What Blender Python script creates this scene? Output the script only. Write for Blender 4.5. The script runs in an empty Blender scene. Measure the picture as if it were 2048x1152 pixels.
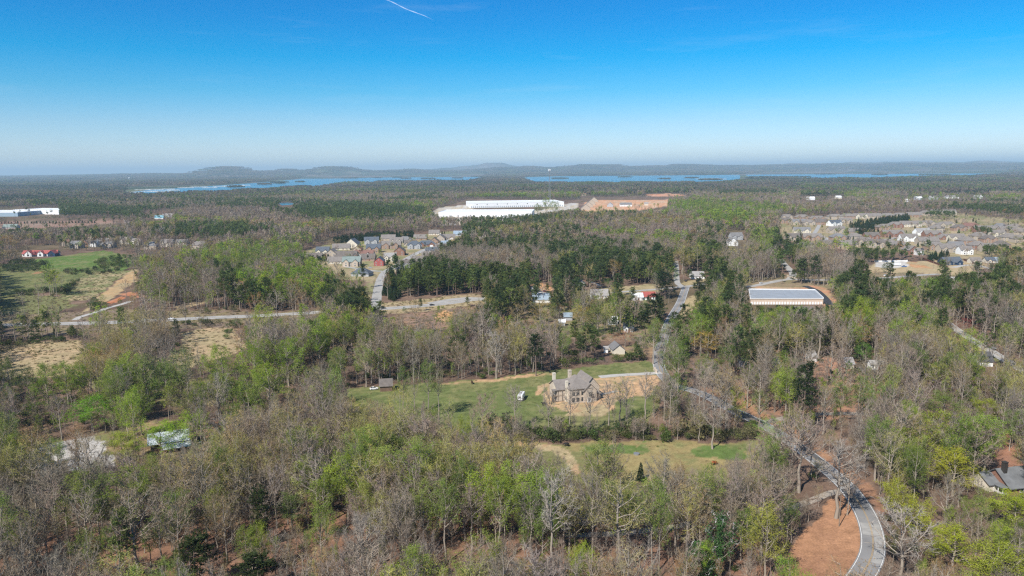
import bpy, bmesh, math, random
import numpy as np
from mathutils import Vector, Matrix

R = math.radians
rng = np.random.default_rng(7)
random.seed(7)

# ---------------------------------------------------------------- camera, sky, sun, exposure
CAM_H = 115.0            # height of the drone above the ground, metres
FPX = 1462.0             # focal length in pixels of a 2048 px wide frame
ROLL = R(0.5)           # the drone hangs a little to the right: the horizon climbs towards that side
PITCH = math.atan((576 - 339) / FPX)
SUN_AZ = R(216.0)        # clockwise from +Y (the view direction): behind the camera, to its left
SUN_EL = R(45.0)

sc = bpy.context.scene
col = sc.collection
cam_d = bpy.data.cameras.new("camera")
cam_d.sensor_width = 36.0
cam_d.lens = 36.0 * FPX / 2048.0
cam_d.clip_start = 1.0
cam_d.clip_end = 250000.0
cam = bpy.data.objects.new("camera", cam_d)
col.objects.link(cam)
cam.location = (0, 0, CAM_H)
cam.rotation_euler = (Matrix.Rotation(math.pi / 2 - PITCH, 3, 'X') @ Matrix.Rotation(-ROLL, 3, 'Z')).to_euler()
sc.camera = cam

world = bpy.data.worlds.new("World")
sc.world = world
world.use_nodes = True
wn = world.node_tree
wn.nodes.clear()
w_out = wn.nodes.new("ShaderNodeOutputWorld")
w_bg = wn.nodes.new("ShaderNodeBackground")
w_sky = wn.nodes.new("ShaderNodeTexSky")
w_sky.sky_type = 'NISHITA'
w_sky.sun_disc = False
w_sky.sun_elevation = SUN_EL
w_sky.sun_rotation = SUN_AZ
w_sky.altitude = 300
w_sky.air_density = 1.0
w_sky.dust_density = 0.3
w_sky.ozone_density = 3.0
w_bg.inputs['Strength'].default_value = 0.075
# clear spring air: a deeper blue higher up, the same all round the sky
w_tc = wn.nodes.new("ShaderNodeTexCoord")
w_sep = wn.nodes.new("ShaderNodeSeparateXYZ")
w_ramp = wn.nodes.new("ShaderNodeValToRGB")
w_mul = wn.nodes.new("ShaderNodeMix"); w_mul.data_type = 'RGBA'; w_mul.blend_type = 'MULTIPLY'
w_mul.inputs['Factor'].default_value = 1.0
wn.links.new(w_tc.outputs['Generated'], w_sep.inputs[0])
wn.links.new(w_sep.outputs['Z'], w_ramp.inputs['Fac'])
cr = w_ramp.color_ramp
cr.elements[0].position = 0.0; cr.elements[0].color = (1.0, 1.17, 1.46, 1)
cr.elements[1].position = 1.0; cr.elements[1].color = (0.70, 0.88, 1.0, 1)
for p, c in ((0.026, (1.0, 1.16, 1.46, 1)), (0.06, (0.70, 1.02, 1.32, 1)), (0.10, (0.26, 0.92, 1.26, 1)), (0.143, (0.0, 0.83, 1.28, 1)), (0.185, (0.0, 0.73, 1.26, 1)), (0.23, (0.0, 0.67, 1.24, 1)), (0.45, (0.30, 0.72, 1.05, 1))):
    e = cr.elements.new(p); e.color = c
wn.links.new(w_sky.outputs[0], w_mul.inputs['A'])
wn.links.new(w_ramp.outputs[0], w_mul.inputs['B'])
# thin streaks of high cloud, all round
w_map = wn.nodes.new("ShaderNodeMapping"); w_map.inputs['Scale'].default_value = (2.2, 2.2, 22.0); w_map.inputs['Rotation'].default_value = (0.05, -0.06, 0.4)
w_noi = wn.nodes.new("ShaderNodeTexNoise"); w_noi.inputs['Scale'].default_value = 1.6; w_noi.inputs['Detail'].default_value = 7; w_noi.inputs['Roughness'].default_value = 0.6
w_cr = wn.nodes.new("ShaderNodeMapRange"); w_cr.inputs['From Min'].default_value = 0.56; w_cr.inputs['From Max'].default_value = 0.8; w_cr.inputs['To Max'].default_value = 0.12
w_cl = wn.nodes.new("ShaderNodeMix"); w_cl.data_type = 'RGBA'; w_cl.inputs['B'].default_value = (7.5, 8.2, 8.8, 1)
wn.links.new(w_tc.outputs['Generated'], w_map.inputs[0]); wn.links.new(w_map.outputs[0], w_noi.inputs['Vector']); wn.links.new(w_noi.outputs['Fac'], w_cr.inputs['Value'])
wn.links.new(w_cr.outputs[0], w_cl.inputs['Factor']); wn.links.new(w_mul.outputs['Result'], w_cl.inputs['A'])
wn.links.new(w_cl.outputs['Result'], w_bg.inputs['Color'])
wn.links.new(w_bg.outputs[0], w_out.inputs['Surface'])

sun_d = bpy.data.lights.new("sun", 'SUN')
sun_d.energy = 4.6
sun_d.angle = R(0.53)
sun_d.color = (1.0, 0.955, 0.89)
sun = bpy.data.objects.new("sun", sun_d)
col.objects.link(sun)
S_DIR = Vector((math.sin(SUN_AZ) * math.cos(SUN_EL), math.cos(SUN_AZ) * math.cos(SUN_EL), math.sin(SUN_EL)))
sun.rotation_euler = S_DIR.to_track_quat('Z', 'Y').to_euler()

sc.view_settings.view_transform = 'Standard'
sc.view_settings.look = 'None'
sc.view_settings.exposure = 0.5
sc.view_settings.gamma = 1.0
sc.view_settings.use_curve_mapping = False
sc.cycles.max_bounces = 4
sc.cycles.diffuse_bounces = 2
sc.cycles.glossy_bounces = 2
sc.cycles.transmission_bounces = 2
sc.cycles.transparent_max_bounces = 8
sc.cycles.volume_bounces = 0
sc.cycles.sample_clamp_indirect = 4.0
sc.cycles.use_adaptive_sampling = False
sc.cycles.adaptive_threshold = 0.02
sc.cycles.use_denoising = False
sc.cycles.denoiser = 'OPENIMAGEDENOISE'
sc.cycles.pixel_filter_type = 'BLACKMAN_HARRIS'
sc.cycles.filter_width = 1.3

# ---------------------------------------------------------------- helpers
CP, SP = math.cos(PITCH), math.sin(PITCH)
CR, SR = math.cos(ROLL), math.sin(ROLL)

def pix_uv(px, py):
    u, v = (px - 1024) / FPX, (576 - py) / FPX
    return u * CR + v * SR, -u * SR + v * CR

def at(px, py, z=0.0):
    """The point at height z that lies behind pixel (px, py) of the 2048 x 1152 photograph."""
    u, v = pix_uv(px, py)
    d = Vector((u, CP + v * SP, -SP + v * CP))
    t = (z - CAM_H) / d.z
    return Vector((d.x * t, d.y * t, z))

def at_far(px, py, dist):
    """The point behind pixel (px, py) at horizontal distance dist (used for things above the horizon)."""
    u, v = pix_uv(px, py)
    d = Vector((u, CP + v * SP, -SP + v * CP))
    t = dist / math.hypot(d.x, d.y)
    return Vector((d.x * t, d.y * t, CAM_H + d.z * t))

def proj(x, y, z):
    """numpy: world points to photograph pixels and view depth."""
    dy, dz = y, z - CAM_H
    dep = dy * CP - dz * SP
    up = dy * SP + dz * CP
    a, b = x / dep, up / dep
    return 1024 + FPX * (a * CR - b * SR), 576 - FPX * (a * SR + b * CR), dep

def mpp(px, py):
    """metres per photograph pixel at the ground behind (px, py)."""
    p = at(px, py)
    return (p.y * CP + CAM_H * SP) / FPX

def tag(o, label=None, cat=None, group=None, kind=None):
    if label: o['label'] = label
    if cat: o['category'] = cat
    if group: o['group'] = group
    if kind: o['kind'] = kind
    return o

def empty(name, loc, rz=0.0):
    o = bpy.data.objects.new(name, None)
    o.empty_display_size = 0.5
    col.objects.link(o)
    o.location = loc
    o.rotation_euler = (0, 0, rz)
    return o

def mesh_obj(name, me, parent=None, loc=None):
    o = bpy.data.objects.new(name, me)
    col.objects.link(o)
    if parent is not None: o.parent = parent
    if loc is not None: o.location = loc
    return o

class MB:
    """Collects boxes, tubes and polygons into one mesh."""
    def __init__(self):
        self.v, self.f, self.m = [], [], []
    def poly(self, pts, mi=0):
        i = len(self.v)
        self.v += [tuple(p) for p in pts]
        self.f.append(tuple(range(i, i + len(pts)))); self.m.append(mi)
        return self
    def box(self, x0, y0, z0, x1, y1, z1, mi=0, rz=0.0, o=(0, 0, 0), bev=0.0):
        c, s = math.cos(rz), math.sin(rz)
        P = []
        b = bev
        for z, k in ((z0, 0), (z1, b)):
            for x, y in ((x0 + k, y0 + k), (x1 - k, y0 + k), (x1 - k, y1 - k), (x0 + k, y1 - k)):
                P.append((o[0] + c * x - s * y, o[1] + s * x + c * y, o[2] + z))
        i = len(self.v); self.v += P
        for q in ((3, 2, 1, 0), (4, 5, 6, 7), (0, 1, 5, 4), (1, 2, 6, 5), (2, 3, 7, 6), (3, 0, 4, 7)):
            self.f.append(tuple(i + a for a in q)); self.m.append(mi)
        return self
    def tube(self, pts, rads, n=6, mi=0, cap=True):
        i0 = len(self.v)
        pts = [Vector(p) for p in pts]
        for k, p in enumerate(pts):
            d = (pts[min(k + 1, len(pts) - 1)] - pts[max(k - 1, 0)]).normalized()
            a = d.orthogonal().normalized(); b = d.cross(a)
            for j in range(n):
                t = 2 * math.pi * j / n
                self.v.append(tuple(p + (a * math.cos(t) + b * math.sin(t)) * rads[k]))
        for k in range(len(pts) - 1):
            for j in range(n):
                a, b = i0 + k * n + j, i0 + k * n + (j + 1) % n
                self.f.append((a, b, b + n, a + n)); self.m.append(mi)
        if cap:
            self.f.append(tuple(i0 + j for j in range(n))[::-1]); self.m.append(mi)
            e = i0 + (len(pts) - 1) * n
            self.f.append(tuple(e + j for j in range(n))); self.m.append(mi)
        return self
    def prism(self, ring, z0, z1, mi=0):
        n = len(ring); i = len(self.v)
        self.v += [(p[0], p[1], z0) for p in ring] + [(p[0], p[1], z1) for p in ring]
        for j in range(n):
            k = (j + 1) % n
            self.f.append((i + j, i + k, i + n + k, i + n + j)); self.m.append(mi)
        self.f.append(tuple(i + n + j for j in range(n))); self.m.append(mi)
        self.f.append(tuple(i + j for j in range(n))[::-1]); self.m.append(mi)
        return self
    def mesh(self, name, mats):
        me = bpy.data.meshes.new(name)
        me.from_pydata(self.v, [], self.f)
        for m in (mats if isinstance(mats, (list, tuple)) else [mats]): me.materials.append(m)
        me.polygons.foreach_set('material_index', self.m)
        me.update()
        return me
    def build(self, name, mats, parent=None, loc=None):
        return mesh_obj(name, self.mesh(name, mats), parent, loc)

def arrays_mesh(name, verts, faces_tri, mats, mat_idx=None, colors=None, quads=None):
    """A mesh straight from numpy arrays of triangles (or quads)."""
    me = bpy.data.meshes.new(name)
    F = quads if quads is not None else faces_tri
    k = F.shape[1]
    me.vertices.add(len(verts)); me.vertices.foreach_set('co', np.asarray(verts, np.float32).ravel())
    me.loops.add(F.size); me.loops.foreach_set('vertex_index', F.astype(np.int32).ravel())
    me.polygons.add(len(F))
    me.polygons.foreach_set('loop_start', np.arange(0, F.size, k, dtype=np.int32))
    me.polygons.foreach_set('loop_total', np.full(len(F), k, np.int32))
    if mat_idx is not None: me.polygons.foreach_set('material_index', np.asarray(mat_idx, np.int32))
    for m in (mats if isinstance(mats, (list, tuple)) else [mats]): me.materials.append(m)
    if colors is not None:
        a = me.color_attributes.new('col', 'FLOAT_COLOR', 'POINT')
        c4 = np.ones((len(verts), 4), np.float32); c4[:, :3] = colors
        a.data.foreach_set('color', c4.ravel())
    me.update(calc_edges=True)
    return me

def vnoise(x, y, seed=0):
    """Smooth value noise in 0..1 with unit wavelength."""
    xi, yi = np.floor(x).astype(np.int64), np.floor(y).astype(np.int64)
    fx, fy = x - xi, y - yi
    fx, fy = fx * fx * (3 - 2 * fx), fy * fy * (3 - 2 * fy)
    def h(a, b):
        n = (a * 374761393 + b * 668265263 + seed * 974711) & 0xFFFFFFFF
        n = ((n ^ (n >> 13)) * 1274126177) & 0xFFFFFFFF
        return ((n ^ (n >> 16)) & 0xFFFF) / 65535.0
    return (h(xi, yi) * (1 - fx) + h(xi + 1, yi) * fx) * (1 - fy) + (h(xi, yi + 1) * (1 - fx) + h(xi + 1, yi + 1) * fx) * fy

def fbm(x, y, seed=0, oct=3):
    s, a, t = 0, 1.0, 0
    for k in range(oct):
        s = s + a * vnoise(x * 2 ** k, y * 2 ** k, seed + k * 17); t += a; a *= 0.5
    return s / t

def in_poly(px, py, poly):
    inside = np.zeros(px.shape, bool)
    n = len(poly)
    for i in range(n):
        x0, y0 = poly[i]; x1, y1 = poly[(i + 1) % n]
        if y0 == y1: continue
        c = ((y0 > py) != (y1 > py)) & (px < (x1 - x0) * (py - y0) / (y1 - y0) + x0)
        inside ^= c
    return inside

def catmull(pts, step=3.0):
    """A smooth polyline through 2-D points."""
    P = [Vector((p[0], p[1])) for p in pts]
    P = [P[0] * 2 - P[1]] + P + [P[-1] * 2 - P[-2]]
    out = []
    for i in range(1, len(P) - 2):
        n = max(2, int((P[i + 1] - P[i]).length / step))
        for k in range(n):
            t = k / n
            out.append(0.5 * ((2 * P[i]) + (P[i + 1] - P[i - 1]) * t + (2 * P[i - 1] - 5 * P[i] + 4 * P[i + 1] - P[i + 2]) * t * t
                              + (3 * P[i] - P[i - 1] - 3 * P[i + 1] + P[i + 2]) * t ** 3))
    out.append(P[-2])
    return out

def ordinal(i):
    O = ['first', 'second', 'third', 'fourth', 'fifth', 'sixth', 'seventh', 'eighth', 'ninth', 'tenth', 'eleventh', 'twelfth', 'thirteenth', 'fourteenth', 'fifteenth', 'sixteenth', 'seventeenth', 'eighteenth', 'nineteenth']
    if i < 19: return O[i]
    t = ['twent', 'thirt', 'fort', 'fift', 'sixt', 'sevent', 'eight', 'ninet'][(i + 1) // 10 - 2]
    return t + 'ieth' if (i + 1) % 10 == 0 else t + 'y-' + O[(i + 1) % 10 - 1]

# ---------------------------------------------------------------- materials
def mat(name, color, rough=0.85, spec=0.2, metal=0.0, noise=None, bump=0.0, var=0.0):
    """Principled material; noise=(scale, amount) varies the colour with grain and stains."""
    m = bpy.data.materials.new(name); m.use_nodes = True
    t = m.node_tree; b = t.nodes['Principled BSDF']
    b.inputs['Base Color'].default_value = (*color, 1)
    b.inputs['Roughness'].default_value = rough
    b.inputs['Specular IOR Level'].default_value = spec
    b.inputs['Metallic'].default_value = metal
    if noise:
        tc = t.nodes.new('ShaderNodeTexCoord'); n = t.nodes.new('ShaderNodeTexNoise')
        n.inputs['Scale'].default_value = noise[0]; n.inputs['Detail'].default_value = 5
        t.links.new(tc.outputs['Object'], n.inputs['Vector'])
        mr = t.nodes.new('ShaderNodeMapRange')
        mr.inputs['From Min'].default_value = 0.3; mr.inputs['From Max'].default_value = 0.7
        mr.inputs['To Min'].default_value = 1 - noise[1]; mr.inputs['To Max'].default_value = 1 + noise[1]
        t.links.new(n.outputs['Fac'], mr.inputs['Value'])
        mx = t.nodes.new('ShaderNodeMix'); mx.data_type = 'RGBA'; mx.blend_type = 'MULTIPLY'
        mx.inputs['Factor'].default_value = 1
        mx.inputs['A'].default_value = (*color, 1)
        t.links.new(mr.outputs[0], mx.inputs['B'])
        t.links.new(mx.outputs['Result'], b.inputs['Base Color'])
        if bump:
            bp = t.nodes.new('ShaderNodeBump'); bp.inputs['Strength'].default_value = bump; bp.inputs['Distance'].default_value = 0.1
            t.links.new(n.outputs['Fac'], bp.inputs['Height']); t.links.new(bp.outputs[0], b.inputs['Normal'])
    return m

def veg_mat(name, trans=0.0, tinted=True):
    """Vegetation: vertex colour 'col' times the tint of the tree; leaves let some light through."""
    m = bpy.data.materials.new(name); m.use_nodes = True
    t = m.node_tree; t.nodes.clear()
    out = t.nodes.new('ShaderNodeOutputMaterial')
    va = t.nodes.new('ShaderNodeAttribute'); va.attribute_name = 'col'
    src = va.outputs['Color']
    if tinted:
        ia = t.nodes.new('ShaderNodeAttribute'); ia.attribute_type = 'INSTANCER'; ia.attribute_name = 'tint'
        mx = t.nodes.new('ShaderNodeMix'); mx.data_type = 'RGBA'; mx.blend_type = 'MULTIPLY'; mx.inputs['Factor'].default_value = 1
        t.links.new(va.outputs['Color'], mx.inputs['A']); t.links.new(ia.outputs['Color'], mx.inputs['B'])
        src = mx.outputs['Result']
    d = t.nodes.new('ShaderNodeBsdfDiffuse'); t.links.new(src, d.inputs['Color'])
    if trans:
        tr = t.nodes.new('ShaderNodeBsdfTranslucent'); t.links.new(src, tr.inputs['Color'])
        ms = t.nodes.new('ShaderNodeMixShader'); ms.inputs[0].default_value = trans
        t.links.new(d.outputs[0], ms.inputs[1]); t.links.new(tr.outputs[0], ms.inputs[2])
        t.links.new(ms.outputs[0], out.inputs['Surface'])
    else:
        t.links.new(d.outputs[0], out.inputs['Surface'])
    return m

M_BARK = veg_mat('bark', 0, False)
M_TWIG = veg_mat('twigs', 0, True)
M_LEAF = veg_mat('foliage', 0.42, True)
# ---------------------------------------------------------------- land cover (outlines on the ground, given where they lie in the photograph)
LITTER = (0.19, 0.126, 0.09)
GREEN = (0.135, 0.16, 0.055)
BRIGHTG = (0.12, 0.17, 0.048)
OLIVE = (0.185, 0.18, 0.075)
STRAW = (0.36, 0.285, 0.16)
TAN = (0.40, 0.29, 0.17)
RED = (0.46, 0.18, 0.085)
SAND = (0.50, 0.32, 0.18)
BRUSH = (0.21, 0.155, 0.115)
GRAVEL = (0.47, 0.44, 0.40)
CONC = (0.55, 0.52, 0.47)
# name, outline in px, base colour, second colour, edge raggedness in m
COVERS = [
 ('pasture', [(640,812),(690,776),(780,770),(880,764),(1000,756),(1110,739),(1200,731),(1290,722),(1316,730),(1318,752),(1310,810),(1290,850),(1100,872),(900,862),(760,852),(680,838)], GREEN, OLIVE, 2.0),
 ('dirt_track', [(880,766),(1000,757),(1110,743),(1111,748),(1000,762),(880,769)], SAND, OLIVE, 1.2),
 ('dirt_track', [(1072,787),(1079,772),(1096,763),(1113,761),(1113,770),(1096,772),(1086,781),(1082,790)], SAND, STRAW, 1.0),
 ('dirt_yard', [(1092,788),(1100,770),(1120,764),(1200,755),(1260,752),(1316,750),(1312,775),(1298,794),(1250,796),(1212,826),(1180,822),(1120,822),(1100,812)], STRAW, SAND, 2.0),
 ('bare_soil', [(1150,816),(1212,808),(1216,830),(1180,836),(1130,830)], (0.42,0.25,0.14), STRAW, 2.0),
 ('meadow', [(940,884),(1010,880),(1100,884),(1200,880),(1330,882),(1440,884),(1530,878),(1552,900),(1525,935),(1450,962),(1300,970),(1100,965),(980,945)], (0.30,0.235,0.105), OLIVE, 2.5),
 ('green_strip', [(1160,890),(1290,886),(1300,898),(1270,908),(1180,912)], BRIGHTG, OLIVE, 3.0),
 ('green_strip', [(1370,896),(1430,889),(1520,889),(1505,908),(1460,922),(1400,918)], BRIGHTG, OLIVE, 3.0),
 ('green_strip', [(1105,915),(1135,930),(1150,960),(1135,975),(1110,940)], BRIGHTG, OLIVE, 2.5),
 ('sandy_track', [(1040,884),(1075,886),(1120,893),(1150,915),(1160,945),(1148,948),(1132,920),(1100,902),(1040,893)], SAND, STRAW, 1.5),
 ('sandy_track', [(760,880),(900,886),(1040,884),(1040,893),(900,895),(760,890)], SAND, STRAW, 1.5),
 ('leaf_bank', [(1655,1000),(1700,985),(1722,1010),(1738,1050),(1738,1090),(1712,1130),(1660,1210),(1500,1250),(1530,1170),(1570,1110),(1620,1050)], (0.40,0.215,0.12), (0.29,0.155,0.09), 1.5),
 ('road_verge', [(1360,764),(1420,787),(1500,824),(1600,884),(1690,962),(1740,1007),(1768,1045),(1782,1045),(1752,985),(1680,922),(1575,848),(1490,800),(1400,768)], (0.34,0.19,0.11), (0.25,0.14,0.09), 2.0),
 ('leaf_floor', [(1440,755),(1540,700),(1600,705),(1700,735),(1800,800),(1780,840),(1640,838),(1560,828),(1500,808)], (0.36,0.20,0.125), (0.25,0.15,0.1), 3.0),
 ('leaf_floor', [(1960,870),(2048,860),(2048,960),(1990,950)], (0.40,0.20,0.12), (0.28,0.15,0.1), 3.0),
 ('leaf_floor', [(-60,1040),(1000,1020),(1500,1060),(1560,1130),(1520,1260),(-100,1260)], (0.25,0.14,0.09), (0.17,0.105,0.075), 3.0),
 ('straw_field', [(-80,698),(60,686),(140,680),(205,698),(262,715),(190,745),(90,756),(-80,765)], STRAW, TAN, 2.5),
 ('straw_field', [(360,664),(420,655),(470,655),(480,676),(500,694),(470,705),(420,722),(370,740),(340,760),(300,735),(330,712),(366,698)], STRAW, TAN, 2.5),
 ('rough_field', [(160,735),(260,715),(350,735),(420,760),(440,810),(330,810),(200,790)], (0.27,0.22,0.115), OLIVE, 3.0),
 ('roadside', [(-90,640),(100,628),(230,618),(330,622),(430,620),(520,626),(640,618),(640,638),(480,652),(300,660),(120,668),(-90,675)], (0.23,0.185,0.10), BRUSH, 2.5),
 ('roadside', [(760,606),(830,600),(900,592),(935,588),(965,590),(970,606),(900,617),(830,624),(760,630)], (0.33,0.25,0.155), STRAW, 2.0),
 ('cleared_ground', [(770,634),(830,626),(900,618),(965,610),(985,632),(960,650),(930,662),(860,660),(800,654),(760,648)], BRUSH, (0.30,0.185,0.125), 3.0),
 ('bare_soil', [(874,626),(890,620),(904,624),(908,638),(890,645),(876,640)], (0.55,0.30,0.14), SAND, 2.5),
 ('green_field', [(60,520),(110,514),(205,501),(225,504),(250,512),(290,520),(250,540),(180,545),(100,560),(60,545)], (0.11,0.17,0.04), OLIVE, 3.0),
 ('hay_field', [(112,588),(150,560),(175,545),(200,543),(250,541),(262,540),(230,562),(200,588),(180,600),(140,602)], (0.17,0.185,0.075), STRAW, 3.0),
 ('hay_field', [(-90,595),(60,588),(130,596),(150,612),(100,628),(-90,636)], (0.165,0.17,0.075), OLIVE, 4.0),
 ('pasture', [(-90,530),(60,535),(170,550),(130,575),(60,592),(-90,590)], (0.13,0.15,0.055), OLIVE, 4.0),
 ('cut_slope', [(262,539),(278,537),(272,560),(240,588),(212,602),(190,612),(176,622),(165,628),(182,604),(215,580),(245,555)], (0.45,0.30,0.155), STRAW, 2.5),
 ('red_soil', [(212,605),(232,596),(242,592),(248,596),(236,604),(216,609)], RED, (0.4,0.2,0.12), 2.0),
 ('red_soil', [(240,588),(262,584),(275,585),(290,590),(286,596),(262,592),(246,592)], RED, (0.4,0.2,0.12), 2.0),
 ('red_soil', [(50,543),(85,541),(95,545),(70,549)], (0.42,0.2,0.11), OLIVE, 2.0),
 ('cut_slope', [(350,613),(390,602),(418,597),(418,604),(390,612),(356,622)], (0.42,0.3,0.18), STRAW, 1.5),
 ('plowed_field', [(-90,446),(60,443),(200,443),(255,443),(200,449),(90,456),(-90,460)], (0.30,0.18,0.13), (0.27,0.19,0.14), 3.0),
 ('lawn', [(605,545),(600,505),(650,490),(740,480),(830,472),(900,462),(930,468),(885,492),(830,520),(790,545),(755,570),(740,600),(725,600),(735,560),(690,560)], (0.36,0.28,0.17), (0.2,0.2,0.09), 3.0),
 ('lawn', [(1560,440),(1720,428),(1900,425),(2048,440),(2110,460),(2110,520),(1960,520),(1800,505),(1700,500),(1600,490),(1560,470)], (0.36,0.28,0.17), (0.2,0.19,0.09), 3.0),
 ('graded_lot', [(1735,532),(1760,524),(1830,523),(1890,521),(1960,540),(1920,552),(1850,548),(1800,556),(1745,556)], (0.42,0.32,0.19), STRAW, 2.5),
 ('red_soil', [(1815,523),(1835,524),(1862,536),(1840,539),(1818,532)], (0.5,0.26,0.13), STRAW, 2.0),
 ('gravel_lot', [(1750,524),(1815,523),(1816,533),(1775,537),(1752,534)], CONC, GRAVEL, 1.0),
 ('graded_lot', [(1860,520),(1905,517),(1960,525),(2000,530),(1960,540),(1900,532)], (0.40,0.30,0.17), STRAW, 2.0),
 ('graded_lot', [(1495,569),(1560,569),(1640,572),(1668,600),(1690,625),(1650,612),(1560,580),(1495,578)], (0.40,0.29,0.17), (0.42,0.22,0.13), 2.0),
 ('rough_verge', [(1440,566),(1560,549),(1700,545),(1850,545),(1850,562),(1700,578),(1500,572)], (0.27,0.20,0.125), (0.2,0.17,0.09), 3.0),
 ('red_soil', [(1620,571),(1650,575),(1668,600),(1680,618),(1660,606),(1640,588)], (0.46,0.24,0.14), STRAW, 2.0),
 ('lawn', [(1150,585),(1240,572),(1300,568),(1330,570),(1330,582),(1240,590),(1230,602),(1180,600)], (0.27,0.235,0.12), STRAW, 2.0),
 ('lawn', [(1365,602),(1385,590),(1402,596),(1398,615),(1372,632),(1352,645)], (0.37,0.29,0.16), STRAW, 2.0),
 ('lawn', [(1358,566),(1385,560),(1425,556),(1450,566),(1420,576),(1385,576)], (0.33,0.26,0.14), STRAW, 2.0),
 ('red_soil', [(1062,570),(1080,567),(1098,570),(1106,578),(1095,584),(1078,580)], (0.55,0.29,0.14), SAND, 1.5),
 ('gravel_lot', [(1060,572),(1074,574),(1082,582),(1098,583),(1102,592),(1086,604),(1072,600),(1066,585)], GRAVEL, CONC, 1.5),
 ('construction_site', [(1160,424),(1170,405),(1200,400),(1340,399),(1335,412),(1300,418),(1250,425)], (0.58,0.31,0.17), (0.5,0.34,0.22), 3.0),
 ('construction_site', [(1290,388),(1340,387),(1380,391),(1340,393),(1300,392)], (0.58,0.27,0.15), (0.5,0.3,0.2), 3.0),
 ('truck_yard', [(858,427),(880,415),(930,410),(950,420),(1080,420),(1130,408),(1160,405),(1150,422),(1080,436),(1000,448),(880,450)], (0.48,0.40,0.28), GRAVEL, 3.0),
 ('gravel_lot', [(60,905),(110,885),(190,868),(215,880),(228,905),(235,935),(170,940),(90,945),(40,930)], GRAVEL, (0.38,0.36,0.34), 1.5),
 ('farmyard', [(190,865),(290,845),(420,842),(470,850),(480,870),(400,915),(300,940),(230,935),(215,880)], (0.30,0.20,0.12), OLIVE, 2.0),
 ('red_soil', [(415,848),(440,845),(448,851),(425,854)], (0.5,0.25,0.12), OLIVE, 1.5),
 ('farm_lane', [(400,885),(560,872),(760,880),(760,890),(560,886),(400,900)], (0.42,0.31,0.22), LITTER, 1.5),
 ('lawn', [(1940,690),(1960,680),(1990,698),(2000,725),(1970,720),(1945,705)], (0.35,0.28,0.15), OLIVE, 2.0),
 ('clay_floor', [(1530,715),(1700,715),(1720,725),(1600,735),(1480,735)], (0.40,0.22,0.14), LITTER, 3.0),
 ('yard', [(1215,690),(1260,690),(1330,660),(1340,690),(1300,715),(1220,712)], (0.3,0.2,0.12), OLIVE, 3.0),
 ('village_ground', [(1010,600),(1060,590),(1320,590),(1330,640),(1280,680),(1150,680),(1080,660),(1010,650)], (0.28,0.2,0.13), (0.15,0.17,0.06), 4.0),
]

# lakes and their arms (px outline of the water seen, reaching in under the nearer trees)
LAKES = [
 [(252,385.5),(300,380),(380,375),(447,370.5),(537,364),(600,358),(627,355),(700,352.7),(790,351.3),(960,350.7),(966,358),(942,360),(800,362),(722,364),(690,366),(640,373),(600,374),(537,376),(447,382.5),(380,385),(256,390.5)],
 [(1045,354.5),(1120,352.5),(1294,351.2),(1400,350.3),(1480,349.5),(1480,360),(1440,365),(1350,364.5),(1290,365),(1180,364.5),(1060,363)],
 [(1490,349.3),(1560,346.5),(1720,344.3),(1880,343.6),(2000,342.4),(2000,350),(1880,352),(1800,354.5),(1720,356.5),(1640,355.5),(1560,355),(1500,354.5)],
 [(556,406.5),(575,405),(590,406.5),(584,409.5),(564,411)],
]

def world_poly(poly):
    return [tuple(at(x, y).xy) for x, y in poly]

def terrain_h(x, y):
    """Rolling land and far hills; the country round the camera is nearly level."""
    r = np.hypot(x, y); az = np.degrees(np.arctan2(x, y))
    k = np.clip((r - 12500) / 9000, 0, 1)
    h = k * (15 + 45 * fbm(x / 2600.0, y / 2600.0, 3))
    def ridge(a0, wa, r0, wr, hh):
        return hh * np.exp(-((az - a0) / wa) ** 2) * np.exp(-((r - r0) / wr) ** 2)
    n = 0.75 + 0.5 * fbm(az / 1.3, r / 9000, 9)
    h = h + n * (ridge(-21.0, 2.0, 17000, 2200, 190) + ridge(-17.0, 1.8, 18000, 2500, 95) + ridge(-13.3, 2.0, 18000, 2500, 165)
                 + ridge(-26, 3.0, 19000, 3000, 45) + ridge(-8, 4, 20000, 3000, 85) + ridge(1, 4.0, 19000, 3000, 130) + ridge(6.5, 2.6, 19000, 2500, 120)
                 + ridge(12, 5, 20000, 3000, 120) + ridge(20, 6, 21000, 3000, 100) + ridge(28, 6, 21000, 3000, 80) + ridge(36, 7, 21000, 3000, 80))
    h = h + n * (ridge(-1.2, 2.6, 27000, 1600, 300) + ridge(-5, 3.0, 27000, 1600, 150) + ridge(20, 5, 27000, 1600, 150) + ridge(27, 5, 27000, 1600, 190) + ridge(34, 4.5, 27000, 1600, 170))
    return h

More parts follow.
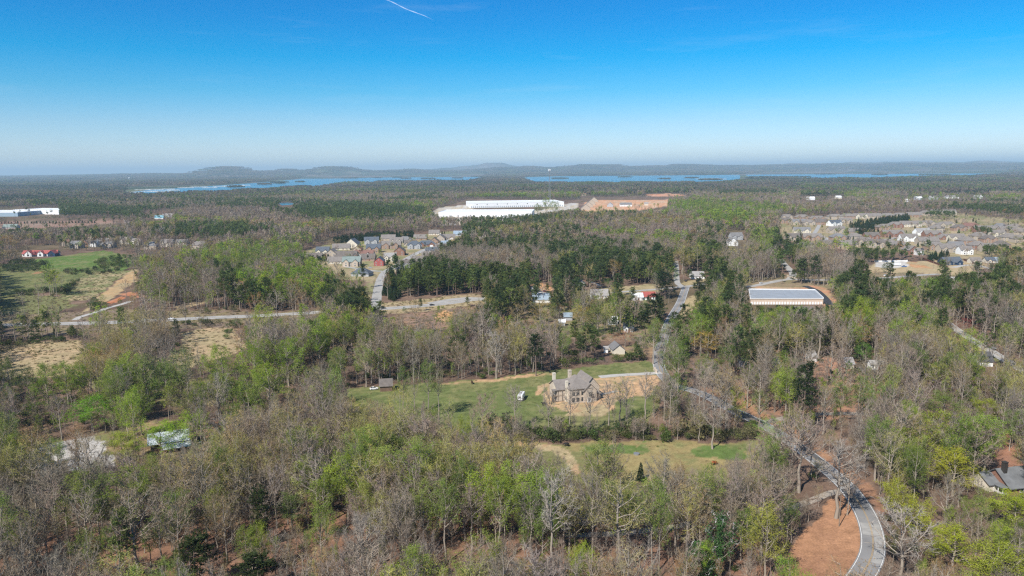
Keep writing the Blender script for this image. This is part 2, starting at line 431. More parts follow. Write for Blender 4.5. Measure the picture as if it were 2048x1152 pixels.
def build_ground():
    az = np.concatenate([np.arange(-180, -50, 10), np.arange(-50, -44, 1.5), np.arange(-44, 44.01, 0.16), np.arange(45.5, 51, 1.5), np.arange(60, 180, 10)])
    az = np.unique(np.round(az, 3))
    rr = np.concatenate([np.exp(np.arange(math.log(120), math.log(1400), 0.0065)), np.exp(np.arange(math.log(1400), math.log(60000), 0.03)), [60000]])
    A, RR = np.meshgrid(np.radians(az), rr, indexing='ij')
    X, Y = RR * np.sin(A), RR * np.cos(A)
    Z = terrain_h(X, Y)
    na, nr = A.shape
    # the sheet sinks a little under the lakes
    verts = np.stack([X, Y, Z], -1).reshape(-1, 3)
    x, y = verts[:, 0], verts[:, 1]
    r = np.hypot(x, y)
    near = (r < 4000) & (np.abs(np.degrees(np.arctan2(x, y))) < 45)
    colv = np.empty((len(verts), 3)); colv[:] = LITTER
    # forest floor: leaf litter, moss and brush in patches
    n1 = fbm(x / 23, y / 23, 21, 4)[:, None]; n2 = fbm(x / 90, y / 90, 5)[:, None]
    colv = np.where(n1 > 0.5, colv * (0.8 + 0.8 * (n1 - 0.5) * 2), colv * (0.62 + 0.36 * n1))
    colv = colv * (1 - 0.3 * (n2 > 0.6)) + np.array((0.05, 0.06, 0.02)) * 0.5 * (n2 > 0.6)
    # far woods seen as one cover
    far = np.clip((r - 2500) / 2500, 0, 1)[:, None]
    f1 = fbm(x / 420, y / 420, 31, 4)[:, None]; f2 = fbm(x / 1500, y / 1500, 41, 3)[:, None]
    pine = np.array((0.045, 0.062, 0.028)); bare = np.array((0.15, 0.12, 0.095)); grn = np.array((0.10, 0.125, 0.045))
    w = np.clip((f1 - 0.42) * 6, 0, 1); w2 = np.clip((f2 - 0.5) * 5, 0, 1)
    fc = pine * (1 - w) + (bare * (1 - w2) + grn * w2) * w
    colv = colv * (1 - far) + fc * far
    owner = np.full(len(verts), -1, np.int32)
    idx = np.nonzero(near)[0]
    xn, yn = x[idx], y[idx]
    wob1 = (fbm(xn / 9, yn / 9, 51, 3) - 0.5) * 2; wob2 = (fbm(xn / 9, yn / 9, 61, 3) - 0.5) * 2
    grain = vnoise(xn / 2.2, yn / 2.2, 77); mid = fbm(xn / 14, yn / 14, 87, 3); wide = fbm(xn / 48, yn / 48, 97, 2)
    for k, (name, poly, c0, c1, rag) in enumerate(COVERS):
        wp = world_poly(poly)
        ins = in_poly(xn + wob1 * rag * 1.6, yn + wob2 * rag * 2.2, wp)
        j = idx[ins]
        t = np.clip((mid[ins] * 0.45 + grain[ins] * 0.25 + wide[ins] * .3 - 0.44) * 6.5, 0, 1)[:, None]
        cc = np.array(c0) * (1 - t) + np.array(c1) * t
        colv[j] = cc * (0.82 + 0.36 * grain[ins][:, None])
        owner[j] = k
    g = np.arange(na * nr).reshape(na, nr)
    nxt = np.roll(g, -1, axis=0)
    q = np.stack([g[:, :-1], g[:, 1:], nxt[:, 1:], nxt[:, :-1]], -1).reshape(-1, 4)
    own_f = owner[q].max(axis=1)
    M_GROUND = bpy.data.materials.new('ground'); M_GROUND.use_nodes = True
    t = M_GROUND.node_tree; b = t.nodes['Principled BSDF']
    b.inputs['Roughness'].default_value = 0.95; b.inputs['Specular IOR Level'].default_value = 0.05
    va = t.nodes.new('ShaderNodeAttribute'); va.attribute_name = 'col'
    geo = t.nodes.new('ShaderNodeNewGeometry')
    src = va.outputs['Color']; hn = None
    for s, amt in ((1.6, 0.28), (0.33, 0.22)):
        n = t.nodes.new('ShaderNodeTexNoise'); n.inputs['Scale'].default_value = s; n.inputs['Detail'].default_value = 6; n.inputs['Roughness'].default_value = 0.65
        t.links.new(geo.outputs['Position'], n.inputs['Vector'])
        mr = t.nodes.new('ShaderNodeMapRange'); mr.inputs['From Min'].default_value = 0.3; mr.inputs['From Max'].default_value = 0.7
        mr.inputs['To Min'].default_value = 1 - amt; mr.inputs['To Max'].default_value = 1 + amt
        t.links.new(n.outputs['Fac'], mr.inputs['Value'])
        mx = t.nodes.new('ShaderNodeMix'); mx.data_type = 'RGBA'; mx.blend_type = 'MULTIPLY'; mx.inputs['Factor'].default_value = 1
        t.links.new(src, mx.inputs['A']); t.links.new(mr.outputs[0], mx.inputs['B'])
        src = mx.outputs['Result']; hn = hn or n
    bp = t.nodes.new('ShaderNodeBump'); bp.inputs['Strength'].default_value = 0.5; bp.inputs['Distance'].default_value = 0.25
    t.links.new(hn.outputs['Fac'], bp.inputs['Height']); t.links.new(bp.outputs[0], b.inputs['Normal'])
    t.links.new(src, b.inputs['Base Color'])
    for k in range(-1, len(COVERS)):
        sel = q[own_f == k]
        if k >= 0 and not len(sel): continue
        u, inv = np.unique(sel.ravel(), return_inverse=True)
        V, F = verts[u], inv.reshape(-1, 4)
        name = 'ground' if k < 0 else COVERS[k][0]
        if k < 0:   # close the hole under the camera
            ring = [int(np.searchsorted(u, g[i, 0])) for i in range(na)]
        me = arrays_mesh(name, V, None, M_GROUND, colors=colv[u], quads=F)
        if k < 0:
            bm = bmesh.new(); bm.from_mesh(me); bm.verts.ensure_lookup_table()
            bm.faces.new([bm.verts[i] for i in ring][::-1]); bm.to_mesh(me); bm.free()
        me.polygons.foreach_set('use_smooth', np.ones(len(me.polygons), bool))
        tag(mesh_obj(name, me), kind='structure')

build_ground()

# ---------------------------------------------------------------- water
M_WATER = mat('lake_water', (0.055, 0.22, 0.32), 0.3, 0.5, noise=(0.01, 0.12))
for poly in LAKES:
    pts = [at(x, y, 0.0) for x, y in poly]
    m = MB(); m.poly([(p.x, p.y, 0.35) for p in pts])
    o = m.build('lake', M_WATER); tag(o, kind='structure')
# ---------------------------------------------------------------- roads
M_ASPH = mat('asphalt', (0.235, 0.23, 0.225), 0.8, 0.3, noise=(0.07, 0.3), bump=0.1)
M_ASPH_NEW = mat('new_asphalt', (0.045, 0.047, 0.052), 0.75, 0.3, noise=(0.3, 0.2))
M_ROADPALE = mat('pale_asphalt', (0.36, 0.345, 0.32), 0.85, 0.2, noise=(0.15, 0.16))
M_CONC = mat('concrete', (0.43, 0.41, 0.375), 0.9, 0.2, noise=(0.4, 0.12))
M_GRAVELROAD = mat('gravel_road', (0.33, 0.285, 0.235), 0.95, 0.1, noise=(0.4, 0.2))
M_WHITE_LINE = mat('white_road_paint', (0.78, 0.78, 0.75), 0.7, noise=(1.0, 0.12))
M_YELLOW_LINE = mat('yellow_road_paint', (0.46, 0.29, 0.09), 0.7, noise=(1.0, 0.12))

ROADS = []   # (name, centreline in px, width m, material, edge lines, z)
MAIN = [(1372,573),(1368,585),(1360,606),(1345,632),(1334,655),(1326,682),(1318,703),(1317,722),(1321,741),(1333,758),(1352,772),(1386,781),(1411,791),(1435,803),(1461,818),(1490,832),(1522,847),(1563,871),(1598,895),(1634,922),(1664,947),(1690,970),(1714,1000),(1734,1035),(1745,1072),(1744,1110),(1722,1152),(1682,1198),(1600,1260)]

def strip(cl, w0, w1, z, ends=True):
    """Faces of a band from offset w0 to offset w1 (metres, left negative) along a world centreline."""
    m = MB(); L = []
    for i, p in enumerate(cl):
        d = (cl[min(i + 1, len(cl) - 1)] - cl[max(i - 1, 0)]).normalized()
        n = Vector((d.y, -d.x))
        L.append((p + n * w0, p + n * w1))
    i0 = 0
    for a, b in L:
        m.v += [(a.x, a.y, z), (b.x, b.y, z)]
    for k in range(len(L) - 1):
        m.f.append((2 * k, 2 * k + 1, 2 * k + 3, 2 * k + 2)); m.m.append(0)
    return m

def road(name, px, width, material, lines=True, z=0.05, step=4.0):
    cl = catmull([at(x, y).xy for x, y in px], step)
    h = width / 2
    m = strip(cl, -h, h, z)
    o = m.build(name, material); tag(o, kind='structure')
    o.data.polygons.foreach_set('use_smooth', [True] * len(o.data.polygons))
    if lines:
        for s in (-1, 1):
            e = strip(cl, s * (h - 0.42) - 0.075, s * (h - 0.42) + 0.075, z + 0.02)
            e.build('edge_line', M_WHITE_LINE, o)
        for s in (-1, 1):
            e = strip(cl, s * 0.14 - 0.05, s * 0.14 + 0.05, z + 0.02)
            e.build('centre_line', M_YELLOW_LINE, o)
    ROADS.append((cl, width))
    return o

main_road = road('road', MAIN, 7.2, M_ASPH)
# repairs laid over the old surface
M_PATCH_DARK = mat('patched_asphalt', (0.11, 0.108, 0.105), 0.85, 0.2, noise=(0.5, 0.2))
M_PATCH_PALE = mat('worn_asphalt', (0.33, 0.32, 0.30), 0.85, 0.2, noise=(0.5, 0.15))
_cl = ROADS[0][0]
for _f, _n, _a, _b, _m in ((.985, 3, -2.9, -.5, M_PATCH_DARK), (.955, 2, .4, 2.9, M_PATCH_DARK), (.93, 4, -2.9, -.4, M_PATCH_PALE), (.895, 2, -2.8, 2.8, M_PATCH_PALE), (.86, 3, .3, 2.9, M_PATCH_DARK), (.835, 2, -2.9, 2.9, M_PATCH_PALE), (.80, 5, -2.9, -.3, M_PATCH_DARK), (.77, 2, .4, 2.8, M_PATCH_PALE), (.72, 4, -2.8, 2.8, M_PATCH_DARK), (.5, 5, -2.8, -.3, M_PATCH_DARK), (.3, 6, .3, 2.8, M_PATCH_DARK)):
    _i = int(_f * (len(_cl) - 1)) - _n
    strip(_cl[_i:_i + _n + 1], _a, _b, 0.06).build('repair_patch', _m, main_road)
road('road', [(1180,590),(1240,584),(1307,579),(1345,575),(1368,573.5),(1400,569),(1430,566)], 7.0, M_ROADPALE, False, 0.045)
road('road', [(1364,573),(1355,566),(1353,553),(1353,537),(1351,522)], 6.0, M_ROADPALE, False, 0.04)
road('road', [(1440,572),(1497,573),(1540,565),(1575,559),(1630,560),(1700,559),(1770,556),(1830,551),(1880,548)], 8.0, M_ROADPALE, False, 0.05)
road('road', [(1578,560),(1586,549),(1580,540),(1570,530),(1561,519),(1550,508)], 7.5, M_ROADPALE, False, 0.045)
road('highway', [(-80,655),(0,650.5),(100,648),(220,645),(330,640),(430,635),(510,632),(600,627),(660,623),(753,618),(828,613),(899,606),(940,600),(985,596),(1030,594)], 12.0, M_ROADPALE, True, 0.05)
road('turnout', [(860,607),(900,600),(930,596.5),(955,597),(970,600)], 10.0, M_ROADPALE, False, 0.04)
road('street', [(752,617),(753,598),(758,568),(764,553),(772,543),(790,533),(820,514),(846,501),(881,487),(905,474)], 9.0, M_ROADPALE, False, 0.055)
road('street', [(771,543),(739,541),(714,537),(690,533)], 7.0, M_ROADPALE, False, 0.045)
road('lane', [(1890,642),(1912,658),(1945,680),(1985,704),(2010,720),(2048,742),(2100,772)], 6.5, M_ROADPALE, True, 0.05)
road('driveway', [(1199,754),(1230,751),(1265,749),(1300,747),(1322,745)], 5.0, M_CONC, False, 0.06)
road('driveway', [(1194,790),(1215,786),(1235,782)], 2.2, M_CONC, False, 0.06)
road('driveway', [(1522,846),(1560,838),(1600,832),(1650,828),(1720,828),(1800,838),(1850,850),(1890,870),(1905,895)], 4.0, M_GRAVELROAD, False, 0.045)
road('driveway', [(1702,988),(1675,983),(1650,990),(1600,1010),(1540,1022),(1440,1035),(1340,1055),(1220,1068),(1130,1070)], 3.2, M_GRAVELROAD, False, 0.045)
road('lane', [(150,640),(160,634),(190,625),(215,616),(245,608),(262,602)], 5.0, M_CONC, False, 0.05)
road('street', [(1620,476),(1632,462),(1640,448),(1648,438)], 7.0, M_ROADPALE, False, 0.05)
road('street', [(1640,470),(1665,482),(1690,486),(1760,480),(1830,470),(1900,468)], 7.0, M_ROADPALE, False, 0.045)
road('driveway', [(1905,535),(1935,530),(1960,532),(1990,540)], 7.0, M_CONC, False, 0.05)
road('driveway', [(1610,572),(1632,581),(1648,595),(1660,610)], 7.0, M_ASPH_NEW, False, 0.06)
road('driveway', [(1178,562),(1188,566),(1200,572)], 4.0, M_CONC, False, 0.05)
# ---------------------------------------------------------------- trees: meshes
class TB:
    """Collects a tree's bark, twigs and leaves as triangles with a vertex colour each."""
    def __init__(self): self.V, self.F, self.C, self.M = [], [], [], []
    def tri(self, a, b, c, colr, mi):
        i = len(self.V); self.V += [a, b, c]; self.C += [colr] * 3; self.F.append((i, i + 1, i + 2)); self.M.append(mi)
    def tube(self, pts, rads, n, colr, mi):
        i0 = len(self.V)
        for k, p in enumerate(pts):
            d = (pts[min(k + 1, len(pts) - 1)] - pts[max(k - 1, 0)])
            d = d / (np.linalg.norm(d) + 1e-9)
            a = np.cross(d, (0.3, 0.9, 0.2)); a /= np.linalg.norm(a) + 1e-9; b = np.cross(d, a)
            for j in range(n):
                t = 2 * math.pi * j / n
                self.V.append(p + (a * math.cos(t) + b * math.sin(t)) * rads[k]); self.C.append(colr)
        for k in range(len(pts) - 1):
            for j in range(n):
                a, b = i0 + k * n + j, i0 + k * n + (j + 1) % n
                self.F += [(a, b, b + n), (a, b + n, a + n)]; self.M += [mi, mi]
    def sliver(self, p, q, w, colr, mi, r):
        d = q - p
        s = np.cross(d, r.normal(size=3)); s = s / (np.linalg.norm(s) + 1e-9) * w * 0.5
        self.tri(p - s, p + s, q, colr, mi)
    def leaf(self, p, s, colr, mi, r, flat=0.0):
        a = r.normal(size=3); b = r.normal(size=3)
        if flat: a[2] *= 1 - flat; b[2] *= 1 - flat
        a = a / (np.linalg.norm(a) + 1e-9) * s; b = b / (np.linalg.norm(b) + 1e-9) * s
        self.tri(p - a * 0.5 - b * 0.29, p + a * 0.5 - b * 0.29, p + b * 0.58, colr, mi)
    def mesh(self, name, mats):
        return arrays_mesh(name, np.array(self.V), np.array(self.F), mats, self.M, np.array(self.C))

def unit(v): return v / (np.linalg.norm(v) + 1e-9)

def deciduous(seed, H=22.0, base=0.42, rad=4.6, leaf_n=0, leaf_s=0.42, twig_n=8, twig_w=0.06, limbs=15, sec=6, fork=False, pale=False, lod=0, up=0.55, clumpy=0.35):
    """(trunk, crown) collectors: a tapered trunk, limbs, branches, fine twigs and, if leaf_n, young leaves at the twigs."""
    r = np.random.default_rng(seed)
    T, K = TB(), TB()
    bark = np.array((0.31, 0.265, 0.215)) if not pale else np.array((0.46, 0.42, 0.36))
    n_t = 6 if lod == 0 else 4
    wob = r.normal(size=(7, 2)) * H * 0.006
    trunk = np.array([[0, 0, 0]] + [[*(wob[k] + k * r.normal(size=2) * 0.02), H * 0.97 * (k + 1) / 7] for k in range(7)], float)
    trunk[0, 2] = -0.4
    r0 = H * 0.0135
    T.tube(list(trunk), [r0 * (1.25 if k == 0 else 1) * (1 - 0.88 * k / 7) for k in range(8)], n_t, bark * r.uniform(.9, 1.1), 0)
    def tr(t):
        f = t * 7; i = min(int(f), 6); return trunk[i] * (1 - f + i) + trunk[i + 1] * (f - i)
    ends = []
    ga = r.uniform(0, 6.28)
    zc, rz = H * (base + 1.0) / 2 + H * .02, H * (1 - base) / 2
    lop = r.normal(size=2) * rad * .12
    for i in range(limbs):
        # each limb reaches for a point of a rounded, slightly lopsided crown
        cz = -.55 + 1.5 * (i + r.uniform(0, .9)) / limbs
        cz = min(.985, cz); ga += 2.4 + r.normal() * .35
        k_ = r.uniform(.62, 1.08)
        rr = rad * math.sqrt(max(.02, 1 - cz * cz)) * k_
        tgt = np.array((math.cos(ga) * rr + lop[0], math.sin(ga) * rr + lop[1], zc + cz * rz * (.8 + .2 * k_)))
        zs = min(max(tgt[2] - (.55 + up) * rr - r.uniform(.6, 2.2), H * base * r.uniform(.72, 1.0)), H * .88, tgt[2] - .5)
        p0 = tr(max(0.02, min(.99, zs / (H * .97))))
        ctl = p0 + (tgt - p0) * np.array((.62, .62, .36)) + r.normal(size=3) * .25
        nseg = 3 if lod else 4
        pts = []
        for k in range(nseg + 1):
            f = k / nseg
            pts.append((1 - f) ** 2 * p0 + 2 * f * (1 - f) * ctl + f * f * tgt + (r.normal(size=3) * .14 if 0 < k < nseg else 0))
        L = np.linalg.norm(tgt - p0); u = max(0, min(1, (zs / H - base) / (1 - base)))
        rb = r0 * .4 * (1 - .45 * u) * min(1, L / 5 + .3)
        T.tube(pts, [rb * (1 - 0.74 * k / (len(pts) - 1)) for k in range(len(pts))], 4 if lod == 0 else 3, bark * r.uniform(.85, 1.2), 0)
        dens = r.uniform(1 - clumpy, 1 + clumpy)
        shade = r.uniform(0.82, 1.18)
        for s in range(sec):
            f = 0.25 + 0.75 * (s + r.uniform(0, 1)) / sec
            x = f * (len(pts) - 1); k = min(int(x), len(pts) - 2)
            q = pts[k] * (1 - x + k) + pts[k + 1] * (x - k)
            oc = unit(q - np.array((0, 0, zc - rz * .6)))
            sd = unit(unit(pts[k + 1] - pts[k]) * 0.6 + oc * .35 + r.normal(size=3) * 0.55 + np.array((0, 0, .15)))
            sl = min(L, rad * 1.3) * r.uniform(.26, .46) * (1.15 - 0.4 * f)
            q2 = q + sd * sl * .5; q3 = q2 + unit(sd + r.normal(size=3) * .3 + np.array((0, 0, .2))) * sl * .5
            if lod == 0: K.tube([q, q2, q3], [rb * .42, rb * .28, 0.025], 3, bark * r.uniform(.85, 1.25), 0)
            else: K.sliver(q, q3, 0.16, bark * r.uniform(.8, 1.15), 0, r)
            for w in range(twig_n):
                g = r.uniform(.15, 1)
                b0 = (q + (q2 - q) * g * 2) if g < .5 else (q2 + (q3 - q2) * (g * 2 - 1))
                td = unit(sd * .55 + r.normal(size=3) * .75 + np.array((0, 0, .35)))
                tl = r.uniform(.7, 1.7) * (rad / 4.6) ** 0.5
                e = b0 + td * tl
                K.sliver(b0, e, twig_w * r.uniform(.7, 1.3), np.array((1, 1, 1)) * r.uniform(.72, 1.25), 1, r)
                ends.append((b0 * .45 + e * .55, shade * dens, dens))
                ends.append((e, shade * dens, dens))
    if leaf_n and ends:
        for k in range(leaf_n):
            p, sh, dn = ends[r.integers(len(ends))]
            if r.uniform(0, 1.35) > dn: continue
            c = np.array((1, 1, 1)) * (0.62 + 0.4 * sh) * r.uniform(.86, 1.14)
            c = c * np.array((r.uniform(.92, 1.1), 1, r.uniform(.8, 1.15)))
            K.leaf(p + r.normal(size=3) * .32, leaf_s * r.uniform(.6, 1.4), c, 2, r, .5)
    return T, K

def pine(seed, H=24.0, base=0.5, rad=3.6, whorls=11, tuft=11, lod=0, s=1.0, full=1.0):
    """A loblolly pine: bare straight trunk and an uneven crown of needle tufts."""
    r = np.random.default_rng(seed)
    T, K = TB(), TB()
    bark = np.array((0.21, 0.155, 0.125))
    lean = r.normal(size=2) * .5
    trunk = [np.array((lean[0] * t * t, lean[1] * t * t, H * .97 * t - (.4 if t == 0 else 0))) for t in np.linspace(0, 1, 6)]
    T.tube(trunk, [H * .0125 * (1 - .85 * t) for t in np.linspace(0, 1, 6)], 6 if lod == 0 else 4, bark, 0)
    ga = 0
    for i in range(whorls):
        t = base + (1 - base) * (i + .3) / whorls
        u = (t - base) / (1 - base)
        for j in range(int(r.integers(3, 6) * full + .5)):
            ga += 2.2 + r.normal() * .5
            L = rad * (0.5 + .6 * math.sin(math.pi * min(1, .16 + u * .74))) * (1 - .3 * u ** 3) * r.uniform(.6, 1.25)
            if r.uniform() < .12: continue
            el = R(-8 + 45 * u + r.normal() * 12)
            d = np.array((math.cos(ga) * math.cos(el), math.sin(ga) * math.cos(el), math.sin(el)))
            p0 = np.array((lean[0] * t * t, lean[1] * t * t, H * .97 * t))
            p1 = p0 + d * L * .6; p2 = p1 + unit(d + np.array((0, 0, .35))) * L * .4
            if lod == 0: T.tube([p0, p1, p2], [.09, .06, .02], 3, bark * .9, 0)
            sh = r.uniform(.7, 1.2)
            for k in range(tuft):
                g = r.uniform(.3, 1.05)
                c = p0 + (p2 - p0) * g + r.normal(size=3) * np.array((.5, .5, .3)) * s
                if lod == 0:
                    for z in range(5):
                        nd = unit(r.normal(size=3) + d * .6 + np.array((0, 0, .55)))
                        K.sliver(c, c + nd * r.uniform(.6, 1.05), .34, np.array((1, 1, 1)) * sh * r.uniform(.75, 1.25), 0, r)
                else:
                    for z in range(2): K.leaf(c + r.normal(size=3) * .3, (.95 if lod == 1 else 1.9) * r.uniform(.7, 1.3), np.array((1, 1, 1)) * sh * r.uniform(.7, 1.25), 0, r)
    return T, K

def cedar(seed, H=10.0, rad=2.2, n=900, s=.5):
    """A dense conical evergreen, green to the ground."""
    r = np.random.default_rng(seed); T, K = TB(), TB()
    T.tube([np.array((0, 0, -.3)), np.array((0, 0, H * .5)), np.array((0, 0, H * .95))], [.16, .1, .03], 4, np.array((.18, .13, .1)), 0)
    for k in range(n):
        u = 1 - math.sqrt(r.uniform(0, 1)); a = r.uniform(0, 6.28)
        lob = 1 + .18 * math.sin(a * 5 + u * 9)
        rr = rad * (1 - u) ** .75 * lob * math.sqrt(r.uniform(.35, 1))
        p = np.array((math.cos(a) * rr, math.sin(a) * rr, .3 + u * (H - .3)))
        K.leaf(p, s * r.uniform(.7, 1.4), np.array((1, 1, 1)) * r.uniform(.6, 1.3) * (.8 + .2 * lob), 0, r)
    return T, K

def shrub(seed, H=3.0, rad=2.4, n=420, s=.42, twig=60):
    r = np.random.default_rng(seed); T, K = TB(), TB()
    bark = np.array((.2, .165, .13))
    for k in range(6):
        a = r.uniform(0, 6.28); d = np.array((math.cos(a) * .6, math.sin(a) * .6, 1))
        T.tube([np.array((0, 0, -.2)), d * H * .35, d * H * .55 + r.normal(size=3) * .2], [.07, .05, .02], 3, bark, 0)
    lobes = [(np.array((r.normal() * rad * .45, r.normal() * rad * .45, H * r.uniform(.4, .75))), r.uniform(.45, .75) * rad, r.uniform(.75, 1.2)) for k in range(7)]
    for k in range(n):
        c, q, sh = lobes[r.integers(len(lobes))]
        p = c + unit(r.normal(size=3)) * q * r.uniform(.5, 1) * np.array((1, 1, .75))
        if p[2] < .1: p[2] = r.uniform(.1, .6)
        K.leaf(p, s * r.uniform(.6, 1.4), np.array((1, 1, 1)) * sh * r.uniform(.7, 1.3), 0, r)
    for k in range(twig):
        p = np.array((r.normal() * rad * .4, r.normal() * rad * .4, r.uniform(.1, H * .5)))
        K.sliver(p, p + unit(r.normal(size=3) + np.array((0, 0, 1.2))) * r.uniform(.8, 1.8), .07, bark, 1, r)
    return T, K

def twiggy(seed, H=3.5, rad=2.6, n=130):
    """Leafless brush."""
    r = np.random.default_rng(seed); T, K = TB(), TB()
    bark = np.array((.19, .155, .13))
    for k in range(n):
        p = np.array((r.normal() * rad * .4, r.normal() * rad * .4, r.uniform(-.1, H * .45)))
        d = unit(r.normal(size=3) * .7 + np.array((0, 0, 1.0)))
        K.sliver(p, p + d * r.uniform(.8, H * .6), .085, bark * r.uniform(.7, 1.3), 0, r)
    return T, K

def farblob(seed, H=20.0, base=.35, rad=4.0, n=110, s=1.5, trunk=(.2, .17, .14), slim=1.0):
    """A tree for the middle distance: trunk and a crown of leaf clumps."""
    r = np.random.default_rng(seed); T = TB()
    T.tube([np.array((0, 0, -.3)), np.array((r.normal() * .3, r.normal() * .3, H * .85))], [.28, .08], 3, np.array(trunk), 0)
    lobes = [(unit(r.normal(size=3)) * np.array((rad * .55, rad * .55, H * (1 - base) * .27)) + np.array((0, 0, H * (base + (1 - base) * .55))), r.uniform(.35, .6), r.uniform(.75, 1.22)) for k in range(6)]
    for k in range(n):
        c, q, sh = lobes[r.integers(len(lobes))]
        p = c + unit(r.normal(size=3)) * r.uniform(.6, 1) * q * np.array((rad, rad, H * (1 - base) * .42))
        up = .82 + .3 * (p[2] / H)
        a = np.array((1, 1, 1)) * (.4 + .6 * sh) * r.uniform(.84, 1.16)
        if slim < 1:   # bare crowns: upright slivers
            d = unit(unit(p - np.array((0, 0, H * .4))) + r.normal(size=3) * .5)
            T.sliver(p - d * s, p + d * s, s * .42 * slim, a, 1, r)
        else: T.leaf(p, s * r.uniform(.65, 1.4), a, 2, r, .45)
    return T

def join(T, K, off):
    J = TB(); J.V = T.V + K.V; J.C = T.C + K.C
    n = len(T.V); J.F = T.F + [(a + n, b + n, c + n) for a, b, c in K.F]
    J.M = T.M + [m + off for m in K.M]
    return J

# each kind: list of (trunk mesh, crown mesh, height, half width) close up, and lists of whole meshes for farther off
KIND = {}
def close(name, gens, crown_mats):
    out = []
    for T, K, H, Wd in gens:
        out.append((T.mesh(name + '_trunk', [M_BARK]), K.mesh(name + '_crown', crown_mats), H, Wd))
    KIND[name] = out
MT = [M_BARK, M_TWIG, M_LEAF]
close('bare_tree', [(*deciduous(100 + k, H, b, w, twig_n=13, twig_w=.055, limbs=17, sec=7, up=u), H, w) for k, (H, b, w, u) in enumerate([(22, .32, 4.2, .6), (24, .48, 3.8, .7), (20, .3, 4.8, .5), (18, .34, 4.2, .6), (23, .4, 5.2, .5), (21, .52, 3.4, .75)])], MT)
close('budding_tree', [(*deciduous(200 + k, H, b, w, leaf_n=int(n * 2.6), leaf_s=.2, twig_n=9, limbs=15, sec=6, up=u), H, w) for k, (H, b, w, n, u) in enumerate([(22, .42, 4.6, 1000, .55), (20, .4, 5.2, 1150, .45), (24, .5, 4.2, 900, .65), (19, .36, 4.8, 1100, .5)])], MT)
close('leafing_tree', [(*deciduous(300 + k, H, b, w, leaf_n=int(n * 3.0), leaf_s=.26, twig_n=8, limbs=15, sec=6, up=u, clumpy=.5), H, w) for k, (H, b, w, n, u) in enumerate([(22, .4, 4.6, 2000, .55), (20, .32, 5.4, 2500, .45), (24, .48, 4.2, 1800, .65), (17, .25, 5.0, 2500, .4), (21, .45, 4.6, 1700, .6)])], MT)
close('pine_tree', [(*pine(400 + k, H, b, w, wh), H, w) for k, (H, b, w, wh) in enumerate([(25, .48, 4.0, 13), (23, .4, 4.2, 13), (27, .56, 3.9, 11), (19, .3, 3.8, 14)])], [M_LEAF])
close('cedar_tree', [(*cedar(500 + k, H, w), H, w) for k, (H, w) in enumerate([(10, 2.3), (8, 2.0)])], [M_LEAF])
close('shrub', [(*shrub(600 + k, H, w), H, w) for k, (H, w) in enumerate([(3.2, 2.4), (2.4, 2.0), (4.2, 2.8)])], [M_LEAF, M_BARK])

MID, FAR = {}, {}
MID['bare_tree'] = [join(*deciduous(110 + k, H, b, w, twig_n=11, twig_w=.095, limbs=11, sec=5, lod=1, up=u), 0).mesh('bare_mid', MT) for k, (H, b, w, u) in enumerate([(22, .42, 4.3, .6), (24, .48, 4.0, .7), (20, .36, 5.0, .5), (21, .5, 3.8, .7)])]
MID['budding_tree'] = [join(*deciduous(210 + k, H, b, w, leaf_n=900, leaf_s=.4, twig_n=4, twig_w=.14, limbs=11, sec=5, lod=1, up=u), 0).mesh('bud_mid', MT) for k, (H, b, w, u) in enumerate([(22, .42, 4.6, .55), (20, .38, 5.2, .45), (23, .46, 4.4, .6)])]
MID['leafing_tree'] = [join(*deciduous(310 + k, H, b, w, leaf_n=1900, leaf_s=.5, twig_n=3, twig_w=.14, limbs=11, sec=5, lod=1, up=u, clumpy=.5), 0).mesh('leaf_mid', MT) for k, (H, b, w, u) in enumerate([(22, .38, 4.8, .5), (20, .32, 5.2, .45), (23, .46, 4.4, .6)])]
MID['pine_tree'] = [join(*pine(410 + k, H, b, w, 11, 10, 1), 1).mesh('pine_mid', [M_BARK, M_LEAF]) for k, (H, b, w) in enumerate([(25, .5, 3.7), (22, .42, 3.9), (20, .3, 3.6)])]
MID['cedar_tree'] = [join(*cedar(510, 10, 2.3, 420, .8), 1).mesh('cedar_mid', [M_BARK, M_LEAF])]
MID['shrub'] = [join(*shrub(610 + k, 3.2, 2.4, 240, .6, 20), 1).mesh('shrub_mid', [M_BARK, M_LEAF, M_BARK]) for k in range(2)]
FAR['bare_tree'] = [farblob(120 + k, 21, .35, 4.2, 100, 1.5, slim=.55).mesh('bare_far', MT) for k in range(3)]
FAR['budding_tree'] = [farblob(220 + k, 20, .35, 4.6, 100, 1.15).mesh('bud_far', MT) for k in range(3)]
FAR['leafing_tree'] = [farblob(320 + k, 20, .3, 4.8, 120, 1.5).mesh('leaf_far', MT) for k in range(3)]
FAR['pine_tree'] = [farblob(420 + k, 23, .42, 3.6, 120, 1.5).mesh('pine_far', MT) for k in range(3)]
TWIGGY = [twiggy(700 + k)[1].mesh('brush', [M_BARK]) for k in range(3)]
def patch(seed, n=70, size=90.0, kinds=('b', 'p')):
    """A piece of distant wood: many small crowns, each a few faces."""
    r = np.random.default_rng(seed); T = TB()
    for k in range(n):
        x, y = r.uniform(-size / 2, size / 2, 2); kd = kinds[r.integers(len(kinds))]
        H = r.uniform(13, 22); w = r.uniform(4, 6.5); base = np.array({'b': (.20, .16, .125), 'p': (.058, .082, .036), 'g': (.15, .185, .055), 't': (.225, .17, .09)}[kd]) * r.uniform(.88, 1.12)
        for j in range(9):
            d = unit(r.normal(size=3)); d[2] = abs(d[2])
            p = np.array((x, y, H * .55)) + d * np.array((w * .8, w * .8, H * .42))
            T.leaf(p, w * 1.25, base * r.uniform(.85, 1.15), 0, r)
    return T.mesh('wood_patch', [M_LEAF])
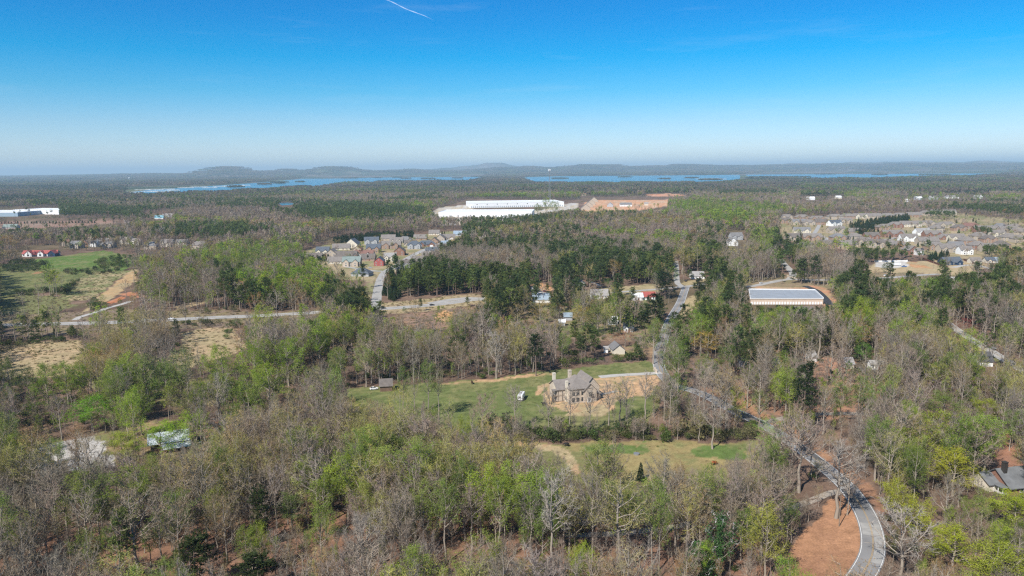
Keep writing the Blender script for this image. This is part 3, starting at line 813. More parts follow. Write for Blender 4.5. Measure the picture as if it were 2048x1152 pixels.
PATCH = [patch(800, kinds='bbbt'), patch(801, kinds='bbgt'), patch(802, kinds='pppb'), patch(803, kinds='ppgb'), patch(804, kinds='gggb'), patch(805, kinds='btgp')]
TINTS = {
 'bare_tree': [(.25, .195, .15), (.30, .24, .18), (.205, .165, .13), (.255, .19, .155), (.24, .195, .135)],
 'budding_tree': [(.34, .21, .10), (.36, .285, .13), (.29, .265, .085), (.35, .33, .095), (.31, .235, .125)],
 'leafing_tree': [(.225, .31, .045), (.285, .36, .045), (.185, .25, .05), (.255, .30, .07)],
 'pine_tree': [(.115, .155, .046), (.135, .17, .052), (.10, .135, .048)],
 'cedar_tree': [(.045, .075, .03)],
 'shrub': [(.13, .175, .05), (.17, .185, .07), (.09, .12, .042), (.20, .185, .09)],
}
# ---------------------------------------------------------------- where the woods stand
MW, MH = 1024, 760            # masks at half the photograph's scale, reaching below the frame
gx, gy = np.meshgrid(np.arange(MW) * 2 + 1.0, np.arange(MH) * 2 + 1.0)
base_mask = np.zeros((MH, MW), bool)     # no tree stands here
vis_mask = np.zeros((MH, MW), np.float32)  # chance that a tree whose silhouette would cover this is left out

def mark(poly, vis=0.0, base=True):
    global base_mask
    xs = [p[0] for p in poly]; ys = [p[1] for p in poly]
    i0, i1 = max(0, int(min(ys) / 2) - 1), min(MH, int(max(ys) / 2) + 2)
    j0, j1 = max(0, int(min(xs) / 2) - 1), min(MW, int(max(xs) / 2) + 2)
    if i0 >= i1 or j0 >= j1: return
    ins = in_poly(gx[i0:i1, j0:j1], gy[i0:i1, j0:j1], poly)
    if base: base_mask[i0:i1, j0:j1] |= ins
    if vis: vis_mask[i0:i1, j0:j1] = np.maximum(vis_mask[i0:i1, j0:j1], ins * vis)

NOBASE = {'pasture', 'dirt_track', 'dirt_yard', 'meadow', 'leaf_bank', 'straw_field', 'green_field', 'hay_field', 'cut_slope', 'red_soil', 'plowed_field', 'lawn', 'graded_lot', 'gravel_lot', 'construction_site', 'truck_yard', 'cleared_ground', 'bare_soil', 'green_strip', 'sandy_track', 'roadside', 'farm_lane'}
for name, poly, *_ in COVERS:
    if name in NOBASE: mark(poly)
for poly in LAKES: mark([(x, y + (0 if y < 352 else 2)) for x, y in poly], 1.0)
for cl, w in ROADS:
    L, Rr = [], []
    for i, p in enumerate(cl):
        d = (cl[min(i + 1, len(cl) - 1)] - cl[max(i - 1, 0)]).normalized(); n = Vector((d.y, -d.x)) * (w / 2 + 2.0)
        for s, dst in ((-1, L), (1, Rr)):
            q = p + n * s
            if q.y > 100:
                a = proj(q.x, q.y, 0.0); dst.append((a[0], a[1]))
    mark(L + Rr[::-1])
# ground and things that are seen in the photograph, so no crown may stand in front of them (1 = never)
SEEN = [
 ([(690,780),(760,772),(880,766),(1000,757),(1110,742),(1112,800),(1090,815),(1060,822),(940,830),(880,832),(870,800),(720,806)], .8),
 ([(1088,735),(1200,730),(1204,800),(1180,812),(1110,812),(1090,800)], .72),
 ([(1180,735),(1300,728),(1316,745),(1300,790),(1210,800)], .3),
 ([(1030,775),(1056,775),(1056,806),(1030,806)], 1),
 ([(1050,888),(1300,890),(1480,892),(1510,905),(1450,912),(1250,914),(1150,912),(1060,905)], .88), ([(1060,905),(1510,905),(1450,936),(1250,938),(1150,932)], .68),
 ([(1140,884),(1530,884),(1530,892),(1140,892)], .85),
 ([(1330,763),(1400,781),(1480,822),(1570,868),(1640,922),(1690,965),(1720,1000),(1750,1050),(1756,1085),(1738,1140),(1715,1152),(1650,1152),(1600,1130),(1650,1060),(1660,1000),(1640,950),(1560,885),(1470,836),(1380,790)], .76),
 ([(1312,712),(1325,712),(1330,755),(1316,750)], .6),
 ([(1326,640),(1345,600),(1362,570),(1385,570),(1382,590),(1352,650),(1330,660)], .97),
 ([(1346,535),(1362,535),(1362,575),(1346,575)], .9),
 ([(1372,590),(1404,592),(1380,635),(1356,645)], .9),
 ([(1492,576),(1640,574),(1670,590),(1668,613),(1620,613),(1495,609)], 1), ([(1492,566),(1560,556),(1640,552),(1700,553),(1700,566),(1670,575),(1492,577)], .62),
 ([(1560,505),(1582,525),(1592,548),(1570,558),(1560,540)], .85),
 ([(1700,552),(1830,546),(1830,556),(1760,562),(1700,563)], .55),
 ([(1735,522),(1900,518),(1990,520),(1990,545),(1900,548),(1840,556),(1740,550)], .95),
 ([(1565,428),(1900,422),(2048,440),(2048,505),(1950,500),(1880,520),(1700,508),(1600,492),(1562,470)], .88),
 ([(620,500),(640,480),(700,470),(800,468),(930,458),(905,478),(880,492),(840,520),(790,545),(772,555),(755,600),(740,600),(742,560),(690,565),(640,540)], .96),
 ([(745,598),(960,590),(962,604),(900,614),(760,626)], .95),
 ([(755,628),(900,620),(910,645),(880,655),(790,645)], .85),
 ([(340,628),(520,624),(640,620),(640,632),(520,638),(340,646)], .88),
 ([(0,640),(340,632),(340,646),(0,656)], .5),
 ([(40,493),(118,493),(118,512),(40,515)], .97),
 ([(70,512),(190,504),(215,505),(140,540),(100,530)], .9),
 ([(115,598),(175,552),(262,540),(278,540),(270,565),(200,612),(150,620)], .93),
 ([(0,560),(60,560),(60,590),(0,592)], .5),
 ([(210,592),(290,582),(290,598),(212,610)], .8),
 ([(120,480),(420,478),(420,498),(120,505)], .72),
 ([(0,416),(118,416),(118,430),(0,437)], .97),
 ([(0,440),(250,440),(250,448),(0,456)], .95),
 ([(288,428),(345,426),(345,437),(288,438)], .9),
 ([(0,688),(136,682),(160,712),(120,742),(0,750)], .96),
 ([(358,664),(480,655),(498,694),(450,712),(360,712)], .96),
 ([(280,700),(350,700),(410,735),(410,760),(330,750)], .5),
 ([(80,905),(190,875),(225,900),(220,925),(85,930)], .38),
 ([(285,850),(362,850),(372,880),(340,905),(285,905)], .93),
 ([(865,420),(930,398),(1180,400),(1180,412),(1066,424),(1000,428),(880,429)], 1),
 ([(1160,395),(1335,395),(1335,416),(1160,420)], .96),
 ([(1290,385),(1380,385),(1380,394),(1290,394)], .9),
 ([(1058,566),(1108,566),(1106,592),(1066,602),(1056,585)], .92),
 ([(1144,552),(1172,552),(1172,575),(1144,575)], .95),
 ([(1180,580),(1225,580),(1225,602),(1180,602)], .9),
 ([(1240,575),(1312,572),(1312,602),(1255,604)], .93),
 ([(1215,675),(1256,675),(1256,712),(1215,712)], .9),
 ([(1244,640),(1275,640),(1275,665),(1244,665)], .8),
 ([(1120,625),(1146,625),(1146,650),(1120,650)], .9),
 ([(1905,648),(1935,668),(1990,700),(2000,715),(1990,715),(1930,680),(1900,655)], .9),
 ([(1950,705),(1988,705),(1988,735),(1950,735)], .85),
 ([(1985,690),(2048,735),(2048,745),(2020,730)], .7),
 ([(1985,905),(2048,905),(2048,985),(1990,985)], 1),
 ([(1525,838),(1800,826),(1850,850),(1800,850),(1560,846)], .15),
 ([(1440,705),(1760,705),(1760,728),(1440,730)], .2),
 ([(1380,545),(1412,545),(1412,560),(1380,560)], .9),
 ([(1455,462),(1490,462),(1490,495),(1455,495)], .92),
 ([(1600,392),(1690,392),(1690,402),(1600,402)], .9), ([(1800,388),(1980,386),(1980,400),(1800,402)], .85),
 ([(735,765),(785,765),(785,785),(735,785)], .85),
 ([(1488,722),(1506,722),(1506,740),(1488,740)], .45), ([(1545,728),(1565,728),(1565,738),(1545,738)], .45), ([(1616,710),(1636,710),(1636,724),(1616,724)], .45), ([(1740,725),(1770,725),(1770,740),(1740,740)], .45),
 ([(1250,378),(1275,378),(1275,386),(1250,386)], .9), ([(1160,378),(1182,378),(1182,395),(1160,395)], .8),
 ([(240,372),(360,370),(520,364),(520,380),(300,390),(240,390)], 1),
]
for poly, v in SEEN: mark(poly, v, base=(v >= .9))

# what grows where: ellipse in the photograph -> weights of bare, budding, leafing, pine trees; and a tint choice
ZONES = [   # cx, cy, rx, ry, (bare, bud, leaf, pine), optional tint for leaf/bud
 (900, 570, 150, 45, (0, 0, .02, 1)), (850, 540, 90, 22, (.0, 0, .05, 1)), (1000, 585, 55, 35, (.1, .05, 0, 1)),
 (960, 520, 130, 26, (1, .05, .0, 0.12)), (1010, 520, 110, 18, (1, .1, 0, 0.1)),
 (950, 470, 80, 24, (.35, .3, .1, 0.5)), (1090, 465, 90, 22, (.3, .4, .05, 0.4)), (1130, 490, 150, 22, (.35, .12, .05, 0.7)),
 (700, 565, 45, 45, (.15, .1, .05, 1)), (715, 610, 50, 18, (.05, 0, 0, 1)),
 (160, 425, 150, 18, (.15, .05, .02, 1)), (420, 458, 130, 15, (.3, .1, .1, 0.8)), (700, 420, 170, 18, (.1, .08, .15, 1)), (500, 405, 200, 10, (.3, .2, .1, 0.7)),
 (300, 400, 180, 12, (.6, .3, .1, 0.5)), (470, 425, 130, 12, (1, .3, .05, 0.1)), (800, 440, 120, 14, (.7, .2, .4, 0.2)),
 (640, 565, 90, 35, (.15, .15, 1, 0)), (560, 550, 90, 40, (.5, .15, .7, 0.01)), (480, 505, 120, 28, (.3, .2, .8, 0.025)), (600, 480, 70, 30, (.5, .2, .6, 0.025)),
 (330, 560, 120, 60, (.7, .25, .35, 0.015)), (560, 620, 100, 30, (.9, .15, .1, 0.015)),
 (430, 640, 150, 40, (.9, .2, .15, 0.01)), (150, 600, 200, 60, (.9, .2, .2, .01)), (60, 570, 90, 40, (.8, .25, .2, .02)),
 (560, 720, 110, 45, (.06, .04, 1, 0)), (640, 690, 70, 45, (.3, .1, .9, 0)), (500, 780, 80, 45, (.2, .1, 1, 0)), (300, 770, 130, 50, (.12, .1, .9, 0)), (120, 770, 100, 40, (.2, .3, .8, 0)), (40, 750, 60, 45, (.3, .2, .6, 0.3)),
 (850, 680, 200, 60, (.9, .35, .22, 0.03)), (760, 660, 110, 40, (.7, .3, .35, 0.01)), (920, 720, 120, 30, (1, .25, .1, 0)), (880, 640, 60, 25, (.3, .25, .6, 0.15)),
 (1090, 640, 110, 40, (.35, .6, .25, 0.15)), (1180, 620, 70, 40, (.3, .5, .4, 0.2)),
 (1400, 610, 70, 50, (.25, .25, .3, 0.55)), (1330, 540, 40, 45, (.2, .2, .1, 1)), (1420, 480, 50, 40, (.4, .3, .1, 0.6)), (1390, 520, 40, 25, (.2, .6, .1, 0.5)),
 (1440, 420, 110, 22, (.3, .15, 1, 0.04)), (1330, 440, 100, 22, (.6, .5, .25, 0.1)), (1200, 440, 120, 16, (.5, .5, .2, 0.3)),
 (1575, 495, 35, 48, (.1, .05, .05, 1)), (1500, 530, 50, 35, (1, .1, .1, 0.03)), (1665, 525, 75, 26, (1, .04, 0, 0.025)), (1490, 505, 40, 25, (.5, .3, .2, 0.3)),
 (1880, 590, 190, 32, (.15, .08, .1, 1)), (1760, 595, 60, 40, (.2, .1, .25, 0.8)), (1820, 500, 100, 18, (.1, .05, 0, 1)), (1980, 455, 90, 22, (.15, .1, .2, 1)), (1740, 455, 60, 15, (.1, 0, .1, 1)),
 (1620, 650, 180, 40, (.5, .15, .3, 0.22)), (1800, 640, 80, 40, (.4, .15, .7, 0.15)), (1700, 620, 120, 20, (.15, .1, .4, 0.5)), (1960, 640, 110, 40, (1, .1, .08, 0.03)), (1560, 620, 70, 25, (.2, .1, .5, 0.5)),
 (1520, 680, 110, 40, (.7, .2, .2, 0.2)), (1700, 690, 150, 45, (.8, .5, .25, 0.03)), (1620, 760, 170, 60, (.9, .25, .3, 0)), (1850, 760, 160, 70, (.7, .4, .4, 0)),
 (1420, 690, 60, 50, (.3, .2, .1, 0.7)), (1380, 680, 60, 50, (.3, .15, .4, 0.5)),
 (1330, 720, 60, 40, (.5, .2, .6, 0)),
 (1880, 880, 170, 110, (.75, .4, .42, 0)), (1950, 1080, 130, 90, (.3, .1, 1, 0)), (1800, 940, 100, 60, (.5, .2, .6, 0)),
 (1250, 850, 320, 40, (.9, .2, .2, 0)), (1450, 960, 160, 60, (1, .15, .04, 0)), (1150, 980, 200, 90, (.9, .4, .17, 0)), (960, 960, 140, 100, (.85, .35, .22, 0)),
 (150, 850, 170, 60, (.9, .4, .2, 0)), (100, 1050, 200, 150, (1, .15, .12, 0)), (400, 1050, 200, 120, (.9, .2, .22, .02)), (700, 900, 260, 70, (.8, .75, .12, 0)), (700, 1040, 200, 100, (.9, .3, .24, 0)), (1000, 850, 120, 40, (.8, .4, .25, 0)),
]
def pick_kinds(px, py, x, y, r_):
    n = len(px)
    W = np.zeros((n, 4)); tot = np.zeros(n)
    for cx, cy, rx, ry, w, *_ in ZONES:
        d = ((px - cx) / rx) ** 2 + ((py - cy) / ry) ** 2
        k = np.clip(1.35 - d, 0, 1) ** 1.2
        W += k[:, None] * np.array(w); tot += k
    big = fbm(x / 330, y / 330, 11, 3); med = fbm(x / 120, y / 120, 13, 2)
    d0 = np.stack([.55 + 0 * big, .28 + 1.2 * np.clip(med - .55, 0, 1), .16 + 5 * np.clip(big - .55, 0, 1), .1 * (y > 600) + 14 * np.clip(.43 - big, 0, 1) * (y > 420)], 1)
    m = np.clip(1 - tot, 0, 1)[:, None]
    W = W / np.maximum(W.sum(1), 1e-6)[:, None] * (1 - m) + d0 / d0.sum(1)[:, None] * m
    W /= W.sum(1)[:, None]; W = np.where((y > 850)[:, None], W ** 2.4, W)
    # kinds keep company: lean each choice towards what the neighbourhood has
    comp = np.stack([vnoise(x / np.where(y > 900, 60, 21), y / np.where(y > 900, 60, 21), s) for s in (71, 72, 73, 74)], 1) ** 2 + .06
    W = W * comp; W /= W.sum(1)[:, None]
    c = W.cumsum(1); u = rng.uniform(size=n)[:, None]
    return np.minimum((u > c).sum(1), 3)
KN = ['bare_tree', 'budding_tree', 'leafing_tree', 'pine_tree']

def lookup(mask, px, py, default):
    i = (py / 2).astype(int); j = (px / 2).astype(int)
    ok = (i >= 0) & (i < MH) & (j >= 0) & (j < MW)
    out = np.full(px.shape, default, mask.dtype)
    out[ok] = mask[i[ok], j[ok]]
    return out

def spots(r0, r1, sp, az=41.0):
    a = R(az); X1 = r1 * math.sin(a)
    xs = np.arange(-X1, X1, sp); ys = np.arange(r0 * math.cos(a) * .9, r1, sp)
    x, y = np.meshgrid(xs, ys); x = x + (np.arange(len(ys))[:, None] % 2) * sp / 2
    x, y = x.ravel(), y.ravel()
    x = x + rng.uniform(-.46, .46, x.shape) * sp; y = y + rng.uniform(-.46, .46, x.shape) * sp
    r = np.hypot(x, y); k = (r >= r0) & (r < r1) & (np.abs(np.arctan2(x, y)) < a)
    return x[k], y[k]

def free(x, y, h, w, seen=True, extra=None):
    """Which trees of height h and half width w at (x, y) stand on wooded ground and hide nothing that the photograph shows."""
    bx, by, dep = proj(x, y, 0 * x)
    ok = ~lookup(base_mask, bx, by, False)
    if seen:
        u = rng.uniform(size=x.shape)
        for fz, fx in ((.25, 0), (.5, 0), (.98, 0), (.75, 0), (.62, -.75), (.62, .75), (.85, -.55), (.85, .55)):
            qx, qy, _ = proj(x + fx * w, y, h * fz)
            ok &= lookup(vis_mask, qx, qy, 0.0) <= u
    return ok, bx, by, dep
HEROES = []   # (kind, x, y, h, w) filled by the specimen trees, so that the woods leave them room

def before_heroes(x, y, h, w):
    """Trees that would stand in front of a specimen tree's crown."""
    px, py, dep = proj(x, y, h * .72); pt = proj(x, y, h)[1]; pm = proj(x, y, h * .4)[1]
    hide = np.zeros(x.shape, bool); wp = w / dep * FPX
    for cx, top, base, wx, d in HERO_VIEW:
        c0, c1 = top, top + (base - top) * (.55 if base < 1120 or wx > 110 else .8 if 1360 < cx < 1560 else .6)
        hide |= (dep < d) & (np.abs(px - cx) < wx * .42 + wp * .95) & (pt < c1) & (pm > c0)
    return hide
HERO_VIEW = []
# ---------------------------------------------------------------- single trees one can point to in the photograph
# kind, centre px, base py, top py, width px, tint, variant, label
HERO = [
 ('leafing_tree',1092,430,396,30,(.25,.33,.06),1,'pale green tree in front of the far warehouse middle'),
 ('leafing_tree',1110,428,402,24,(.22,.29,.06),3,'smaller green tree beside the pale one at the far warehouse'),
 ('leafing_tree',1076,432,408,22,(.2,.27,.06),0,'green tree at the near warehouse end'),
 ('leafing_tree',1306,728,640,50,(.2,.26,.06),0,'green tree crowding the road above the stone house drive'),
 ('bare_tree',1337,738,652,46,(.27,.22,.17),0,'bare tree crowding the road opposite the stone house drive'),
 ('leafing_tree',1347,722,640,48,(.19,.25,.06),2,'tall green tree leaning over the road beyond the drive'),
 ('pine_tree',1352,700,628,42,(.085,.115,.04),1,'dark pine crowding the hidden stretch of road'),
 ('budding_tree',1309,702,640,40,(.3,.26,.1),3,'buff tree beside the road behind the cream house'),
 ('bare_tree',1326,775,690,44,(.28,.23,.18),5,'slender bare tree between the drive and the road'),
 ('bare_tree',1290,838,745,46,(.3,.25,.2),1,'bare tree before the straw yard of the stone house'),
 ('bare_tree',1252,848,752,46,(.33,.28,.23),3,'pale bare tree screening the straw yard'),
 ('bare_tree',1218,860,762,40,(.3,.25,.2),5,'slim bare tree in front of the stone house corner'),
 ('bare_tree',1180,866,775,38,(.31,.26,.21),1,'slim bare tree screening the stone house front'),
 ('bare_tree',1140,868,772,38,(.33,.28,.23),5,'slim pale tree in the brush before the stone house'),
 ('budding_tree',1240,842,758,44,(.34,.33,.1),2,'yellow-green budding tree before the straw yard'),
 ('bare_tree',1098,866,772,40,(.3,.25,.2),3,'bare tree in the brush below the camper'),
 ('bare_tree',1340,850,752,50,(.29,.24,.19),0,'broad bare tree in the brush by the road'),
 ('bare_tree',1388,862,770,48,(.3,.25,.2),2,'broad bare tree in the brush halfway to the road'),
 ('bare_tree',1450,872,785,46,(.29,.24,.2),0,'bare tree in the brush near the driveway mouth'),
 ('bare_tree',1030,862,770,40,(.31,.26,.21),5,'thin bare tree below the pasture'),
 ('leafing_tree',448,790,692,70,(.225,.32,.03),1,'bright lime round-headed tree, first of the lime clump beyond the barn lane'),
 ('leafing_tree',514,782,683,66,(.235,.33,.03),3,'bright lime tree in the middle of the lime clump beyond the barn lane'),
 ('leafing_tree',578,772,678,74,(.22,.31,.035),1,'broad lime tree at the far end of the lime clump'),
 ('leafing_tree',541,822,733,96,(.235,.31,.04),1,'wide lime-gold tree in front of the lime clump'),
 ('leafing_tree',500,845,758,80,(.21,.28,.05),3,'paler lime tree lowest in front of the lime clump'),
 ('leafing_tree',638,745,655,48,(.225,.32,.035),2,'slim bright lime tree past the lime clump'),
 ('leafing_tree',97,815,728,66,(.17,.25,.035),1,'green spreading tree near the edge above the gravel lot'),
 ('leafing_tree',139,818,724,62,(.185,.26,.035),0,'taller green tree second from the edge above the gravel lot'),
 ('leafing_tree',172,815,730,50,(.18,.26,.035),4,'green tree third from the edge above the gravel lot'),
 ('leafing_tree',296,812,712,58,(.2,.24,.075),2,'pale olive-green tall tree at the rough field'),
 ('leafing_tree',378,812,695,60,(.2,.24,.075),4,'tall pale green tree rising from the rough field'),
 ('leafing_tree',60,800,735,44,(.11,.15,.04),3,'dark green tree at the photo edge below the straw field'),
 ('leafing_tree',22,795,720,50,(.12,.16,.04),1,'dull green tree at the very edge below the straw field'),
 ('leafing_tree',690,725,640,40,(.2,.26,.05),4,'light green tree above the lime clump near the cleared ground'),
 ('leafing_tree',912,700,632,44,(.2,.25,.05),0,'green-gold tree in front of the bare orange soil'),
 ('leafing_tree',1195,668,610,52,(.2,.23,.06),1,'large soft green tree among the hamlet houses'),
 ('leafing_tree',1355,790,690,60,(.17,.23,.055),0,'tall green tree arching over the road past the drive'),
 ('budding_tree',1080,662,600,60,(.34,.24,.075),1,'broad golden-brown tree on the near side of the hamlet'),
 ('budding_tree',1165,660,615,50,(.36,.25,.06),3,'ochre round tree beside the long shed of the hamlet'),
 ('budding_tree',1035,655,608,50,(.3,.22,.09),1,'brown-gold domed tree beyond the pasture woods'),
 ('pine_tree',1035,640,612,30,(.05,.075,.03),1,'dark round pine beside the brown-gold domed tree'),
 ('pine_tree',1070,640,612,30,(.05,.075,.03),0,'second dark round pine by the golden-brown tree'),
 ('budding_tree',1365,548,502,60,(.33,.26,.07),1,'large golden-green tree beyond the crossroads'),
 ('budding_tree',2030,560,500,60,(.34,.25,.09),1,'large golden-brown tree at the edge past the navy house'),
 ('leafing_tree',185,862,792,84,(.17,.36,.03),3,'vivid green round tree standing alone beyond the gravel lot'),
 ('leafing_tree',325,918,848,96,(.25,.38,.035),1,'lime green many-stemmed tree in front of the metal barn roof'),
 ('leafing_tree',390,888,824,76,(.25,.35,.035),3,'yellow-green tree beside the open side of the metal barn'),
 ('leafing_tree',246,925,864,84,(.29,.34,.045),1,'olive-lime spreading tree between the gravel lot and the barn'),
 ('leafing_tree',70,850,805,58,(.15,.22,.04),3,'small green dome tree above the gravel lot near the edge'),
 ('leafing_tree',1530,1160,1018,104,(.34,.34,.07),1,'broad yellow-green tree on the edge of the bare leafy bank'),
 ('bare_tree',1800,1175,1008,150,(.33,.29,.25),4,'large bare tree with pale limbs leaning over the road bend'),
 ('bare_tree',1672,1036,882,104,(.30,.26,.22),5,'tall bare tree on the leafy bank beside the road'),
 ('bare_tree',1694,1030,915,60,(.2,.165,.14),3,'dark slim bare tree by the road just behind the utility pole'),
 ('budding_tree',1236,1160,950,128,(.30,.27,.11),2,'tall pale-trunked forked tree with yellowish buds below the meadow'),
 ('bare_tree',1104,1160,938,92,(.36,.32,.27),1,'white-barked bare tree with long side limbs below the meadow'),
 ('leafing_tree',1303,1155,958,66,(.22,.29,.06),2,'tall slim pale-trunked tree topped with lime leaves below the meadow'),
 ('leafing_tree',1318,1158,965,50,(.21,.28,.06),4,'slimmer twin of the pale-trunked lime-topped tree below the meadow'),
 ('bare_tree',993,757,660,62,(.36,.32,.28),4,'big pale bare tree with a rounded crown behind the pasture'),
 ('pine_tree',1072,752,668,40,(.05,.075,.03),0,'dark pine at the pasture edge beside the pale bare tree'),
 ('pine_tree',1605,862,728,56,(.055,.08,.03),1,'tall dark pine standing over the wooded driveway'),
 ('cedar_tree',1580,722,672,50,(.055,.075,.025),0,'round dark evergreen above the sheds in the wood'),
 ('budding_tree',1635,713,684,36,(.27,.26,.055),1,'small yellow-olive round tree beside the round dark evergreen'),
 ('bare_tree',1660,762,690,70,(.30,.225,.175),2,'wide tan fan-shaped bare tree in the middle of the wood'),
 ('leafing_tree',1730,728,686,38,(.13,.27,.035),3,'vivid green tree beside the white shed in the wood'),
 ('budding_tree',1415,722,664,66,(.48,.32,.07),1,'golden orange domed tree beyond the road'),
 ('budding_tree',1250,694,661,40,(.40,.16,.07),1,'rust-red tree behind the small cream house'),
 ('budding_tree',1222,694,668,30,(.34,.165,.085),3,'smaller rust-brown tree behind the small cream house'),
 ('budding_tree',1926,672,636,44,(.24,.045,.04),1,'dark crimson tree at the top of the straight lane'),
 ('leafing_tree',808,838,734,30,(.16,.22,.05),2,'slim green tree at the pasture, furthest of the row from the house'),
 ('budding_tree',830,842,730,30,(.21,.22,.08),0,'slim olive tree second in the row along the pasture'),
 ('leafing_tree',857,838,722,42,(.17,.23,.05),2,'tallest green tree of the row standing in the pasture'),
 ('budding_tree',878,838,732,32,(.2,.2,.07),2,'slim olive tree nearest the camper in the pasture row'),
 ('leafing_tree',1905,1145,1062,118,(.36,.40,.04),1,'large yellow-green dome tree near the bottom corner beyond the bend'),
 ('leafing_tree',1985,1200,1092,138,(.33,.37,.05),3,'very wide lime tree cut by the bottom corner of the photo'),
 ('leafing_tree',2025,1065,985,92,(.35,.42,.035),1,'bright lime tree in front of the grey-roofed house'),
 ('leafing_tree',1905,992,905,108,(.40,.40,.045),1,'flat-topped yellow-lime tree beside the grey-roofed house'),
 ('leafing_tree',1792,1050,965,70,(.38,.40,.05),1,'yellow-lime tree over the outer verge of the road bend'),
 ('leafing_tree',1832,1082,998,78,(.39,.41,.045),3,'yellow-lime tree next outward from the road bend verge'),
 ('leafing_tree',1965,845,800,74,(.32,.36,.04),1,'flat yellow-green tree below the straight lane'),
 ('leafing_tree',1885,850,785,80,(.18,.24,.05),1,'mid-green spreading tree between the lane and the driveway'),
 ('budding_tree',1870,790,728,70,(.28,.28,.06),1,'mustard-green layered tree below the dark-roofed shed'),
 ('bare_tree',965,868,785,54,(.33,.21,.18),2,'pinkish bare tree at the lower edge of the pasture'),
 ('cedar_tree',1281,962,922,18,(.035,.06,.028),1,'small dark cedar on the near side of the meadow'),
 ('pine_tree',526,1095,978,44,(.06,.08,.028),3,'dark evergreen rising among bare trees below the barn lane'),
 ('pine_tree',392,1185,1072,78,(.06,.08,.028),3,'wide dark evergreen at the bottom edge of the photo'),
 ('pine_tree',512,1200,1108,90,(.055,.075,.028),3,'low dark evergreen beside the widest one at the bottom edge'),
 ('leafing_tree',350,1105,984,98,(.16,.22,.05),1,'green dome-crowned tree alone among bare trees below the barn'),
 ('leafing_tree',585,1065,985,64,(.15,.205,.06),3,'rounded blue-green tree midway between barn and meadow'),
 ('leafing_tree',652,1070,952,54,(.22,.28,.05),2,'tall yellow-green tree midway between barn and meadow'),
 ('leafing_tree',645,1145,1012,66,(.2,.26,.05),4,'lime tree just below the tall yellow-green one'),
 ('leafing_tree',892,1125,962,66,(.2,.26,.06),2,'tall green-topped tree below the sandy track'),
 ('leafing_tree',1000,1130,955,70,(.21,.27,.05),2,'tall lime tree at the near corner of the meadow'),
 ('leafing_tree',1460,762,690,48,(.15,.2,.05),4,'leafy green tree overhanging the straight white road'),
 ('leafing_tree',1352,770,678,54,(.17,.23,.055),0,'tall green tree where the road passes the big house drive'),
 ('budding_tree',1518,858,780,46,(.22,.25,.07),1,'olive-green tree beside the mouth of the wooded driveway'),
 ('leafing_tree',1680,845,765,48,(.17,.24,.05),0,'green tree over the middle of the wooded driveway'),
 ('leafing_tree',1715,842,752,52,(.18,.26,.045),4,'bright green tree beside the middle of the wooded driveway'),
 ('pine_tree',1310,650,588,44,(.04,.062,.028),1,'dark spreading pine beside the road at the red-roofed house'),
 ('pine_tree',1290,688,622,46,(.042,.062,.026),0,'dark pine on the near side of the road bend by small houses'),
 ('pine_tree',1330,598,545,42,(.042,.066,.028),1,'big dark pine at the crossroads corner'),
 ('pine_tree',1398,596,556,26,(.045,.065,.03),0,'dark pine on the far corner of the crossroads'),
 ('bare_tree',1425,898,800,50,(.25,.22,.18),1,'bare tree at the corner between the meadow and the road'),
 ('bare_tree',440,850,745,60,(.3,.27,.22),0,'pale leaning bare tree above the red soil by the barn'),
 ('budding_tree',545,800,735,90,(.22,.24,.05),1,'green-gold spreading tree beyond the barn lane'),
 ('budding_tree',20,505,470,52,(.34,.2,.06),1,'golden brown domed tree beside the red-roofed lodge'),
 ('leafing_tree',1217,578,556,14,(.12,.2,.04),3,'small green tree by the crossroad lawn'),
 ('leafing_tree',1768,546,526,14,(.1,.16,.04),3,'lone small green tree on the graded lot'),
 ('leafing_tree',808,626,614,9,(.08,.17,.03),3,'small lone green sapling on the highway verge'),
 ('budding_tree',1228,560,520,34,(.36,.24,.06),3,'yellow-gold tree at the end of the crossroad lawn'),
 ('leafing_tree',140,500,480,16,(.07,.11,.03),3,'small dark green tree in the green field by the lodge'),
]
def top_height(p, px, ty):
    v = pix_uv(px, ty)[1]
    return CAM_H + p.y * (v * CP - SP) / (CP + v * SP)
col_count = {}
def add_tree(kind, x, y, h, w, rz, tint, vi, label, group, z=0.0):
    tm, cm, H, Wd = KIND[kind][vi % len(KIND[kind])]
    root = bpy.data.objects.new(kind, None); col.objects.link(root)
    root.empty_display_size = .5
    root.location = (x, y, z); root.rotation_euler = (0, 0, rz)
    root.scale = (w / Wd, w / Wd, h / H)
    tag(root, label, KIND_CAT[kind], group)
    for nm, me in (('trunk', tm), ('crown', cm)):
        o = bpy.data.objects.new(nm, me); col.objects.link(o); o.parent = root
        o['tint'] = [float(c) for c in tint]
    col_count[kind] = col_count.get(kind, 0) + 1
    return root
KIND_CAT = {'bare_tree': 'bare tree', 'budding_tree': 'tree', 'leafing_tree': 'tree', 'pine_tree': 'pine', 'cedar_tree': 'evergreen', 'shrub': 'shrub'}
GROUPS = {'bare_tree': 'bare trees of the nearer woods', 'budding_tree': 'budding trees of the nearer woods', 'leafing_tree': 'green trees of the nearer woods',
          'pine_tree': 'pines of the nearer woods', 'cedar_tree': 'clipped evergreens by the houses', 'shrub': 'shrubs along hedges and field edges'}
for kind, cx, by, ty, wpx, tint, vi, label in HERO:
    p = at(cx, by); k = mpp(cx, by)
    dep = p.y * CP + CAM_H * SP
    # height from the picture: the top projects to ty
    z = top_height(p, cx, ty)
    w = wpx * k * .5 * (1 - z / CAM_H * .4)
    add_tree(kind, p.x, p.y, z, w, rng.uniform(0, 6.28), tint, vi, label, GROUPS[kind])
    HEROES.append((p.x, p.y, w)); HERO_VIEW.append((cx, ty, by, wpx, dep))

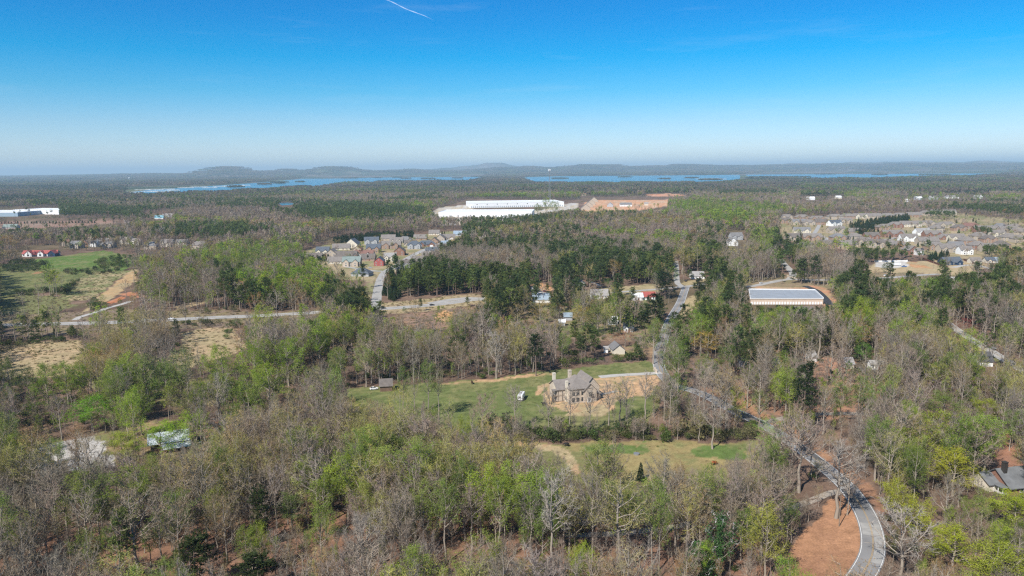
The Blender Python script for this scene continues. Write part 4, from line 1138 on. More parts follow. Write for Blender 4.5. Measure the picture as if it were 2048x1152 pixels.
# two trees wrapped in dark glossy evergreen leaves at the bottom edge
M_GLOSSY = mat('glossy_leaves', (.04, .09, .024), .8, .12, noise=(.5, .35))
def ivy_tree(px, by, ty, wpx, seed, label, name, dense):
    p = at(px, by); H = top_height(p, px, ty); w = wpx * mpp(px, by) * .45
    root = empty(name, p); tag(root, label, 'evergreen')
    r = np.random.default_rng(seed)
    T, K = deciduous(seed, H, .3, w, twig_n=3, limbs=14, sec=4, up=.4)
    mesh_obj('trunk', join(T, K, 0).mesh('ivy_trunk', [M_BARK, M_BARK]), root)
    L = TB()
    blobs = [(np.array((0, 0, H * u)), .9 if not dense else w * .9 * math.sin(math.pi * (.12 + .8 * u)) ** .7) for u in np.linspace(.06, .94, 16)]
    n = 3200 if dense else 2400
    Vt = np.array(T.V)
    for k in range(n):
        if dense or k % 3 == 0:
            c, q = blobs[r.integers(len(blobs))]
            pos = c + unit(r.normal(size=3)) * q * r.uniform(.7, 1.05) * np.array((1, 1, .8))
        else:
            pos = Vt[r.integers(len(Vt))] + r.normal(size=3) * .55
        if pos[2] < .2: continue
        L.leaf(pos, r.uniform(.35, .7), np.array((1, 1, 1)), 0, r)
    mesh_obj('foliage', L.mesh('ivy_leaves', [M_GLOSSY]), root)
    HEROES.append((p.x, p.y, w)); HERO_VIEW.append((px, ty, by + 40, wpx, p.y * CP + CAM_H * SP))
ivy_tree(1398, 1165, 1092, 82, 31, 'dense dark glossy evergreen tree at the bottom edge', 'evergreen_tree', True)
ivy_tree(1436, 1160, 1025, 78, 33, 'tall ivy-clad tree beside the dense glossy evergreen', 'ivy_clad_tree', False)

# ---------------------------------------------------------------- hedges, shrubs and planted evergreens
SHRUBS = [  # outline px, spacing m, height range, tint index or None, kind
 ([(10,540),(20,524),(60,520),(95,530),(98,538),(60,544),(20,546)], 7, (3, 5.5), 2, 'shrub'),
 ([(100,590),(120,578),(150,562),(160,556),(164,562),(150,575),(128,590),(108,596)], 7, (3, 5), 2, 'shrub'),
 ([(0,592),(40,586),(95,580),(96,590),(40,594),(0,598)], 8, (3, 5), 2, 'shrub'),
 ([(125,545),(160,536),(200,540),(240,536),(240,544),(200,548),(150,552)], 9, (3, 6), 2, 'shrub'),
 ([(185,525),(225,512),(270,510),(280,530),(240,538),(200,536)], 10, (3, 6), 0, 'shrub'),
 ([(275,575),(310,560),(330,570),(320,590),(290,596),(276,590)], 8, (3, 6), 0, 'shrub'),
 ([(180,600),(190,595),(205,612),(200,625),(180,625)], 7, (2.5, 4.5), 0, 'shrub'),
 ([(940,872),(1000,850),(1100,862),(1200,866),(1320,862),(1440,866),(1530,862),(1535,880),(1420,886),(1300,882),(1150,886),(1010,886),(950,886)], 5.5, (2, 4.5), None, 'shrub'),
 ([(960,856),(1100,866),(1300,866),(1520,864),(1530,880),(1420,884),(1200,882),(1010,884),(950,884)], 4.5, (2.5, 6), None, 'shrub'),
 ([(1280,835),(1400,835),(1500,850),(1520,862),(1400,862),(1280,860)], 8, (2, 4), None, 'shrub'),
 ([(900,752),(1000,746),(1100,735),(1200,726),(1285,716),(1290,722),(1190,730),(1100,737),(1000,752),(900,760)], 6, (2.5, 5), 0, 'shrub'),
 ([(0,690),(60,684),(130,672),(160,668),(150,680),(80,690),(0,700)], 6, (2.5, 5), 2, 'shrub'),
 ([(230,700),(270,688),(320,690),(330,700),(290,708),(240,712)], 6, (3, 5), 2, 'shrub'),
 ([(440,660),(475,640),(490,660),(470,690),(455,690)], 9, (3, 5), 0, 'shrub'),
 ([(1130,610),(1180,600),(1240,606),(1250,620),(1180,622),(1140,622)], 7, (3, 6), 0, 'shrub'),
 ([(1310,640),(1335,640),(1330,668),(1312,665)], 7, (3, 6), 0, 'shrub'),
 ([(345,625),(440,618),(500,616),(500,624),(420,628),(345,632)], 8, (2, 4), 3, 'shrub'),
 ([(345,648),(440,644),(470,640),(470,648),(400,652),(345,656)], 7, (2, 4), 3, 'shrub'),
 ([(1590,555),(1612,552),(1612,558),(1594,561)], 5, (3, 4.5), 0, 'shrub'),
 ([(668,482),(690,478),(700,480),(690,486),(668,487)], 6, (8, 10), 0, 'cedar_tree'),
 ([(700,478),(760,472),(830,470),(830,476),(760,480),(705,484)], 7, (9, 12), 0, 'cedar_tree'),
 ([(778,553),(792,560),(800,600),(785,606),(766,596),(768,575)], 6, (8, 12), 0, 'cedar_tree'),
 ([(778,550),(840,544),(842,550),(782,558)], 6, (8, 11), 0, 'cedar_tree'),
 ([(1850,520),(1895,508),(1898,518),(1860,524)], 6, (7, 10), 0, 'cedar_tree'),
 ([(1700,452),(1745,446),(1750,462),(1730,470),(1705,468)], 9, (9, 14), 0, 'cedar_tree'),
 ([(1745,446),(1815,436),(1820,446),(1750,456)], 8, (10, 14), 0, 'cedar_tree'),
 ([(1690,525),(1790,527),(1790,518),(1700,514)], 8, (11, 18), 0, 'pine_tree'),
 ([(1800,524),(1850,524),(1850,517),(1800,515)], 9, (9, 15), 0, 'pine_tree'),
 ([(1960,522),(2048,532),(2048,510),(1970,506)], 9, (11, 18), 0, 'pine_tree'),
 ([(1850,438),(1910,441),(1910,432),(1855,430)], 11, (12, 18), 0, 'pine_tree'),
 ([(1945,470),(1985,478),(1990,470),(1950,462)], 10, (10, 16), 0, 'pine_tree'),
 ([(630,518),(655,512),(662,520),(640,526)], 5, (6, 8), 0, 'cedar_tree'),
 ([(1593,484),(1604,482),(1604,488),(1594,489)], 5, (6, 8), 0, 'cedar_tree'),
]
tree_rows = {k: [] for k in ('bare_tree', 'budding_tree', 'leafing_tree', 'pine_tree', 'cedar_tree', 'shrub')}
for poly, sp, hr, ti, kind in SHRUBS:
    wp = np.array(world_poly(poly)); x0, y0 = wp.min(0); x1, y1 = wp.max(0)
    x, y = np.meshgrid(np.arange(x0, x1, sp), np.arange(y0, y1, sp)); x = x.ravel() + rng.uniform(-.45, .45, x.size) * sp; y = y.ravel() + rng.uniform(-.45, .45, y.size) * sp
    k = in_poly(x, y, [tuple(p) for p in wp]); x, y = x[k], y[k]
    road_ok = np.ones(len(x), bool)
    for cl, w in ROADS:
        c = np.array([tuple(p) for p in cl]); d = np.hypot(x[:, None] - c[None, :, 0], y[:, None] - c[None, :, 1]).min(1); road_ok &= d > w / 2 + 2
    for a, b in zip(x[road_ok], y[road_ok]):
        if kind == 'shrub' and rng.uniform() < .22: continue
        h = rng.uniform(*hr) * (1 if kind != 'shrub' else rng.choice([.7, 1.0, 1.25])); w = h * (rng.uniform(.6, .95) if kind == 'shrub' else rng.uniform(.2, .28))
        T = TINTS[kind]; t = ti if ti is not None and rng.uniform() < .6 else int(rng.integers(len(T)))
        tree_rows[kind].append((a, b, h, w, rng.uniform(0, 6.28), t % len(T), int(rng.integers(3))))

# ---------------------------------------------------------------- the woods: every tree of the nearer woods, then the mass beyond
# open, see-through stands: ellipse in the photograph and share of trees missing
THIN = [(120, 1120, 260, 160, .36), (450, 1160, 260, 130, .26), (760, 1150, 160, 110, .12), (1150, 1150, 240, 110, .2), (1600, 790, 90, 40, .12), (900, 1180, 200, 80, .25), (160, 960, 140, 50, .3)]
def grow(r0, r1, sp, lod):
    x, y = spots(r0, r1, sp)
    kindsets = []
    hvar = fbm(x / 160, y / 160, 91, 2)
    h0 = 17.0 + 9 * hvar + rng.normal(size=x.shape) * 3.3
    bx, by, dep = proj(x, y, 0 * x)
    cx_, cy_, _ = proj(x, y, h0 * .7)
    kd = pick_kinds(cx_, cy_, x, y, r0)
    # budding and leafing undergrowth trees are lower
    h0 = np.where((kd == 2) & (rng.uniform(size=x.shape) < .35), h0 * .72, h0); h0 = np.where(kd == 3, h0 * 1.02, h0)
    w = h0 * np.array([.215, .235, .235, .165])[kd] * rng.uniform(.78, 1.25, x.shape)
    ok, *_ = free(x, y, h0, w)
    low = rng.uniform(.28, .55, x.shape); ok2, *_ = free(x, y, h0 * low, w * (low + .12))
    use = ~ok & ok2 & (rng.uniform(size=x.shape) < .8)
    h0 = np.where(use, h0 * low, h0); w = np.where(use, w * (low + .12), w); ok = ok | use
    ok &= ~(before_heroes(x, y, h0, w) & (rng.uniform(size=x.shape) < .97))
    bx0, by0, _d = proj(x, y, 0 * x)
    thin = np.zeros(len(x))
    for cx0, cy0, rx0, ry0, a0 in THIN: thin = np.maximum(thin, a0 * np.clip(1.4 - ((bx0 - cx0) / rx0) ** 2 - ((by0 - cy0) / ry0) ** 2, 0, 1))
    ok &= rng.uniform(size=x.shape) > thin
    gap = fbm(x / 75, y / 75, 141, 2); ok &= ~((gap < .36) & (rng.uniform(size=x.shape) < .45) & (y > 420))
    for hx, hy, hw in HEROES: ok &= np.hypot(x - hx, y - hy) > hw * .8 + 1.2
    for cl, wd in ROADS:
        c = np.array([tuple(p) for p in cl]); b = (x > c[:, 0].min() - 9) & (x < c[:, 0].max() + 9) & (y > c[:, 1].min() - 9) & (y < c[:, 1].max() + 9)
        i = np.nonzero(b & ok)[0]
        if len(i):
            d = np.hypot(x[i][:, None] - c[None, :, 0], y[i][:, None] - c[None, :, 1]).min(1); ok[i[d < wd / 2 + 3.2]] = False
    for i in np.nonzero(ok)[0]:
        k = KN[kd[i]]; T = TINTS[k]
        # tints drift over the woods, so that trees of a tone stand together
        q = vnoise(x[i:i + 1] / 55, y[i:i + 1] / 55, 33)[0] * len(T) * 1.25 - .1 + rng.normal() * .7
        tree_rows[k].append((x[i], y[i], h0[i], w[i], rng.uniform(0, 6.28), int(np.clip(q, 0, len(T) - 1)), int(rng.integers(6)), lod))
grow(138, 360, 6.0, 0)
grow(360, 1000, 6.3, 1)
grow(1000, 2000, 8.4, 2)
grow(2000, 3300, 10.5, 2)

# saplings and slender understorey trees under the near woods
x, y = spots(138, 420, 5.6, 40)
h0 = rng.uniform(6, 13, x.shape); w = h0 * rng.uniform(.14, .22, x.shape)
ok, *_ = free(x, y, h0, w)
ok &= rng.uniform(size=x.shape) < .62
for cl, wd in ROADS:
    c = np.array([tuple(p) for p in cl]); i = np.nonzero(ok & (x > c[:, 0].min() - 6) & (x < c[:, 0].max() + 6) & (y > c[:, 1].min() - 6) & (y < c[:, 1].max() + 6))[0]
    if len(i): ok[i[np.hypot(x[i][:, None] - c[None, :, 0], y[i][:, None] - c[None, :, 1]).min(1) < wd / 2 + 2.5]] = False
for i in np.nonzero(ok)[0]:
    k = ['bare_tree', 'bare_tree', 'bare_tree', 'budding_tree', 'leafing_tree'][int(rng.integers(5))]
    tree_rows[k].append((x[i], y[i], h0[i], w[i], rng.uniform(0, 6.28), int(rng.integers(len(TINTS[k]))), int(rng.integers(6)), 0))

# trees in the gardens of the two subdivisions and the hamlet
YARDS = [([(605,545),(600,505),(650,490),(740,480),(830,472),(900,462),(930,468),(885,492),(830,520),(790,545),(755,570),(735,560),(690,560)], 110),
         ([(1570,440),(1720,428),(1900,425),(2048,440),(2048,510),(1960,515),(1800,505),(1700,498),(1600,488),(1570,470)], 620), ([(1180,575),(1320,570),(1330,640),(1260,680),(1160,660),(1100,640)], 26)]
for poly, n in YARDS:
    wp = np.array(world_poly(poly)); x0, y0 = wp.min(0); x1, y1 = wp.max(0); k = 0; tries = 0
    while k < n and tries < 4000:
        tries += 1
        a, b = rng.uniform(x0, x1), rng.uniform(y0, y1)
        if not in_poly(np.array([a]), np.array([b]), [tuple(p) for p in wp])[0]: continue
        if any(np.hypot(a - c.x, b - c.y) < w / 2 + 2.5 for cl, w in ROADS for c in cl[::2] if abs(c.y - b) < 20): continue
        kind = str(rng.choice(['budding_tree', 'bare_tree', 'leafing_tree', 'cedar_tree', 'shrub'], p=[.32, .22, .14, .17, .15]))
        h = {'cedar_tree': rng.uniform(4, 9), 'shrub': rng.uniform(1.2, 2.2)}.get(kind, rng.uniform(6, 15)); w = h * (.24 if kind == 'cedar_tree' else .7 if kind == 'shrub' else rng.uniform(.26, .36))
        tree_rows[kind].append((a, b, h, w, rng.uniform(0, 6.28), int(rng.integers(len(TINTS[kind]))), int(rng.integers(6)), 1)); k += 1
# ---------------------------------------------------------------- instanced woods
def scatter(name, pts, rot, scl, tint, idx, meshes):
    """One object of kind stuff: copies of the meshes at the points, by geometry nodes."""
    me = bpy.data.meshes.new(name)
    n = len(pts)
    me.vertices.add(n); me.vertices.foreach_set('co', np.asarray(pts, np.float32).ravel())
    for an, ty, dt, arr in (('rot', 'FLOAT_VECTOR', 'vector', rot), ('scl', 'FLOAT_VECTOR', 'vector', scl), ('tint', 'FLOAT_VECTOR', 'vector', tint)):
        a = me.attributes.new(an, ty, 'POINT'); a.data.foreach_set(dt, np.asarray(arr, np.float32).ravel())
    a = me.attributes.new('idx', 'INT', 'POINT'); a.data.foreach_set('value', np.asarray(idx, np.int32))
    o = mesh_obj(name, me)
    ng = bpy.data.node_groups.new(name, 'GeometryNodeTree')
    ng.interface.new_socket('Geometry', in_out='INPUT', socket_type='NodeSocketGeometry')
    ng.interface.new_socket('Geometry', in_out='OUTPUT', socket_type='NodeSocketGeometry')
    gi = ng.nodes.new('NodeGroupInput'); go = ng.nodes.new('NodeGroupOutput')
    jn = ng.nodes.new('GeometryNodeJoinGeometry')
    infos = []
    for m in meshes:
        so = bpy.data.objects.new(name + '_source', m)
        oi = ng.nodes.new('GeometryNodeObjectInfo'); oi.inputs['Object'].default_value = so; oi.inputs['As Instance'].default_value = True
        infos.append(oi)
    for oi in reversed(infos): ng.links.new(oi.outputs['Geometry'], jn.inputs['Geometry'])
    iop = ng.nodes.new('GeometryNodeInstanceOnPoints'); iop.inputs['Pick Instance'].default_value = True
    def attr(nm, dt):
        a = ng.nodes.new('GeometryNodeInputNamedAttribute'); a.data_type = dt; a.inputs['Name'].default_value = nm
        return a.outputs['Attribute']
    ng.links.new(gi.outputs[0], iop.inputs['Points']); ng.links.new(jn.outputs[0], iop.inputs['Instance'])
    ng.links.new(attr('idx', 'INT'), iop.inputs['Instance Index'])
    rt = ng.nodes.new('FunctionNodeEulerToRotation'); ng.links.new(attr('rot', 'FLOAT_VECTOR'), rt.inputs[0]); ng.links.new(rt.outputs[0], iop.inputs['Rotation'])
    ng.links.new(attr('scl', 'FLOAT_VECTOR'), iop.inputs['Scale'])
    ng.links.new(iop.outputs[0], go.inputs[0])
    md = o.modifiers.new('scatter', 'NODES'); md.node_group = ng
    tag(o, kind='stuff')
    return o

THINGS_MAX = 300
SRC, OFFS = [], {}
for table, nm in ((KIND, 'close'), (MID, 'mid'), (FAR, 'far')):
    for k, v in table.items():
        OFFS[(nm, k)] = (len(SRC), len(v))
        for m in v:
            if nm == 'close':   # trunk and crown in one mesh
                bm = bmesh.new(); bm.from_mesh(m[0]); n0 = len(bm.faces); bm.from_mesh(m[1])
                if k in ('pine_tree', 'cedar_tree', 'shrub'):
                    bm.faces.ensure_lookup_table()
                    for f in bm.faces[n0:]: f.material_index += 1
                me = bpy.data.meshes.new(k + '_whole'); bm.to_mesh(me); bm.free()
                for mm in ([M_BARK, M_LEAF, M_BARK] if k in ('pine_tree', 'cedar_tree', 'shrub') else MT): me.materials.append(mm)
                SRC.append(me)
            else: SRC.append(m)
NOMH = {'bare_tree': 21.0, 'budding_tree': 21.0, 'leafing_tree': 21.0, 'pine_tree': 24.0, 'cedar_tree': 10.0, 'shrub': 3.2}
NOMW = {'bare_tree': 4.3, 'budding_tree': 4.7, 'leafing_tree': 4.8, 'pine_tree': 3.7, 'cedar_tree': 2.3, 'shrub': 2.4}
THINGS = []
P_, R_, S_, T_, I_ = [], [], [], [], []
for kind, rows in tree_rows.items():
    if not rows: continue
    A = np.array([r[:4] for r in rows])
    px, py, dep = proj(A[:, 0], A[:, 1], A[:, 2] * .8)
    size = A[:, 2] / dep
    infr = (px > 0) & (px < 2048) & (py > 0) & (py < 1150)
    # a tree with nearer ones right in front of it hardly shows: prefer those whose crown stands free
    order = np.argsort(-(size * (infr + 1e-3)))
    quota = THINGS_MAX - col_count.get(kind, 0) - 4
    top = set(int(i) for i in order[:quota] if infr[i])
    for i, r in enumerate(rows):
        x, y, h, w, rz, ti, vi = r[:7]
        T = TINTS[kind][ti]
        vj = float(np.exp(rng.normal() * .13)); T = tuple(c * vj for c in T)
        j = float(np.clip(rng.normal() * .05, -.1, .1)); T = (T[0] * (1 + j), T[1], T[2] * (1 - j))
        T = tuple(max(.01, c) for c in T)
        if i in top: THINGS.append((kind, x, y, h, w, rz, T, vi, ti)); continue
        d = math.hypot(x, y)
        tab = 'close' if d < 360 else ('mid' if d < 1000 else 'far')
        if (tab, kind) not in OFFS: tab = 'mid' if ('mid', kind) in OFFS else 'close'
        o0, n0 = OFFS[(tab, kind)]
        P_.append((x, y, 0)); R_.append((rng.normal() * .03, rng.normal() * .03, rz)); S_.append((w / NOMW[kind], w / NOMW[kind], h / NOMH[kind])); T_.append(T); I_.append(o0 + vi % n0)
scatter('forest', P_, R_, S_, T_, I_, SRC)
print('forest', len(P_), 'things', len(THINGS))

# distant woods as patches of crowns, out to the hills
P_, R_, S_, T_, I_ = [], [], [], [], []
lake_w = [world_poly(p) for p in LAKES]
for r0, r1, sp, sc_ in ((3200, 6500, 82, 1.0), (6500, 13000, 150, 1.7), (13000, 24000, 330, 3.4)):
    x, y = spots(r0, r1, sp, 39)
    px, py, _ = proj(x, y, 0 * x)
    ok = np.ones(len(x), bool)
    for wp, lp in zip(lake_w, LAKES):
        for ox in (-.55, 0, .55):
            for oy in (-.55, 0, .55):
                ok &= ~in_poly(x + ox * sp, y + oy * sp, wp)
    ok &= lookup(vis_mask, px, py - 2, 0.0) < .6
    big = fbm(x / 700, y / 700, 111, 3); med = fbm(x / 260, y / 260, 113, 2)
    for i in np.nonzero(ok)[0]:
        if big[i] < .43: k = 2 if med[i] < .5 else 3
        elif big[i] > .6: k = 4 if med[i] > .5 else 1
        else: k = 0 if med[i] < .52 else (1 if med[i] < .6 else 5)
        z = float(terrain_h(np.array([x[i]]), np.array([y[i]]))[0])
        hz = (1.0 if r0 < 6000 else 1.25 if r0 < 12000 else 1.6) * rng.uniform(.8, 1.2)
        P_.append((x[i], y[i], z - .5)); R_.append((0, 0, rng.uniform(0, 6.28))); S_.append((sc_, sc_, hz)); b = float(rng.uniform(.85, 1.2)); T_.append((b, b, b)); I_.append(k)
scatter('distant_forest', P_, R_, S_, T_, I_, PATCH)
print('patches', len(P_))

# brush on the woodland floor
P_, R_, S_, T_, I_ = [], [], [], [], []
x, y = spots(140, 620, 4.6, 38)
ok, bx, by, dep = free(x, y, 2.5 + 0 * x, 2 + 0 * x)
dens = fbm(x / 40, y / 40, 121, 3)
ok &= rng.uniform(size=x.shape) < np.clip((dens - .32) * 2.8, .12, .85)
allsrc = TWIGGY + [MID['shrub'][0], MID['shrub'][1]]
for i in np.nonzero(ok)[0]:
    u = rng.uniform(); s = rng.uniform(.5, 1.15)
    P_.append((x[i], y[i], 0)); R_.append((0, 0, rng.uniform(0, 6.28))); S_.append((s, s, s * rng.uniform(.7, 1.1)))
    if u < .8: I_.append(int(rng.integers(3))); T_.append((1, 1, 1))
    else: I_.append(3 + int(rng.integers(2))); T_.append(TINTS['shrub'][int(rng.integers(4))])
scatter('undergrowth', P_, R_, S_, T_, I_, allsrc)

# tussocks and weeds on the open ground
def tussock(seed, n=26, s=.8, h=.7):
    r = np.random.default_rng(seed); K = TB()
    for k in range(n):
        p = np.array((r.normal() * s * .5, r.normal() * s * .5, 0)); d = unit(r.normal(size=3) * .6 + np.array((0, 0, 1)))
        K.sliver(p, p + d * h * r.uniform(.5, 1.2), .22, np.array((1, 1, 1)) * r.uniform(.7, 1.3), 0, r)
    return K.mesh('tussock', [M_LEAF])
TUSS = [tussock(900 + k) for k in range(3)]
P_, R_, S_, T_, I_ = [], [], [], [], []
for names, prob, tints, hs in (({'straw_field', 'rough_field', 'cleared_ground', 'roadside', 'hay_field'}, .5, [(.34, .27, .15), (.26, .22, .10), (.16, .16, .06), (.22, .16, .11)], (.6, 1.8)),
                               ({'pasture', 'meadow'}, .16, [(.15, .18, .05), (.25, .22, .10), (.3, .25, .13)], (.35, .9))):
    for name, poly, *_ in COVERS:
        if name not in names: continue
        wp = np.array(world_poly(poly)); x0, y0 = wp.min(0); x1, y1 = wp.max(0)
        sp = 3.2 if y0 < 700 else 5.0
        x, y = np.meshgrid(np.arange(x0, x1, sp), np.arange(y0, y1, sp)); x = x.ravel() + rng.uniform(-.5, .5, x.size) * sp; y = y.ravel() + rng.uniform(-.5, .5, y.size) * sp
        k = in_poly(x, y, [tuple(p) for p in wp]) & (rng.uniform(size=x.shape) < prob * 2 * fbm(x / 17, y / 17, 131, 2)) & (np.abs(np.arctan2(x, y)) < R(40))
        for cl, w in ROADS:
            c = np.array([tuple(p) for p in cl])
            i = np.nonzero(k)[0]
            if len(i):
                d = np.hypot(x[i][:, None] - c[None, :, 0], y[i][:, None] - c[None, :, 1]).min(1); k[i[d < w / 2 + .7]] = False
        for a, b in zip(x[k], y[k]):
            s = rng.uniform(*hs); P_.append((a, b, 0)); R_.append((0, 0, rng.uniform(0, 6.28))); S_.append((s, s, s * .9)); T_.append(tints[int(rng.integers(len(tints)))]); I_.append(int(rng.integers(3)))
scatter('grass', P_, R_, S_, T_, I_, TUSS)


# every tree that is a thing gets its own label: look first, then the nearest landmark, then its place among its like
LANDMARKS = [('the metal barn', 325, 895), ('the gravel lot', 150, 905), ('the vivid green round tree', 185, 862), ('the brown shed', 770, 783), ('the pasture’s middle', 930, 800), ('the white camper', 1043, 798), ('the stone house', 1156, 806), ('the stone house drive', 1260, 749),
 ('the meadow’s middle', 1320, 915), ('the sandy track', 1100, 900), ('the rust-brown cow', 1428, 930), ('the road bend', 1740, 1085), ('the leafy bank', 1620, 1090), ('the wooded driveway', 1680, 830), ('the trailer home', 1755, 739), ('the small cream house', 1236, 709), ('the crossroads', 1364, 575),
 ('the storage building', 1570, 609), ('the straight lane', 1960, 690), ('the grey-shingled edge house', 2030, 985), ('the glossy evergreen', 1400, 1160), ('the pale-trunked forked tree', 1236, 1160), ('the green dome-crowned tree', 350, 1105), ('the straw field', 430, 680), ('the highway', 250, 645), ('the subdivision street', 760, 560),
 ('the cleared ground', 860, 640), ('the turnout', 940, 598), ('the red-roofed lodge', 77, 513), ('the graded lot', 1780, 540), ('the widest lime tree', 1985, 1195), ('the flat-topped yellow-lime tree', 1905, 990), ('the tall dark driveway pine', 1605, 862), ('the plowed field', 120, 448), ('the large tan-roofed subdivision', 1750, 470), ('the navy house', 1907, 530), ('the wide dark bottom evergreen', 392, 1185), ('the tall green-topped tree', 892, 1125), ('the old dark shed', 1152, 1066), ('the crimson tree', 1926, 672), ('the big pale bare tree', 993, 757)]
LM = [(n_, at(a, b)) for n_, a, b in LANDMARKS]
TONES = {'bare_tree': ['grey-brown', 'pale tan', 'dark grey', 'pinkish grey', 'tan-grey'], 'budding_tree': ['rust-budded', 'buff', 'olive', 'yellow-olive', 'tan-budded'], 'leafing_tree': ['green', 'lime', 'deep green', 'soft green'], 'pine_tree': ['green', 'olive green', 'dark green'], 'cedar_tree': ['dark'], 'shrub': ['green', 'olive', 'dark green', 'brownish']}
WORD = {'bare_tree': 'bare tree', 'budding_tree': 'tree', 'leafing_tree': 'leafy tree', 'pine_tree': 'pine', 'cedar_tree': 'conical evergreen', 'shrub': 'shrub'}
like = {}
for row_ in THINGS:
    kind, x, y, h, w, rz, T, vi, ti = row_
    ds = [((math.hypot(x - p.x, y - p.y)), n_, p) for n_, p in LM]
    dist, nm, p = min(ds, key=lambda q: q[0])
    rel = 'beyond' if y - p.y > 1.3 * abs(x - p.x) else 'in front of' if p.y - y > 1.3 * abs(x - p.x) else 'beside'
    med = NOMH[kind] * (1.0 if kind not in ('cedar_tree', 'shrub') else 1)
    size = 'tall ' if h > med * 1.12 else 'low ' if h < med * .72 else ''
    rat = (w / h) / (NOMW[kind] / NOMH[kind])
    shape = 'broad ' if rat > 1.12 else 'slender ' if rat < .88 else ''
    key = '%s%s%s %s' % (size, shape, TONES[kind][ti], WORD[kind]), rel, nm
    like.setdefault(key, []).append((dist, row_))
def nth(i): return '' if i == 0 else ordinal(i) + ' '
for (what, rel, nm), L_ in like.items():
    L_.sort(key=lambda q: q[0])
    for i, (dist, (kind, x, y, h, w, rz, T, vi, ti)) in enumerate(L_):
        lab = '%s %s %s' % (what, rel, nm) if len(L_) == 1 else '%s, %snearest such %s %s' % (what, nth(i), rel, nm)
        add_tree(kind, x, y, h, w, rz, T, vi, lab, GROUPS[kind])
# ---------------------------------------------------------------- houses
ROOFS = {'tan': mat('tan_shingles', (.205, .182, .163), noise=(.5, .16)), 'grey': mat('grey_shingles', (.185, .18, .178), noise=(.5, .15)), 'slate': mat('slate_shingles', (.10, .115, .135), noise=(.5, .15)),
         'brown': mat('brown_shingles', (.15, .13, .115), noise=(.5, .18)), 'rust': mat('red_brown_shingles', (.21, .115, .092), noise=(.5, .15)), 'pale': mat('pale_grey_shingles', (.30, .285, .27), noise=(.5, .12)),
         'green': mat('grey_green_shingles', (.20, .245, .225), noise=(.5, .15)), 'red': mat('red_metal_roof', (.34, .085, .07), .6, .4, noise=(.3, .12)), 'blue': mat('blue_metal_roof', (.26, .325, .385), .6, .3, noise=(.3, .1)),
         'white': mat('white_roof', (.74, .75, .75), .6, noise=(.1, .05)), 'zinc': mat('zinc_roof', (.30, .325, .35), .6, .25, 0.0, noise=(.2, .1)), 'dark': mat('dark_shingles', (.085, .083, .085), noise=(.5, .2)), 'teal': mat('teal_metal_roof', (.17, .34, .40), .55, .4, noise=(.3, .1))}
WALLS = {'white': mat('white_siding', (.76, .755, .73), noise=(.6, .05)), 'cream': mat('cream_siding', (.62, .56, .45), noise=(.6, .06)), 'beige': mat('beige_siding', (.42, .355, .28), noise=(.6, .07)),
         'brick': mat('red_brick', (.26, .14, .10), noise=(3.0, .22)), 'tanbrick': mat('tan_brick', (.33, .225, .165), noise=(3.0, .2)), 'stone': mat('pale_stone', (.50, .42, .335), noise=(2.2, .3), bump=.3), 'redside': mat('red_siding', (.36, .105, .095), noise=(.6, .08)),
         'grey': mat('grey_siding', (.40, .405, .41), noise=(.6, .06)), 'navy': mat('navy_siding', (.025, .05, .095), noise=(.6, .08)), 'brownside': mat('brown_boards', (.17, .11, .075), noise=(.8, .2))}
M_GLASS = mat('window_glass', (.035, .045, .055), .12, .6)
M_TRIM = mat('white_trim', (.78, .77, .74), .6)
M_DARKTRIM = mat('dark_trim', (.05, .045, .04), .6)
M_DOOR = mat('door_paint', (.16, .07, .05), .5)
M_STEEL = mat('galvanised_steel', (.36, .37, .38), .45, .4, .5, noise=(.5, .12))
M_WOOD = mat('weathered_wood', (.24, .19, .145), .9, .1, noise=(1.2, .25))

def gable_roof(w, d, h, rise, oh=.5, th=.22):
    """Two roof slabs, ridge along x, over walls of w x d x h."""
    m = MB(); W, D = w / 2 + oh, d / 2 + oh; k = rise / (d / 2); z0 = h - oh * k
    for s in (-1, 1):
        a, b, c, e = (-W, s * D, z0), (W, s * D, z0), (W, 0, h + rise), (-W, 0, h + rise)
        up = lambda p: (p[0], p[1], p[2] + th)
        m.poly([up(a), up(b), up(c), up(e)] if s < 0 else [up(b), up(a), up(e), up(c)])
        m.poly([a, e, c, b] if s < 0 else [b, c, e, a])
        for p, q in ((a, b), (b, c), (e, a)): m.poly([p, q, up(q), up(p)])
    return m
def hip_roof(w, d, h, rise, oh=.55, th=.2):
    m = MB(); W, D = w / 2 + oh, d / 2 + oh; r = max(0.0, (w - d) / 2) if w >= d else 0.0; q = max(0.0, (d - w) / 2) if d > w else 0.0
    z0 = h - .12; zt = h + rise
    A, B, C_, E = (-W, -D, z0 + th), (W, -D, z0 + th), (W, D, z0 + th), (-W, D, z0 + th)
    R1, R2 = (-r, -q, zt), (r, q, zt)
    if w >= d: m.poly([A, B, R2, R1]); m.poly([B, C_, R2]); m.poly([C_, E, R1, R2]); m.poly([E, A, R1])
    else: m.poly([A, B, R1]); m.poly([B, C_, R2, R1]); m.poly([C_, E, R2]); m.poly([E, A, R1, R2])
    m.box(-W, -D, z0, W, D, z0 + th - .01)
    return m
def gable_walls(w, d, h, rise):
    m = MB(); W, D = w / 2, d / 2
    m.poly([(-W, -D, 0), (W, -D, 0), (W, -D, h), (-W, -D, h)]); m.poly([(W, D, 0), (-W, D, 0), (-W, D, h), (W, D, h)])
    m.poly([(W, -D, 0), (W, D, 0), (W, D, h), (W, 0, h + rise - .02), (W, -D, h)]); m.poly([(-W, D, 0), (-W, -D, 0), (-W, -D, h), (-W, 0, h + rise - .02), (-W, D, h)])
    return m
def box_walls(w, d, h):
    m = MB(); m.box(-w / 2, -d / 2, 0, w / 2, d / 2, h); return m

